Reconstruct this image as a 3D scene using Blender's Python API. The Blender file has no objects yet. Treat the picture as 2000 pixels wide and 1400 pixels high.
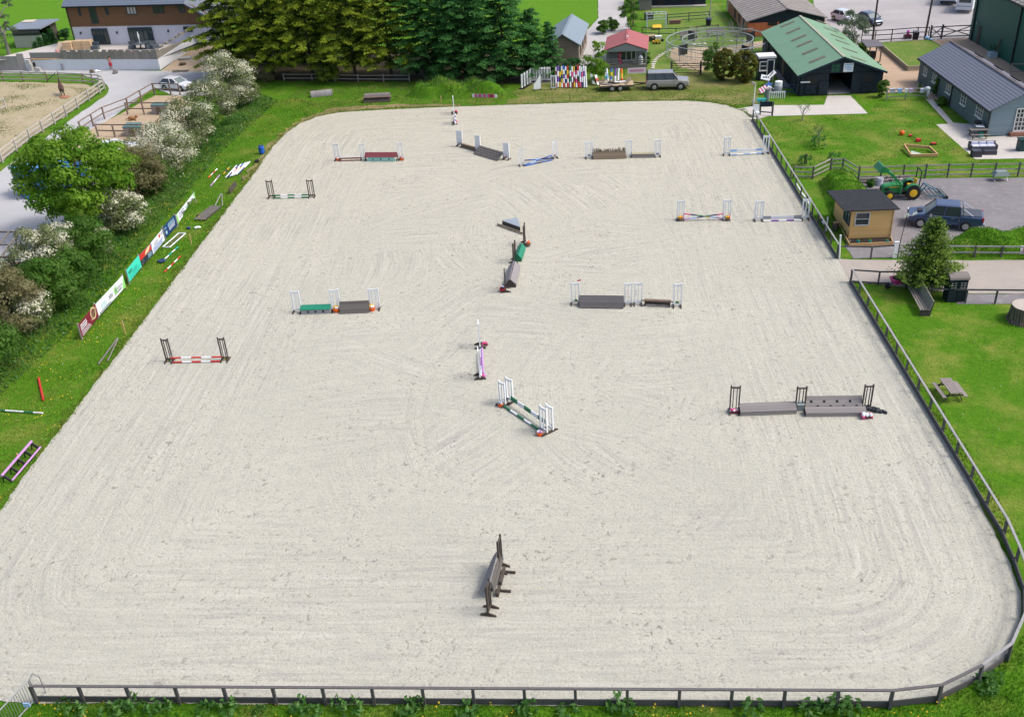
import bpy, math, random
import numpy as np
from mathutils import Vector, Matrix, geometry
random.seed(7); RNG = np.random.default_rng(11)
sc = bpy.context.scene
COL = sc.collection
R_ = math.radians
# ------------------------------------------------------------ camera
FPX = 1897.28; CAMH = 30.0
def _ray(px, py): return Vector(((px-1000)/FPX, -(py-700)/FPX, -1.0))
_Z = -_ray(1200, 3915).normalized()
_Y = _ray(1070, -424).normalized(); _Y = (_Y - _Z*(_Y.dot(_Z))).normalized()
_X = _Y.cross(_Z)
ROT = Matrix((_X, _Y, _Z))
def P(px, py, z=0.0):
    d = ROT @ _ray(px, py); t = (z-CAMH)/d.z
    return Vector((0, 0, CAMH)) + d*t
def proj(w):
    c = ROT.transposed() @ (Vector(w)-Vector((0, 0, CAMH)))
    return 1000+FPX*c.x/-c.z, 700-FPX*c.y/-c.z
def hz(g, py):
    lo, hi = 0.0, 30.0
    for _ in range(40):
        m = (lo+hi)/2
        if proj((g[0], g[1], m))[1] > py: lo = m
        else: hi = m
    return lo
cam = bpy.data.cameras.new('camera'); cam.sensor_width = 36; cam.lens = FPX/2000*36; cam.clip_end = 2000; cam.clip_start = .5
camo = bpy.data.objects.new('camera', cam); COL.objects.link(camo)
camo.matrix_world = Matrix.Translation((0, 0, CAMH)) @ ROT.to_4x4(); sc.camera = camo
# ------------------------------------------------------------ light
SUN_EL, SUN_AZ = 52, 95          # degrees; azimuth from +Y towards +X
w = bpy.data.worlds.new('World'); sc.world = w; w.use_nodes = True
nt = w.node_tree; bg = nt.nodes['Background']
sky = nt.nodes.new('ShaderNodeTexSky'); sky.sky_type = 'NISHITA'; sky.sun_disc = False
sky.sun_elevation = R_(SUN_EL); sky.sun_rotation = R_(SUN_AZ); sky.dust_density = 4.5; sky.air_density = .75; sky.ozone_density = .8
nt.links.new(sky.outputs[0], bg.inputs[0]); bg.inputs[1].default_value = 0.15
sl = bpy.data.lights.new('sun', 'SUN'); sl.energy = 1.1; sl.angle = R_(13); sl.color = (1, .975, .925)
so = bpy.data.objects.new('sun', sl); COL.objects.link(so)
_sd = Vector((math.sin(R_(SUN_AZ))*math.cos(R_(SUN_EL)), math.cos(R_(SUN_AZ))*math.cos(R_(SUN_EL)), math.sin(R_(SUN_EL))))
so.rotation_euler = _sd.to_track_quat('Z', 'Y').to_euler()
sc.view_settings.view_transform = 'Standard'; sc.view_settings.look = 'None'; sc.view_settings.exposure = 0.73; sc.view_settings.gamma = 1
sc.cycles.max_bounces = 6; sc.cycles.diffuse_bounces = 3; sc.cycles.transparent_max_bounces = 8
# ------------------------------------------------------------ materials
MATS = {}
def srgb(r, g, b):
    f = lambda c: (c/255/12.92 if c/255 <= .04045 else ((c/255+.055)/1.055)**2.4)
    return (f(r), f(g), f(b))
def newmat(name):
    m = bpy.data.materials.new(name); m.use_nodes = True
    nt = m.node_tree; b = nt.nodes['Principled BSDF']
    b.inputs['Specular IOR Level'].default_value = .3
    return m, nt, b
def N(nt, t, **kw):
    n = nt.nodes.new(t)
    for k, v in kw.items():
        if k.startswith('i_'):
            n.inputs[k[2:].replace('_', ' ')].default_value = v
        else: setattr(n, k, v)
    return n
def coords(nt, scale=(1, 1, 1), kind='Object'):
    tc = N(nt, 'ShaderNodeTexCoord'); mp = N(nt, 'ShaderNodeMapping'); mp.inputs['Scale'].default_value = scale
    nt.links.new(tc.outputs[kind], mp.inputs[0]); return mp.outputs[0]
def noise(nt, vec, scale, detail=4, rough=.6, dist=0):
    n = N(nt, 'ShaderNodeTexNoise'); n.inputs['Scale'].default_value = scale; n.inputs['Detail'].default_value = detail
    n.inputs['Roughness'].default_value = rough; n.inputs['Distortion'].default_value = dist
    nt.links.new(vec, n.inputs['Vector']); return n.outputs['Fac']
def ramp(nt, fac, stops):
    r = N(nt, 'ShaderNodeValToRGB'); e = r.color_ramp.elements
    while len(e) < len(stops): e.new(.5)
    for k, (p, c) in enumerate(stops):
        e[k].position = p; e[k].color = (c, c, c, 1) if isinstance(c, (int, float)) else (*c, 1)
    nt.links.new(fac, r.inputs[0]); return r.outputs[0]
def mixc(nt, fac, a, b, mode='MIX'):
    m = N(nt, 'ShaderNodeMix', data_type='RGBA', blend_type=mode)
    for s, v in ((m.inputs[0], fac), (m.inputs[6], a), (m.inputs[7], b)):
        if hasattr(v, 'node'): nt.links.new(v, s)
        elif isinstance(v, (int, float)): s.default_value = v if s == m.inputs[0] else (v, v, v, 1)
        else: s.default_value = (*v, 1)
    return m.outputs[2]
def bump(nt, b, h, strength, dist):
    n = N(nt, 'ShaderNodeBump'); n.inputs['Strength'].default_value = strength; n.inputs['Distance'].default_value = dist
    nt.links.new(h, n.inputs['Height']); nt.links.new(n.outputs[0], b.inputs['Normal'])
def mat(name, col, rough=.6, var=.18, scale=2.5, metal=0, spec=.3, bmp=0, stretch=(1, 1, 1), dirt=None, dirt_amt=.35):
    """painted or raw surface: base colour varied by soft noise, optional patches of dirt"""
    if name in MATS: return MATS[name]
    m, nt, b = newmat(name); v = coords(nt, stretch)
    n1 = noise(nt, v, scale, 5); c = mixc(nt, n1, tuple(x*(1-var) for x in col), tuple(min(1, x*(1+var)) for x in col))
    oi = N(nt, 'ShaderNodeObjectInfo'); rr = ramp(nt, oi.outputs['Random'], [(0, 1-var*.5), (1, 1.0)])
    c = mixc(nt, 1.0, c, rr, 'MULTIPLY')
    if dirt:
        f = ramp(nt, noise(nt, v, scale*2.7, 6, .7), [(.5, 0), (.72, dirt_amt)]); c = mixc(nt, f, c, dirt)
    nt.links.new(c, b.inputs['Base Color']); b.inputs['Roughness'].default_value = rough; b.inputs['Metallic'].default_value = metal
    b.inputs['Specular IOR Level'].default_value = spec
    if bmp: bump(nt, b, n1, bmp, .03)
    MATS[name] = m; return m
def planks(name, c1, c2, axis='z', width=.15, rough=.75, gap=.06, spec=.2):
    """boards: a thin dark joint every `width` metres along an axis of the object"""
    if name in MATS: return MATS[name]
    m, nt, b = newmat(name); v = coords(nt)
    sx = N(nt, 'ShaderNodeSeparateXYZ'); nt.links.new(v, sx.inputs[0]); a = sx.outputs['xyz'.index(axis)]
    d = N(nt, 'ShaderNodeMath', operation='DIVIDE'); nt.links.new(a, d.inputs[0]); d.inputs[1].default_value = width
    fr = N(nt, 'ShaderNodeMath', operation='FRACT'); nt.links.new(d.outputs[0], fr.inputs[0])
    fl = N(nt, 'ShaderNodeMath', operation='FLOOR'); nt.links.new(d.outputs[0], fl.inputs[0])
    wn = N(nt, 'ShaderNodeTexWhiteNoise', noise_dimensions='1D'); nt.links.new(fl.outputs[0], wn.inputs['W'])
    st = {'z': (.6, .6, 9), 'x': (9, .6, .6), 'y': (.6, 9, .6)}[axis]
    g = noise(nt, coords(nt, st), 2.5, 5, .65)
    mx = N(nt, 'ShaderNodeMath', operation='ADD'); nt.links.new(g, mx.inputs[0]); nt.links.new(wn.outputs['Value'], mx.inputs[1])
    hf = N(nt, 'ShaderNodeMath', operation='MULTIPLY'); nt.links.new(mx.outputs[0], hf.inputs[0]); hf.inputs[1].default_value = .5
    c = mixc(nt, hf.outputs[0], c1, c2)
    j = ramp(nt, fr.outputs[0], [(0, 0.0), (gap, 1.0)]); j2 = mixc(nt, 1.0, j, 1.0, 'MULTIPLY')
    c = mixc(nt, j2, tuple(x*.35 for x in c1), c)
    nt.links.new(c, b.inputs['Base Color']); b.inputs['Roughness'].default_value = rough; b.inputs['Specular IOR Level'].default_value = spec
    bump(nt, b, j, .5, .02); MATS[name] = m; return m
def glass(name='window_glass', col=(.03, .04, .045)):
    if name in MATS: return MATS[name]
    m, nt, b = newmat(name); b.inputs['Base Color'].default_value = (*col, 1); b.inputs['Roughness'].default_value = .06; b.inputs['Specular IOR Level'].default_value = .6
    MATS[name] = m; return m
def carpaint(name, col):
    if name in MATS: return MATS[name]
    m, nt, b = newmat(name); n = noise(nt, coords(nt), 1.5, 5)
    nt.links.new(mixc(nt, n, tuple(x*.9 for x in col), tuple(x*1.1 for x in col)), b.inputs['Base Color'])
    b.inputs['Roughness'].default_value = .3; b.inputs['Metallic'].default_value = .35 if max(col) < .4 else 0; b.inputs['Coat Weight'].default_value = .8; b.inputs['Coat Roughness'].default_value = .12
    MATS[name] = m; return m
WHITE = mat('white_paint', (.74, .77, .79), .5, .06, 4, dirt=(.45, .42, .36), dirt_amt=.3)
DARKW = mat('dark_stained_wood', (.075, .062, .052), .75, .35, 3, dirt=(.2, .18, .16))
GREYW = mat('grey_weathered_wood', (.20, .185, .17), .85, .3, 3, dirt=(.08, .07, .06))
FOOTW = mat('wing_foot_wood', (.065, .05, .042), .8, .3, 4)
BROWNW = mat('brown_wood', (.17, .125, .085), .8, .3, 3, dirt=(.07, .05, .04))
RAILW = mat('pale_rail_wood', (.33, .31, .29), .8, .22, 2, dirt=(.14, .12, .11))
PINE = mat('new_pine', (.52, .33, .15), .7, .2, 3)
BLACK = mat('black_rubber', (.02, .02, .022), .7, .2, 4)
STEEL = mat('galvanised_steel', (.42, .44, .45), .4, .12, 5, metal=.7)
RED = mat('red_paint', (.50, .035, .03), .5, .1); GREEN = mat('green_paint', (.02, .17, .08), .5, .12); TEAL = mat('teal_paint', (.03, .33, .30), .5, .1)
YEL = mat('yellow_paint', (.68, .42, .03), .5, .1); BLUE = mat('blue_paint', (.03, .12, .42), .5, .1); LBLUE = mat('light_blue_paint', (.28, .45, .72), .5, .1)
PURP = mat('purple_paint', (.16, .05, .35), .5, .1); LILAC = mat('lilac_paint', (.46, .25, .52), .5, .1); PINK = mat('pink_paint', (.62, .06, .22), .5, .1)
MAROON = mat('maroon_paint', (.16, .035, .045), .6, .2, dirt=(.25, .12, .12)); ORANGE = mat('orange_paint', (.7, .12, .02), .5, .1); GREYP = mat('grey_paint', (.30, .31, .34), .55, .12)
NAVY = mat('navy_paint', (.02, .04, .13), .5, .1); MINT = mat('mint_paint', (.30, .58, .55), .5, .1); LEAFY = mat('planted_leaves', (.06, .16, .03), .7, .3)
# ------------------------------------------------------------ mesh builder
class MB:
    def __init__(s, t=None):
        s.v = []; s.f = []; s.m = []; s.cm = 0
        s.o = Vector(t.location) if t is not None and hasattr(t, 'location') else (Vector(t) if t is not None else Vector((0, 0, 0)))
        s.own = t is not None and not hasattr(t, 'location')
    def add(s, vs, fs, m=None):
        o = len(s.v); s.v += [Vector(x) - s.o for x in vs]; s.f += [tuple(i+o for i in f) for f in fs]
        s.m += [s.cm if m is None else m]*len(fs); return s
    def box(s, c, d, rz=0, m=None, R=None):
        c = Vector(c); M = R if R is not None else Matrix.Rotation(rz, 3, 'Z'); x, y, z = (k/2 for k in d)
        vs = [c + M @ Vector((a*x, b*y, e*z)) for a, b, e in ((-1, -1, -1), (1, -1, -1), (1, 1, -1), (-1, 1, -1), (-1, -1, 1), (1, -1, 1), (1, 1, 1), (-1, 1, 1))]
        return s.add(vs, [(0, 3, 2, 1), (4, 5, 6, 7), (0, 1, 5, 4), (1, 2, 6, 5), (2, 3, 7, 6), (3, 0, 4, 7)], m)
    def bar(s, p, q, w=.06, h=None, m=None, up=(0, 0, 1)):
        p, q = Vector(p), Vector(q); d = q-p; L = d.length
        if L < 1e-6: return s
        d /= L; u = Vector(up)
        if abs(d.dot(u)) > .98: u = Vector((0, 1, 0))
        x = d.cross(u).normalized(); z = x.cross(d)
        return s.box((p+q)/2, (w, L, h or w), m=m, R=Matrix((x, d, z)).transposed())
    def cyl(s, p, q, r0, r1=None, n=10, m=None, cap=True):
        p, q = Vector(p), Vector(q); d = (q-p).normalized(); u = Vector((0, 0, 1)) if abs(d.z) < .95 else Vector((1, 0, 0))
        x = d.cross(u).normalized(); y = x.cross(d); r1 = r0 if r1 is None else r1
        vs = [p + (x*math.cos(a)+y*math.sin(a))*r0 for a in (2*math.pi*i/n for i in range(n))] + [q + (x*math.cos(a)+y*math.sin(a))*r1 for a in (2*math.pi*i/n for i in range(n))]
        fs = [(i, i+n, (i+1) % n+n, (i+1) % n) for i in range(n)]
        if cap: fs += [tuple(range(n)), tuple(range(2*n-1, n-1, -1))]
        return s.add(vs, fs, m)
    def tube(s, pts, r, n=7, m=None):
        for a, b in zip(pts[:-1], pts[1:]): s.cyl(a, b, r, n=n, m=m)
        return s
    def prism(s, pts, ex, m=None):
        pts = [Vector(p) for p in pts]; ex = Vector(ex); n = len(pts)
        return s.add(pts+[p+ex for p in pts], [tuple(range(n-1, -1, -1)), tuple(range(n, 2*n))]+[(i, (i+1) % n, (i+1) % n+n, i+n) for i in range(n)], m)
    def quad(s, a, b, c, d, m=None): return s.add([a, b, c, d], [(0, 1, 2, 3)], m)
    def slab(s, a, b, c, d, t, m=None):
        a, b, c, d = map(Vector, (a, b, c, d)); n = (b-a).cross(d-a).normalized()*t
        return s.prism([a, b, c, d], n, m)
    def ball(s, c, r, n=10, m=None, k=6):
        c = Vector(c); r = Vector(r) if hasattr(r, '__len__') else Vector((r, r, r)); vs = []; fs = []
        for j in range(1, k):
            t = math.pi*j/k
            for i in range(n):
                a = 2*math.pi*i/n; vs.append(c+Vector((r.x*math.sin(t)*math.cos(a), r.y*math.sin(t)*math.sin(a), r.z*math.cos(t))))
        for j in range(k-2):
            for i in range(n): fs.append((j*n+i, (j+1)*n+i, (j+1)*n+(i+1) % n, j*n+(i+1) % n))
        T = len(vs); vs += [c+Vector((0, 0, r.z)), c-Vector((0, 0, r.z))]
        for i in range(n): fs.append((T, i, (i+1) % n)); fs.append((T+1, (k-2)*n+(i+1) % n, (k-2)*n+i))
        return s.add(vs, fs, m)
    def lathe(s, c, prof, n=14, m=None):
        c = Vector(c); vs = []; fs = []
        for r, z in prof:
            for i in range(n):
                a = 2*math.pi*i/n; vs.append(c+Vector((r*math.cos(a), r*math.sin(a), z)))
        for j in range(len(prof)-1):
            for i in range(n): fs.append((j*n+i, j*n+(i+1) % n, (j+1)*n+(i+1) % n, (j+1)*n+i))
        fs.append(tuple(range(n-1, -1, -1))); fs.append(tuple(range((len(prof)-1)*n, len(prof)*n)))
        return s.add(vs, fs, m)
    def loft(s, rings, m=None, cap=True):
        n = len(rings[0]); vs = [p for r in rings for p in r]; fs = []
        for j in range(len(rings)-1):
            for i in range(n): fs.append((j*n+i, j*n+(i+1) % n, (j+1)*n+(i+1) % n, (j+1)*n+i))
        if cap: fs += [tuple(range(n-1, -1, -1)), tuple(range((len(rings)-1)*n, len(rings)*n))]
        return s.add(vs, fs, m)
    def build(s, name, mats, par=None, smooth=False, bevel=0):
        me = bpy.data.meshes.new(name); me.from_pydata(s.v, [], s.f)
        for x in (mats if isinstance(mats, (list, tuple)) else [mats]): me.materials.append(x)
        me.polygons.foreach_set('material_index', s.m)
        if smooth: me.polygons.foreach_set('use_smooth', [True]*len(me.polygons))
        me.update(); o = bpy.data.objects.new(name, me); COL.objects.link(o)
        if par is not None: o.parent = par
        elif s.own: o.location = s.o
        if bevel:
            bv = o.modifiers.new('bevel', 'BEVEL'); bv.width = bevel; bv.segments = 2; bv.limit_method = 'ANGLE'; bv.angle_limit = R_(40)
        return o
def tag(o, label, cat, group=None):
    o['label'] = label; o['category'] = cat
    if group: o['group'] = group
    return o
def thing(name, label, cat, loc=(0, 0, 0), rz=0, group=None):
    o = bpy.data.objects.new(name, None); COL.objects.link(o); o.empty_display_size = .3
    o.location = loc; o.rotation_euler = (0, 0, rz); return tag(o, label, cat, group)
KIDS = {}
def kids(o): return [c for c in bpy.data.objects if c.parent == o]
def dup(root, loc, rz=0, label=None, group=None, scale=None):
    def cp(o, par):
        c = o.copy(); COL.objects.link(c)
        if par is not None: c.parent = par
        if o not in KIDS: KIDS[o] = kids(o)
        for k in KIDS[o]: cp(k, c)
        return c
    r = cp(root, None); r.location = loc; r.rotation_euler = (0, 0, rz)
    if label: r['label'] = label
    if group: r['group'] = group
    if scale: r.scale = scale
    return r
class Once:
    """the first placing moves the thing just built, later ones copy it with its parts"""
    def __init__(s, maker): s.maker = maker; s.proto = None
    def put(s, loc, rz=0, label=None, group=None, scale=None):
        if s.proto is None:
            s.proto = s.maker(); o = s.proto; o.location = loc; o.rotation_euler = (0, 0, rz); o['label'] = label
            if group: o['group'] = group
            if scale: o.scale = scale
            KIDS.clear(); return o
        return dup(s.proto, loc, rz, label, group, scale)
def struct(o, kind='structure'): o['kind'] = kind; return o
# ------------------------------------------------------------ ground sheets
def jag(pts, step=1.0, amp=.12, closed=True):
    out = []; n = len(pts)
    for i in range(n if closed else n-1):
        a, b = Vector(pts[i]), Vector(pts[(i+1) % n]); k = max(1, int((b-a).length/step))
        nn = Vector((-(b-a).y, (b-a).x, 0)).normalized() if (b-a).length > 1e-6 else Vector((0, 0, 0))
        for j in range(k):
            q = a.lerp(b, j/k)
            if amp: q = q + nn*random.uniform(-amp, amp)
            out.append(q)
    return out
def smooth_poly(pts, it=2):
    for _ in range(it):
        o = []
        for i in range(len(pts)):
            a, b = pts[i], pts[(i+1) % len(pts)]; o += [a.lerp(b, .25), a.lerp(b, .75)]
        pts = o
    return pts
SHEETS = {}
def sheet(name, px, z, m, amp=.12, step=.8, world=False, sm=0):
    pts = [Vector(p) if world else P(*p) for p in px]
    if sm: pts = smooth_poly(pts, sm)
    pts = jag(pts, step, amp); pts = [Vector((p.x, p.y, z)) for p in pts]
    SHEETS[name] = [(p.x, p.y) for p in pts]
    tris = geometry.tessellate_polygon([pts]); me = bpy.data.meshes.new(name)
    me.from_pydata(pts, [], [t if (pts[t[1]]-pts[t[0]]).cross(pts[t[2]]-pts[t[0]]).z > 0 else t[::-1] for t in tris])
    me.materials.append(m); o = bpy.data.objects.new(name, me); COL.objects.link(o); return struct(o)
def grassmat(name, a, b, dry, dry_lo=.55, dry_hi=.75, dry_amt=.7, fine=1.0):
    m, nt, bs = newmat(name); v = coords(nt)
    n1 = noise(nt, v, .35, 5, .6); n2 = noise(nt, v, 2.2, 5, .65); n3 = noise(nt, coords(nt, (1, .5, 1)), 9*fine, 4, .7)
    c = mixc(nt, ramp(nt, n2, [(.3, 0), (.7, 1)]), a, b)
    c = mixc(nt, ramp(nt, n1, [(dry_lo, 0), (dry_hi, dry_amt)]), c, dry)
    c = mixc(nt, ramp(nt, n3, [(.3, .55), (.7, 0)]), c, tuple(x*.45 for x in a))
    nt.links.new(c, bs.inputs['Base Color']); bs.inputs['Roughness'].default_value = .9; bs.inputs['Specular IOR Level'].default_value = .1
    bump(nt, bs, n3, .7, .08); return m
G_MOWN = grassmat('mown_grass', (.052, .165, .005), (.105, .235, .010), (.27, .28, .06), .46, .66, .75)
G_VERGE = grassmat('verge_grass', (.055, .165, .007), (.105, .235, .012), (.26, .25, .06), .50, .70, .7)
G_DRY = grassmat('dry_grass', (.10, .16, .025), (.17, .21, .045), (.33, .27, .12), .42, .68, .85)
G_FIELD = grassmat('field_grass', (.085, .23, .010), (.125, .27, .014), (.16, .26, .03))
G_PLAY = grassmat('garden_grass', (.11, .21, .03), (.17, .25, .05), (.28, .27, .09), .5, .7, .7)
def gravel(name, a, b, c2, big=.25, fine=14, rough=.95, blot=.7):
    m, nt, bs = newmat(name); v = coords(nt)
    c = mixc(nt, ramp(nt, noise(nt, v, big, 5, .6), [(.35, 0), (.7, 1)]), a, b)
    c = mixc(nt, ramp(nt, noise(nt, v, big*5, 5, .7), [(.52, 0), (.75, blot)]), c, c2)
    f = noise(nt, v, fine, 3, .7); c = mixc(nt, ramp(nt, f, [(.3, .35), (.7, 0)]), c, tuple(x*.5 for x in a))
    nt.links.new(c, bs.inputs['Base Color']); bs.inputs['Roughness'].default_value = rough; bs.inputs['Specular IOR Level'].default_value = .15
    bump(nt, bs, f, .5, .03); return m
M_ROAD = gravel('pale_gravel', (.42, .43, .44), (.50, .50, .50), (.44, .38, .31), .15, 10, blot=.4)
M_DIRT = gravel('sandy_dirt', (.47, .37, .26), (.42, .32, .22), (.20, .22, .07), .5, 8, blot=.5)
M_PADD = gravel('paddock_ground', (.43, .36, .25), (.34, .31, .18), (.14, .19, .05), .35, 6, blot=1.0)
M_TARM = gravel('purple_tarmac', (.195, .187, .195), (.25, .24, .25), (.36, .34, .33), .35, 12, blot=.75)
M_TRACK = gravel('beige_track', (.42, .375, .33), (.34, .31, .285), (.25, .23, .22), .22, 9, blot=.4)
M_CONC = gravel('concrete', (.50, .47, .43), (.56, .54, .50), (.38, .36, .33), .5, 8, blot=.35)
M_TAN = gravel('tan_gravel', (.44, .325, .23), (.50, .37, .26), (.36, .27, .19), .3, 14, blot=.4)
M_PARK = gravel('car_park_gravel', (.36, .345, .345), (.45, .43, .43), (.27, .26, .26), .12, 8, blot=.5)
M_DRIVE = gravel('driveway_concrete', (.42, .41, .40), (.48, .47, .46), (.36, .34, .33), .3, 6, blot=.3)
# base ground
m0 = MB(); m0.quad((-500, -100, -.03), (500, -100, -.03), (500, 900, -.03), (-500, 900, -.03)); struct(m0.build('ground', G_VERGE))
# arena
far = [(500, 334), (530, 290), (556, 262), (585, 242), (620, 228), (660, 220), (760, 214), (880, 209), (1000, 205), (1120, 201), (1240, 198), (1340, 197), (1385, 200), (1420, 206), (1450, 217), (1472, 234)]
ARENA = [P(*p) for p in far[::-1]] + [Vector((-28.6, 80, 0)), Vector((-28.55, 60, 0)), Vector((-28.7, 40, 0)), Vector((-28.4, 32, 0)), Vector((-27, 28, 0)), Vector((-24.5, 25.6, 0)), Vector((-21.3, 25.35, 0))]
FB = [P(*p) for p in [(75, 1369), (1733, 1379), (1829, 1367), (1907, 1329), (1963, 1287), (1994, 1210), (1994, 1155), (1973, 1103)]]   # foot of the kickboard
ARENA += FB[1:] + [Vector((19.35, 40, 0)), Vector((19.35, 59.7, 0)), Vector((19.4, 63.5, 0))]
def arena_mat():
    m, nt, bs = newmat('arena_sand'); v = coords(nt)
    at = N(nt, 'ShaderNodeAttribute', attribute_name='edge'); ed = at.outputs['Fac']
    # harrow lines: run round the school beside the edge, along it in the middle
    sx = N(nt, 'ShaderNodeSeparateXYZ'); nt.links.new(v, sx.inputs[0])
    cb = N(nt, 'ShaderNodeCombineXYZ')
    def mul(s, k):
        q = N(nt, 'ShaderNodeMath', operation='MULTIPLY'); nt.links.new(s, q.inputs[0]); q.inputs[1].default_value = k; return q.outputs[0]
    nt.links.new(mul(ed, 4.2), cb.inputs[0]); nt.links.new(mul(sx.outputs[0], .22), cb.inputs[1]); nt.links.new(mul(sx.outputs[1], .22), cb.inputs[2])
    ring = noise(nt, cb.outputs[0], 1.0, 3, .62, .5)
    def rings(cx, cy, k):
        sb = N(nt, 'ShaderNodeVectorMath', operation='DISTANCE'); nt.links.new(v, sb.inputs[0]); sb.inputs[1].default_value = (cx, cy, 0); q = N(nt, 'ShaderNodeCombineXYZ')
        nt.links.new(mul(sb.outputs['Value'], k), q.inputs[0]); nt.links.new(mul(sx.outputs[0], .25), q.inputs[1]); nt.links.new(mul(sx.outputs[1], .25), q.inputs[2]); return noise(nt, q.outputs[0], 1.0, 3, .6, .6)
    arc = mixc(nt, ramp(nt, noise(nt, v, .055, 2), [(.47, 0), (.53, 1)]), rings(-30, 64, 4.2), rings(4, 71, 4.5))
    arc2 = mixc(nt, ramp(nt, noise(nt, v, .06, 2, .5, .8), [(.47, 0), (.53, 1)]), rings(9, 47, 4.5), rings(-9, 20, 4.2))
    msk = ramp(nt, noise(nt, v, .07, 3, .6, .6), [(.45, 0), (.55, 1)])
    lines = mixc(nt, msk, arc, arc2)
    patch = ramp(nt, noise(nt, v, .12, 4, .6), [(.35, .15), (.6, 1)])
    lines = mixc(nt, ramp(nt, mul(ed, .05), [(.4, 1), (.75, 0)]), lines, ring)
    grain = noise(nt, v, 8.0, 5, .8, .15); fine = noise(nt, v, 17, 3, .7); big = noise(nt, v, .10, 5, .6); mid = noise(nt, v, 1.3, 5, .7)
    hoof = noise(nt, v, 3.6, 3, .6, 1.0)
    c = mixc(nt, ramp(nt, big, [(.38, 0), (.64, 1)]), (.447, .443, .368), (.485, .477, .395))
    yy = N(nt, 'ShaderNodeMapRange'); nt.links.new(sx.outputs[1], yy.inputs[0]); yy.inputs[1].default_value = 55; yy.inputs[2].default_value = 103
    c = mixc(nt, mul(yy.outputs[0], .8), c, (.475, .448, .350))
    c = mixc(nt, ramp(nt, mid, [(.36, .55), (.6, 0)]), c, (.385, .392, .342))
    ld = mixc(nt, 1.0, ramp(nt, lines, [(.36, .5), (.5, 0)]), patch, 'MULTIPLY'); c = mixc(nt, ld, c, (.32, .315, .295))
    ll = mixc(nt, 1.0, ramp(nt, lines, [(.52, 0), (.66, .33)]), patch, 'MULTIPLY'); c = mixc(nt, ll, c, (.60, .59, .54))
    hm = mixc(nt, 1.0, ramp(nt, hoof, [(.32, .85), (.42, 0)]), ramp(nt, noise(nt, v, .2, 4, .65), [(.40, .15), (.62, 1)]), 'MULTIPLY'); c = mixc(nt, hm, c, (.19, .175, .145))
    c = mixc(nt, ramp(nt, grain, [(.33, .7), (.46, 0)]), c, (.235, .228, .21))
    c = mixc(nt, ramp(nt, grain, [(.56, 0), (.72, .5)]), c, (.62, .61, .565))
    c = mixc(nt, ramp(nt, fine, [(.32, .45), (.5, 0)]), c, (.25, .243, .225))
    nt.links.new(c, bs.inputs['Base Color']); bs.inputs['Roughness'].default_value = 1; bs.inputs['Specular IOR Level'].default_value = .05
    h = mixc(nt, .5, grain, lines); h = mixc(nt, .35, h, hoof); bump(nt, bs, h, 1.0, .12); return m
def seg_dist(px, py, poly):
    d = np.full(px.shape, 1e9)
    for i in range(len(poly)):
        a, b = poly[i], poly[(i+1) % len(poly)]; dx, dy = b[0]-a[0], b[1]-a[1]; L = dx*dx+dy*dy
        t = np.clip(((px-a[0])*dx+(py-a[1])*dy)/L, 0, 1); d = np.minimum(d, np.hypot(px-a[0]-t*dx, py-a[1]-t*dy))
    return d
def inside(px, py, poly):
    r = np.zeros(px.shape, bool); n = len(poly)
    for i in range(n):
        x0, y0 = poly[i]; x1, y1 = poly[(i+1) % n]
        c = ((y0 > py) != (y1 > py)) & (px < (x1-x0)*(py-y0)/((y1-y0) or 1e-9)+x0); r ^= c
    return r
ao = sheet('arena_sand', [tuple(p) for p in ARENA], .008, arena_mat(), amp=.05, step=.35, world=True)
AP = SHEETS['arena_sand']
# regular grid inside the outline, so that the distance to the edge can be stored on it
def arena_mesh():
    import bmesh
    bm = bmesh.new(); vs = [bm.verts.new((x, y, .008)) for x, y in AP]; bm.faces.new(vs)
    for ax, lo, hi in ((0, -29, 20), (1, 25, 106)):
        for k in np.arange(lo, hi, 1.0):
            n = [0, 0, 0]; n[ax] = 1; c = [0, 0, 0]; c[ax] = k+.013
            bmesh.ops.bisect_plane(bm, geom=bm.verts[:]+bm.edges[:]+bm.faces[:], plane_co=c, plane_no=n)
    bmesh.ops.triangulate(bm, faces=[f for f in bm.faces if len(f.verts) > 4])
    for f in bm.faces:
        if f.normal.z < 0: f.normal_flip()
    old = ao.data; mt = old.materials[0]; me = bpy.data.meshes.new('arena_sand'); bm.to_mesh(me); bm.free(); me.materials.append(mt); ao.data = me
    co = np.empty(len(me.vertices)*3); me.vertices.foreach_get('co', co); co = co.reshape(-1, 3)
    base = [(p.x, p.y) for p in ARENA]
    a = me.attributes.new('edge', 'FLOAT', 'POINT'); a.data.foreach_set('value', seg_dist(co[:, 0], co[:, 1], base).astype(np.float32))
arena_mesh()
# left side
sheet('gravel_road', [(-160, 420), (0, 335), (40, 306), (135, 236), (205, 188), (213, 178), (205, 160), (160, 146), (0, 143), (-160, 143), (-160, 128), (60, 133), (310, 139), (420, 139), (402, 187), (335, 187), (302, 170), (175, 262), (200, 300), (200, 380), (110, 400), (150, 470), (110, 560), (-160, 560)], .0, M_ROAD, .1)
sheet('paddock_sand', [(-160, 158), (0, 160), (100, 162), (165, 165), (198, 176), (130, 226), (60, 272), (0, 318), (-160, 412)], .004, M_PADD, .2)
sheet('pen_dirt', [(160, 262), (303, 187), (352, 187), (400, 215), (330, 290), (250, 330), (150, 330), (130, 300)], .004, M_DIRT, .1)
sheet('field', [(-500, 110), (-50, 104), (120, 106), (140, 60), (130, 40), (150, -60), (-500, -60)], -.01, G_FIELD, .2)
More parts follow.
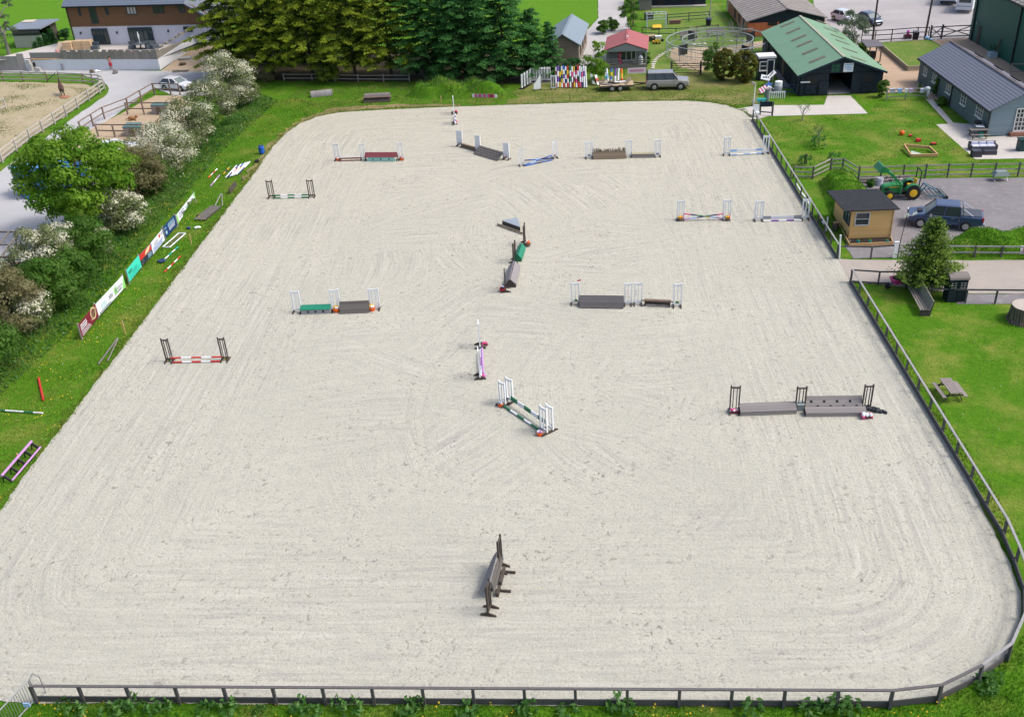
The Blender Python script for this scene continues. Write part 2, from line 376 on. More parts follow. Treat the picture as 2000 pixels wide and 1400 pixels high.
# back
sheet('tree_belt_floor', [(520, 158), (820, 160), (1090, 165), (1090, 120), (900, 100), (400, 100), (440, 150)], -.012, gravel('shade_dark_soil', (.07, .055, .035), (.10, .08, .05), (.05, .09, .02), .4, 8), .3)  # soil coloured dark to carry the darkness under the trees
G_WORN = grassmat('worn_grass', (.16, .17, .05), (.24, .21, .09), (.36, .28, .15), .35, .6, .8)
sheet('worn_track', [(470, 352), (512, 300), (545, 262), (590, 232), (650, 210), (760, 204), (900, 203), (900, 207), (760, 210), (655, 219), (610, 231), (575, 250), (548, 272), (520, 312), (492, 350)], -.006, G_WORN, .25)
sheet('back_verge', [(985, 204), (1120, 199), (1240, 196), (1340, 195), (1390, 198), (1430, 206), (1480, 205), (1485, 185), (1475, 160), (1375, 135), (1340, 140), (1180, 150), (1030, 165), (1000, 178)], -.008, G_DRY, .3)
sheet('far_lawn', [(1000, 90), (1140, 58), (1167, 36), (1163, -60), (900, -60)], -.008, G_FIELD, .1)
sheet('driveway', [(1165, -60), (1211, -60), (1222, 28), (1240, 76), (1180, 120), (1132, 140), (1122, 130), (1146, 60), (1169, 36)], -.004, M_DRIVE, .06)
sheet('garden_lawn', [(1262, 140), (1262, 0), (1400, 8), (1440, 60), (1500, 100), (1490, 150), (1470, 165), (1340, 142)], -.014, G_PLAY, .1)
sheet('sand_ring', [(1307, 112), (1312, 98), (1330, 92), (1400, 94), (1475, 82), (1490, 80), (1490, 92), (1410, 108), (1390, 118), (1375, 138), (1330, 133)], -.004, M_DIRT, .08)
# right
sheet('concrete_apron', [(1436, 213), (1480, 206), (1610, 205), (1616, 187), (1661, 187), (1695, 222), (1500, 227), (1478, 233), (1472, 232), (1455, 218)], -.004, M_CONC, .03)
sheet('tan_yard', [(1672, 100), (1720, 86), (1893, 74), (1912, 88), (2100, 185), (2100, 215), (1830, 195), (1813, 193), (1796, 160), (1789, 181), (1724, 181), (1724, 140)], -.004, M_TAN, .05)
sheet('car_park', [(1585, -80), (2150, -80), (2150, 20), (1893, 74), (1672, 93), (1590, 30)], -.006, M_PARK, .1)
sheet('patio', [(1808, 194), (1822, 194), (1862, 240), (1905, 243), (1925, 268), (2100, 255), (2100, 308), (1905, 311), (1828, 243), (1852, 242)], -.004, M_CONC, .03)
sheet('tarmac_yard', [(1672, 349), (2700, 344), (2700, 476), (2010, 476), (1985, 488), (1850, 490), (1780, 503), (1668, 505), (1650, 484), (1700, 400)], -.004, M_TARM, .1)
sheet('track', [(1634, 506), (1760, 508), (2700, 506), (2700, 575), (1880, 573), (1800, 566), (1740, 557), (1660, 551)], .0, M_TRACK, .06)
sheet('lower_yard', [(1868, 574), (2700, 576), (2700, 592), (1868, 594)], .004, M_TARM, .05)
sheet('garden_grass_far', [(1478, 234), (1500, 228), (1695, 224), (1662, 188), (1724, 183), (1810, 195), (1900, 312), (2700, 312), (2700, 346), (1672, 350), (1560, 346)], -.008, G_MOWN, .1)
sheet('mown_lawn', [(1662, 562), (1800, 585), (2700, 597), (3200, 1500), (1995, 1160), (1980, 1100)], -.008, G_MOWN, .05)
# ------------------------------------------------------------ show jumps
WW, WH = .56, 1.62
def wing_maker(kind):
    def mk():
        t = thing('jump_wing', 'wing', 'jump wing')
        wood = DARKW if kind == 'dark' else WHITE
        b = MB()
        if kind == 'panel':
            b.prism([(-WW/2, -.025, .12), (WW/2, -.025, .12), (WW/2+.04, -.025, WH-.02), (0, -.025, WH-.06), (-WW/2-.04, -.025, WH)], (0, .05, 0)); b.build('panel', wood, t)
            b = MB(); [b.bar((x, -.05, .12), (x, -.05, WH-.05), .06, .05) for x in (-WW/2, WW/2)]; b.build('frame', wood, t)
        else:
            sw = .10 if kind != 'dark' else .075
            for x in (-WW/2+.03, WW/2-.03): b.bar((x, 0, .13), (x, 0, WH), sw, .08)
            for z in (.19, WH-.13): b.bar((-WW/2, 0, z), (WW/2, 0, z), .06, .14 if kind != 'dark' else .08)
            b.build('frame', wood, t)
            b = MB(); xs = {'white': (0,), 'triple': (-.1, .1), 'dark': (-.1, .1)}[kind]
            for x in xs: b.bar((x, 0, .2), (x, 0, WH-.12), .065 if kind != 'dark' else .05, .045)
            b.build('slats', wood, t)
        for x in (-WW/2+.03, WW/2-.03):
            f = MB(); f.prism([(x-.035, -.36, 0), (x-.035, .36, 0), (x-.035, .34, .06), (x-.035, .08, .16), (x-.035, -.08, .16), (x-.035, -.34, .06)], (.07, 0, 0))
            f.build('foot', FOOTW, t)
        c = MB(); c.box((WW/2-.03, -.06, .42), (.07, .07, .05)); c.build('cup', STEEL, t)
        return t
    return mk
WK = {k: Once(wing_maker(k)) for k in ('white', 'triple', 'dark', 'panel')}
WINGS = {}
def wing(key, kind, l, r, top, label, group, dy=0.0, flip=False):
    a, b = P(l[0], l[1]+dy), P(r[0], r[1]+dy); c = (a+b)/2; d = b-a; h = hz(c, top)
    rz = math.atan2(d.y, d.x) + (math.pi if flip else 0)
    s = d.length/WW
    o = WK[kind].put((c.x, c.y, .008), rz, label, group, (max(.75, min(1.35, s)), 1, h/WH))
    u = d.normalized(); WINGS[key] = (c, u, d.length, h); return o
G1 = 'jump wings standing on the sand'
def edge_wing(key, kind, far, near, top, label):
    return wing(key, kind, near, far, top, label, G1)
# 1 red and white pole jump, left
wing('1a', 'dark', (325, 706), (339, 706), 661, 'dark slatted jump wing at the left end of the red and white poles', G1)
wing('1b', 'dark', (434, 703.5), (447.5, 703.5), 659, 'dark slatted jump wing at the right end of the red and white poles', G1)
wing('2a', 'dark', (525, 387), (537, 386.5), 352, 'dark slatted jump wing at the left end of the level green and white poles', G1)
wing('2b', 'dark', (603.5, 385.5), (615.5, 385), 351, 'dark slatted jump wing at the right end of the level green and white poles', G1)
wing('3a', 'triple', (655, 314), (665, 314), 280, 'white jump wing with an orange planter, left of the maroon poles', G1)
wing('3b', 'triple', (705, 312.5), (715, 312), 280, 'white jump wing between the maroon poles and the maroon roofed filler', G1)
wing('3c', 'triple', (779, 312.5), (788.5, 312), 278, 'white jump wing with an orange planter, right of the maroon roofed filler', G1)
edge_wing('4a', 'white', (887, 220), (887.5, 224.5), 189, 'white jump wing seen edge on, farthest one by the back edge of the arena')
edge_wing('4b', 'white', (888, 239.5), (888.2, 244.5), 212, 'white edge on jump wing beside a red planter, nearer of the back pair')
wing('5a', 'panel', (893.7, 285), (904, 286.5), 254.5, 'solid white panel wing left of the low brown box filler', G1)
wing('5b', 'panel', (930, 295.2), (939, 296.5), 264, 'solid white panel wing between the brown box and the grey brick board', G1)
wing('5c', 'panel', (984.8, 311), (995, 312.5), 278.5, 'solid white panel wing right of the slanting grey brick board', G1)
wing('6a', 'white', (1014.6, 324.3), (1023, 323.5), 290, 'white jump wing left of the crossed blue poles', G1)
wing('6b', 'triple', (1079, 309.7), (1088.5, 308.3), 276, 'white jump wing right of the crossed blue poles', G1)
wing('7a', 'triple', (1143.5, 309.5), (1158, 308.5), 276.5, 'white jump wing with pink flowers left of the brown brush box', G1)
wing('7b', 'triple', (1222, 307), (1234, 306.5), 273.5, 'white jump wing between the brown brush box and the grey plank box', G1)
wing('7c', 'triple', (1278.5, 306.5), (1290, 306), 272.5, 'white jump wing with pink flowers right of the grey plank box', G1)
wing('8a', 'triple', (1412.8, 303.5), (1425.6, 303.5), 268, 'white jump wing left of the pale blue and white plank', G1)
wing('8b', 'white', (1488.8, 300.5), (1500.8, 299.8), 264.5, 'white jump wing touching the fence, right of the pale blue and white plank', G1)
wing('9a', 'triple', (1321.6, 429), (1336, 429), 391, 'white jump wing left of the crossed rainbow poles', G1, .8)
wing('9b', 'triple', (1411, 428.2), (1426, 428.2), 389.5, 'white jump wing right of the crossed rainbow poles', G1, .8)
wing('10a', 'triple', (1473, 430), (1489.6, 430), 392, 'white jump wing left of the grey and white plank', G1, 1)
wing('10b', 'white', (1565, 428), (1579, 427.5), 388, 'white jump wing by the fence, right of the grey and white plank', G1, 1)
edge_wing('11a', 'dark', (1026, 473.5), (1023.5, 481.5), 438.5, 'grey jump wing seen edge on between the triangular box and the green block')
edge_wing('11b', 'dark', (1007.5, 506.5), (1003, 515), 473, 'grey jump wing seen edge on between the green block and the grey roofed box')
edge_wing('11c', 'dark', (987, 562), (988, 572.5), 529, 'grey jump wing seen edge on at the near end of the grey roofed box')
wing('12a', 'white', (574, 608), (590, 608), 568, 'white jump wing left of the green topped box with round holes', G1, 1.5)
wing('12b', 'triple', (648.6, 606.5), (666.6, 605.5), 565, 'white jump wing between the green topped box and the dark plank wall', G1, 1)
wing('12c', 'triple', (723.6, 602.5), (742.8, 602), 563.4, 'white jump wing right of the dark plank wall, with a yellow planter', G1, 1.5)
wing('13a', 'white', (1116, 591.6), (1132, 591.6), 551.7, 'white jump wing with a small red flag on top, left of the dark sleeper wall', G1, 2)
wing('13b', 'white', (1219.5, 593), (1234, 593), 552.5, 'white jump wing just right of the dark sleeper wall', G1, 2)
wing('13c', 'white', (1238.4, 592.3), (1253.8, 592.3), 551.5, 'white jump wing left of the low brown bench filler', G1, 2)
wing('13d', 'white', (1314.7, 596.5), (1330.8, 596.5), 553.5, 'white jump wing right of the low brown bench filler', G1, 2)
edge_wing('14a', 'white', (937.5, 672.7), (938, 681.8), 628.5, 'white jump wing seen edge on at the far end of the lilac poles')
edge_wing('14b', 'white', (937.2, 732.7), (938, 742), 681, 'white jump wing seen edge on at the near end of the lilac poles')
G2 = 'white wings of the slanting green and white jump'
wing('15a', 'white', (976.6, 787), (988, 793), 745.5, 'white jump wing, front one at the upper end of the slanting green and white plank', G1)
wing('15b', 'white', (990, 781), (1002.5, 787.5), 738.5, 'white jump wing, rear one at the upper end of the slanting green and white plank', G1)
wing('15c', 'white', (1056, 840), (1069, 849), 794.5, 'white jump wing, front one at the lower end of the slanting green and white plank', G1)
wing('15d', 'white', (1068, 835), (1080.5, 843.5), 791.5, 'white jump wing, rear one at the lower end of the slanting green and white plank', G1)
wing('16a', 'dark', (1423.8, 803.5), (1443, 804), 753, 'dark slatted jump wing left of the long grey plank bench', G1, 1)
wing('16b', 'dark', (1552, 799), (1571.7, 799), 754.8, 'dark slatted jump wing between the plank bench and the pierced grey wall', G1, 1)
wing('16c', 'dark', (1682, 798), (1700, 797), 751, 'dark slatted jump wing beside the dark bag, right of the pierced grey wall', G1, 1)
edge_wing('17a', 'dark', (981.5, 1104.5), (975.8, 1121), 1050.5, 'dark edge on jump wing at the far end of the leaning plank roof')
edge_wing('17b', 'dark', (959.5, 1185.5), (953.5, 1203.5), 1138, 'dark edge on jump wing at the near end of the leaning plank roof')
# poles --------------------------------------------------------------
PG = 'striped jump poles'
def pole(p, q, cols, label, r=.055, group=PG, name='jump_pole', flat=None):
    p, q = Vector(p), Vector(q); b = MB(p); mats = []; n = len(cols)
    for i, c in enumerate(cols):
        if c not in mats: mats.append(c)
        a, e = p.lerp(q, i/n), p.lerp(q, (i+1)/n)
        if flat: b.bar(a, e, flat[0], flat[1], m=mats.index(c))
        else: b.cyl(a, e, r, n=10, m=mats.index(c), cap=i in (0, n-1))
    return tag(b.build(name, mats, smooth=False), label, 'plank' if flat else 'jump pole', group)
def between(ka, kb, za, zb, off=.1, inset=.02):
    (a, u, wa, _), (b, v, wb, _) = WINGS[ka], WINGS[kb]; d = (b-a).normalized(); n = Vector((d.y, -d.x, 0))
    p = a + d*(wa/2+inset) + n*off; q = b - d*(wb/2+inset) + n*off
    return Vector((p.x, p.y, za)), Vector((q.x, q.y, zb))
RW = [RED, WHITE, RED, WHITE, RED]; GW = [GREEN, WHITE, GREEN, WHITE, GREEN]
pole(*between('1a', '1b', .30, .30, .08, -.05), RW, 'upper red and white striped pole between two dark wings')
pole(*between('1a', '1b', .07, .07, .22, .05), RW, 'lower red and white striped pole on the sand between two dark wings')
pole(*between('2a', '2b', .26, .26, .08, -.05), GW, 'upper green and white striped pole between two dark wings')
pole(*between('2a', '2b', .07, .07, .20, 0), GW, 'lower green and white striped pole on the sand between two dark wings')
pole(*between('3a', '3b', .42, .42, .06, -.1), [WHITE], 'thin white pole above the maroon pole at the back', .03)
pole(*between('3a', '3b', .22, .22, .08, -.1), [MAROON], 'thick maroon pole between two white wings at the back', .06)
pole(*between('3a', '3b', .06, .06, .25), [MAROON], 'thin maroon pole lying on the sand below the thick maroon pole', .04)
pole(P(889.5, 223, .3), P(889.7, 242, .3), [WHITE, PURP, WHITE, PURP, WHITE], 'white and purple pole end on by the back edge of the arena')
pole(P(1024.5, 313.5, .25), P(1078, 309.5, .1), [NAVY, BLUE, LBLUE, BLUE, NAVY], 'blue pole falling to the right, one of two crossed')
pole(P(1024.5, 322.5, .1), P(1078, 303.5, .35), [BLUE, LBLUE, BLUE, NAVY, BLUE], 'blue pole rising to the right, one of two crossed')
pole(P(1026, 324, .06), P(1079, 312.5, .06), [BLUE, BLUE, NAVY, BLUE, BLUE], 'blue pole lying on the sand below the crossed blue poles')
pole(*between('8a', '8b', .42, .42, .04), [LBLUE, WHITE, WHITE, WHITE, LBLUE], 'pale blue and white plank between white wings beside the fence', flat=(.04, .2), name='jump_plank', group='jump planks')
pole(*between('8a', '8b', .09, .16, .2), [LBLUE, WHITE, LBLUE, WHITE, LBLUE], 'pale blue and white pole below the plank beside the fence')
pole(*between('9a', '9b', .55, .12, .06, -.03), [PINK, NAVY, GREEN, YEL, LBLUE, LILAC], 'rainbow pole falling to the right, one of two crossed', .05)
pole(*between('9a', '9b', .12, .55, .16, -.03), [LILAC, LBLUE, NAVY, GREEN, NAVY, PINK], 'rainbow pole rising to the right, one of two crossed', .05)
pole(*between('10a', '10b', .26, .26, .05), [GREYP, WHITE, WHITE, WHITE, GREYP], 'grey and white plank between white wings near the wooden hut', flat=(.04, .26), name='jump_plank', group='jump planks')
pole(*between('10a', '10b', .06, .06, .24), [WHITE, PURP, WHITE, PURP, WHITE], 'white and purple pole below the grey and white plank')
pole(P(971.5, 438, .12), P(1021, 455.8, .12), [BROWNW], 'bare brown pole in front of the triangular box', .07)
pole(P(941, 680, .35), P(943.6, 729, .35), [LILAC], 'bare lilac pole running away between white edge on wings', .065)
pole(P(938.6, 682, .3), P(939.8, 733, .3), [WHITE, LILAC, WHITE], 'white and lilac pole lying alongside the lilac pole')
pole(*between('15a', '15c', .10, .10, .12, .05), GW, 'thin slanting green and white pole in front of the plank')
pole(*between('15b', '15d', .42, .42, .1, .0), [GREEN, WHITE, GREEN, WHITE, GREEN], 'slanting green and white plank between four white wings', flat=(.05, .26), name='jump_plank', group='jump planks')
# flowers and planters ----------------------------------------------
def planter(px, cols, label, s=.3, box=None, z=0.008, name='flower_planter', cat='planter', group='planters at the jump wings', n=7):
    s *= .60 if s > .28 else .8; g = P(*px); t = thing(name, label, cat, (g.x, g.y, z), group=group); b = MB()
    if box: b.lathe((0, 0, 0), [(s*.55, 0), (s*.7, s*.75), (s*.6, s*.75)], 10); b.build('pot', box, t)
    b = MB(); z0 = s*.75 if box else s*.3
    for i in range(n):
        a = i*2.4; rr = s*.45*math.sqrt(i/n); b.ball((rr*math.cos(a), rr*math.sin(a), z0+.35*s*(1-rr/s)), s*random.uniform(.22, .36), 7, m=i % len(cols), k=4)
    b.build('flowers', cols, t); return t
planter((659.5, 314), [ORANGE, RED, WHITE], 'orange planter at the foot of the white wing left of the maroon poles', .45, ORANGE)
planter((784.5, 313.5), [ORANGE, RED, GREYP], 'orange planter at the foot of the white wing right of the maroon roofed filler', .45, ORANGE)
planter((891, 222), [RED, PINK], 'red planter beside the farthest edge on white wing', .42, MAROON)
planter((891, 242.5), [RED, WHITE, PINK], 'red planter beside the nearer edge on white wing at the back', .42, WHITE)
planter((1328.5, 431.5), [YEL, ORANGE], 'yellow planter at the left white wing of the rainbow cross', .5, BROWNW)
planter((1421, 431), [YEL, ORANGE], 'yellow planter at the right white wing of the rainbow cross', .5, BROWNW)
planter((1031, 481), [RED, WHITE, ORANGE], 'red planter right of the grey edge on wing at the centre', .55, BROWNW)
planter((1018.5, 482.5), [RED, WHITE], 'red and white planter at the top of the green block', .5)
planter((981.5, 569), [WHITE, RED, NAVY], 'red white and navy planter left of the grey edge on wing at the centre', .5, RED)
planter((657.5, 609), [YEL, YEL, WHITE], 'yellow planter in front of the middle wing beside the green topped box', .55, ORANGE)
planter((727, 606.5), [YEL, YEL, WHITE], 'yellow planter at the right end of the dark plank wall', .55, ORANGE)
planter((947, 677), [PINK, PINK, MAROON], 'pink flower ball at the far end of the lilac poles', .6)
planter((943.7, 737.5), [PINK, LILAC], 'pink flower ball at the near end of the lilac poles', .55)
planter((977.5, 793.5), [GREYP, WHITE], 'orange pot of pale flowers at the upper end of the slanting plank', .4, ORANGE)
planter((1054, 850), [GREYP, WHITE, LILAC], 'orange pot of pale flowers at the lower end of the slanting plank', .42, ORANGE)
for k, (x, y, lab) in enumerate([(331, 705, 'yellow flowers in the left dark wing of the red and white poles'), (442, 702.5, 'yellow flowers in the right dark wing of the red and white poles'), (535, 383, 'yellow flowers in the left dark wing of the level green and white poles'), (610, 383, 'yellow flowers in the right dark wing of the level green and white poles')]):
    planter((x, y+1), [YEL, YEL, LEAFY], lab, .3 if k < 2 else .22, name='flower_bunch', cat='flowers', group='flowers stuck in wings', n=6)
for x, y, c, lab in [(1150, 309, PURP, 'purple flowers on the wing left of the brown brush box'), (1284, 306.5, PURP, 'purple flowers on the wing right of the grey plank box'), (1125, 594, LEAFY, 'green leaves in the wing left of the dark sleeper wall'), (1322, 598, LEAFY, 'green leaves in the wing right of the brown bench filler'),
                     (897, 286.5, PINK, 'pink flowers on the panel wing left of the brown box'), (988, 313, PINK, 'pink flowers on the panel wing right of the brick board'), (1084, 310, PINK, 'pink flowers on the wing right of the blue poles')]:
    planter((x, y), [c, c, LEAFY] if c != LEAFY else [LEAFY, G_MOWN], lab, .24, name='flower_bunch', cat='flowers', group='flowers stuck in wings', n=6, z=.2)
for x, y, lab in [(1434, 806.5, 'pink and white flower bunch in the left dark wing of the plank bench'), (1693.5, 816.5, 'pink and white flower bunch at the right end of the low plank box')]:
    g = P(x, y); t = thing('flower_bunch', lab, 'flowers', (g.x, g.y, .008), group='pink and white flower bunches'); b = MB()
    for i in range(12): b.ball((random.uniform(-.26, .26), random.uniform(-.1, .1), random.uniform(.1, .26)), random.uniform(.07, .11), 7, m=i % 2, k=4)
    b.build('blooms', [PINK, WHITE], t)
    b = MB(); b.box((0, 0, .05), (.55, .2, .1)); b.build('trough', MAROON, t)
# fillers -----------------------------------------------------------
FG = 'jump fillers'
def frame_between(ka, kb, off=.12, inset=.04):
    p, q = between(ka, kb, 0, 0, off, inset); d = (q-p); return (p+q)/2, math.atan2(d.y, d.x), d.length
PL_GREY = planks('grey_planks', (.20, .185, .175), (.32, .30, .29), 'z', .14); PL_DARK = planks('dark_planks', (.075, .07, .066), (.15, .14, .13), 'z', .14)
PL_BRN = planks('brown_planks', (.13, .10, .07), (.22, .175, .125), 'z', .13)
def filler(name, label, cat, c, rz): return thing(name, label, cat, (c.x, c.y, .008), rz, FG)
# 3: maroon roofed filler
c, rz, L = frame_between('3b', '3c', .15, .05); t = filler('jump_filler', 'maroon roofed filler on a pale mint base with dark holes', 'jump filler', c, rz)
b = MB(); b.prism([(-L/2+.05, -.32, .42), (-L/2+.05, .34, .42), (-L/2+.05, .1, .62)], (L-.1, 0, 0)); b.slab((-L/2, -.36, .40), (L/2, -.36, .40), (L/2, .12, .72), (-L/2, .12, .72), .04); b.build('roof', MAROON, t)
b = MB(); b.prism([(-L/2+.12, -.3, 0), (L/2-.12, -.3, 0), (L/2-.3, -.3, .4), (-L/2+.3, -.3, .4)], (0, .06, 0)); b.build('base_panel', MINT, t)
b = MB(); [b.bar((s*(L/2-.05), -.3, 0), (s*(L/2-.05), .25, .42), .07, .07) for s in (-1, 1)]; b.build('frame', FOOTW, t)
for x in (-L/4, 0, L/4): b = MB(); b.cyl((x, -.305, .2), (x, -.325, .2), .07, n=12); b.build('hole', BLACK, t)
# 5: brown box, slanting brick board
c, rz, L = frame_between('5a', '5b', .1, .0); t = filler('jump_filler', 'low brown box filler with a lighter top edge, between solid white wings', 'jump filler', c, rz)
b = MB(); b.box((0, 0, .17), (L, .14, .34)); b.build('board', BROWNW, t); b = MB(); b.box((0, 0, .365), (L+.04, .2, .05)); b.build('cap', mat('pale_brown_cap', (.27, .20, .14), .8), t)
def brickmat(name, a, bcol, mort, sc_=1, bw=.5, rh=.25, msz=.02):
    m, nt, bs = newmat(name); v = coords(nt); br = N(nt, 'ShaderNodeTexBrick')
    br.inputs['Color1'].default_value = (*a, 1); br.inputs['Color2'].default_value = (*bcol, 1); br.inputs['Mortar'].default_value = (*mort, 1)
    br.inputs['Scale'].default_value = sc_; br.inputs['Brick Width'].default_value = bw; br.inputs['Row Height'].default_value = rh; br.inputs['Mortar Size'].default_value = msz
    nt.links.new(v, br.inputs['Vector']); n = noise(nt, v, 4, 5, .7)
    c = mixc(nt, ramp(nt, n, [(.3, .5), (.7, 0)]), br.outputs[0], tuple(x*.6 for x in a)); nt.links.new(c, bs.inputs['Base Color']); bs.inputs['Roughness'].default_value = .85
    bump(nt, bs, br.outputs['Fac'], -.5, .02); return m
c, rz, L = frame_between('5b', '5c', .35, .02); t = filler('jump_filler', 'slanting dark grey filler painted with pale brick joints', 'jump filler', c, rz)
b = MB(); b.slab((-L/2, -.55, .05), (L/2, -.55, .05), (L/2, .3, .62), (-L/2, .3, .62), .05); b.build('board', brickmat('painted_bricks', (.07, .065, .063), (.10, .095, .09), (.26, .24, .22), 1, .42, .19, .02), t)
b = MB(); [b.bar((x, .3, 0), (x, .3, .58), .07, .07) for x in (-L/2+.1, L/2-.1)]; b.build('frame', FOOTW, t)
# 7: brush box, plank box
c, rz, L = frame_between('7a', '7b', .15, .0); t = filler('jump_filler', 'brown plank box stuffed with upright twigs', 'jump filler', c, rz)
b = MB(); b.slab((-L/2, -.32, .02), (L/2, -.32, .02), (L/2, -.02, .62), (-L/2, -.02, .62), .06); b.box((0, .1, .3), (L-.1, .3, .56)); b.build('box', PL_BRN, t)
b = MB()
for i in range(150):
    x = random.uniform(-L/2+.05, L/2-.05); h = (.30 if abs(x) > L*.28 else .2)*random.uniform(.6, 1.15); b.bar((x, random.uniform(0, .2), .55), (x+random.uniform(-.1, .1), random.uniform(-.05, .3), .6+h), .022)
b.build('brush', BROWNW, t)
c, rz, L = frame_between('7b', '7c', .15, .02); t = filler('jump_filler', 'low grey plank box with a pale straw coloured top', 'jump filler', c, rz)
b = MB(); b.box((0, 0, .17), (L, .3, .34)); b.build('box', PL_GREY, t); b = MB(); b.box((0, .0, .365), (L+.03, .38, .04)); b.build('top', mat('straw_board', (.38, .34, .22), .8), t)
# 11: centre group
g = P(1003, 443); t = thing('jump_filler', 'triangular low box with a bluish grey top and dark front', 'jump filler', (g.x, g.y, .008), 0, FG)
tp = [P(980.8, 430.8, .35), P(1010, 424, .35), P(1016, 443.5, .35)]
lo = [Vector((p.x, p.y, .008)) for p in tp]; b = MB(t); b.add(lo+[p-Vector((0, 0, .04)) for p in tp], [(0, 1, 2), (0, 3, 5, 2), (0, 1, 4, 3), (1, 2, 5, 4)]); b.build('side_boards', DARKW, t)
b = MB(t); b.prism([p-Vector((0, 0, .04)) for p in tp], (0, 0, .04)); b.build('top_board', mat('blue_grey_board', (.27, .32, .37), .6), t)
def roofbox(name, label, a, e, hw, h, m, base_m, off=0):
    a, e = Vector(a), Vector(e); c = (a+e)/2; d = e-a; t = filler(name, label, 'jump filler', c, math.atan2(d.y, d.x)); L = d.length
    b = MB(); b.slab((-L/2, -hw, h*.35), (L/2, -hw, h*.35), (L/2, -.02, h), (-L/2, -.02, h), .04); b.slab((-L/2, .02, h), (L/2, .02, h), (L/2, hw, h*.35), (-L/2, hw, h*.35), .04); b.build('roof', m, t)
    for x in (-L/2+.06, L/2-.06): b = MB(); b.prism([(x-.03, -hw*.9, 0), (x-.03, hw*.9, 0), (x-.03, hw*.9, h*.36), (x-.03, 0, h*.95), (x-.03, -hw*.9, h*.36)], (.06, 0, 0)); b.build('end_board', base_m, t)
    b = MB(); b.box((0, -hw*.9, h*.17), (L, .04, h*.3)); b.box((0, hw*.9, h*.17), (L, .04, h*.3)); b.build('skirt', base_m, t); return t
roofbox('jump_filler', 'green roofed block filler between grey edge on wings at the centre', P(1011, 511.5), P(1019, 488.5), .3, .55, mat('grass_green_paint', (.015, .20, .12), .6), GREEN)
roofbox('jump_filler', 'grey plank roofed box filler at the centre of the arena', P(996.5, 562), P(1005.5, 526), .42, .62, planks('roof_planks', (.20, .19, .195), (.32, .30, .31), 'y', .16), DARKW)
# 12
c, rz, L = frame_between('12a', '12b', .15, .0); t = filler('jump_filler', 'grey box filler with a green sloping top and round holes', 'jump filler', c, rz)
b = MB(); b.slab((-L/2, -.27, .32), (L/2, -.27, .32), (L/2, .18, .48), (-L/2, .18, .48), .05); b.build('top', mat('grass_green_paint', (.015, .20, .12), .6), t)
b = MB(); b.box((0, -.02, .16), (L-.06, .4, .32)); b.build('box', GREYP, t)
for x in (-L/4, 0, L/4): b = MB(); b.cyl((x, -.215, .17), (x, -.24, .17), .075, n=12); b.build('hole', BLACK, t)
c, rz, L = frame_between('12b', '12c', .2, .0); t = filler('jump_filler', 'dark weathered plank wall filler leaning back', 'jump filler', c, rz)
b = MB(); b.slab((-L/2, -.32, .02), (L/2, -.32, .02), (L/2, .12, .72), (-L/2, .12, .72), .05); b.build('planks', PL_DARK, t)
b = MB(); [b.bar((x, .13, 0), (x, .1, .7), .08, .08) for x in (-L/2+.05, L/2-.05)]; b.build('frame', FOOTW, t)
# 13
c, rz, L = frame_between('13a', '13b', .25, .03); t = filler('jump_filler', 'dark sleeper wall filler leaning back between white wings', 'jump filler', c, rz)
b = MB(); b.slab((-L/2, -.34, .02), (L/2, -.34, .02), (L/2, .2, .66), (-L/2, .2, .66), .08); b.build('sleepers', planks('sleeper_boards', (.075, .07, .072), (.13, .125, .13), 'z', .17), t)
b = MB(); [b.bar((x, .2, 0), (x, .18, .6), .09, .09) for x in (-L/2+.05, L/2-.05)]; b.build('frame', FOOTW, t)
c, rz, L = frame_between('13c', '13d', .1, .1); t = filler('jump_filler', 'low brown bench filler on end legs', 'jump filler', c, rz)
b = MB(); b.box((0, 0, .40), (L-.1, .26, .06)); b.bar((-L/2-.1, 0, .36), (L/2+.1, 0, .36), .06); b.build('top', BROWNW, t)
b = MB(); b.box((0, .1, .2), (L-.3, .04, .32)); b.build('back_board', DARKW, t)
for s in (-1, 1): b = MB(); b.box((s*(L/2-.12), 0, .19), (.08, .26, .37)); b.build('leg', DARKW, t)
g = WINGS['13a'][0]; t = thing('flag', 'small red flag on top of the white wing left of the sleeper wall', 'flag', (g.x+.12, g.y, WINGS['13a'][3])); b = MB(); b.bar((0, 0, -.05), (.03, 0, .12), .015); b.build('stick', WHITE, t); b = MB(); b.slab((.0, 0, .06), (.28, 0, .12), (.26, 0, .22), (.03, 0, .14), .006); b.build('cloth', RED, t)
# 16
c, rz, L = frame_between('16a', '16b', .12, .0); t = filler('jump_filler', 'long low grey two plank bench filler', 'jump filler', c, rz)
PLX = planks('grey_boards', (.17, .16, .16), (.27, .255, .25), 'y', .17)
b = MB(); b.slab((-L/2, -.3, .22), (L/2, -.3, .22), (L/2, .22, .46), (-L/2, .22, .46), .05); b.build('top_planks', PLX, t); b = MB(); b.box((0, -.27, .11), (L-.02, .05, .2)); b.box((0, .17, .2), (L-.02, .05, .4)); b.build('side_planks', PL_GREY, t)
c, rz, L = frame_between('16b', '16c', .0, .0); t = filler('jump_filler', 'grey plank wall filler pierced by dark holes', 'jump filler', c, rz)
b = MB(); b.slab((-L/2, -.2, .04), (L/2, -.2, .04), (L/2, .22, .74), (-L/2, .22, .74), .05); b.build('planks', PL_GREY, t)
for i in range(8):
    x = -L/2+.3+i*(L-.6)/7; f = .30 if i % 2 else .62; q = Vector((x, -.2+.42*f, .04+.7*f)); n = Vector((0, -.857, .514)); b = MB(); b.cyl(q+n*.03, q+n*.058, .075, n=10); b.build('hole', BLACK, t)
p, q = between('16b', '16c', 0, 0, .48, -.1); c = (p+q)/2; t = filler('jump_filler', 'low plank box filler in front of the pierced grey wall', 'jump filler', c, rz); L = (q-p).length
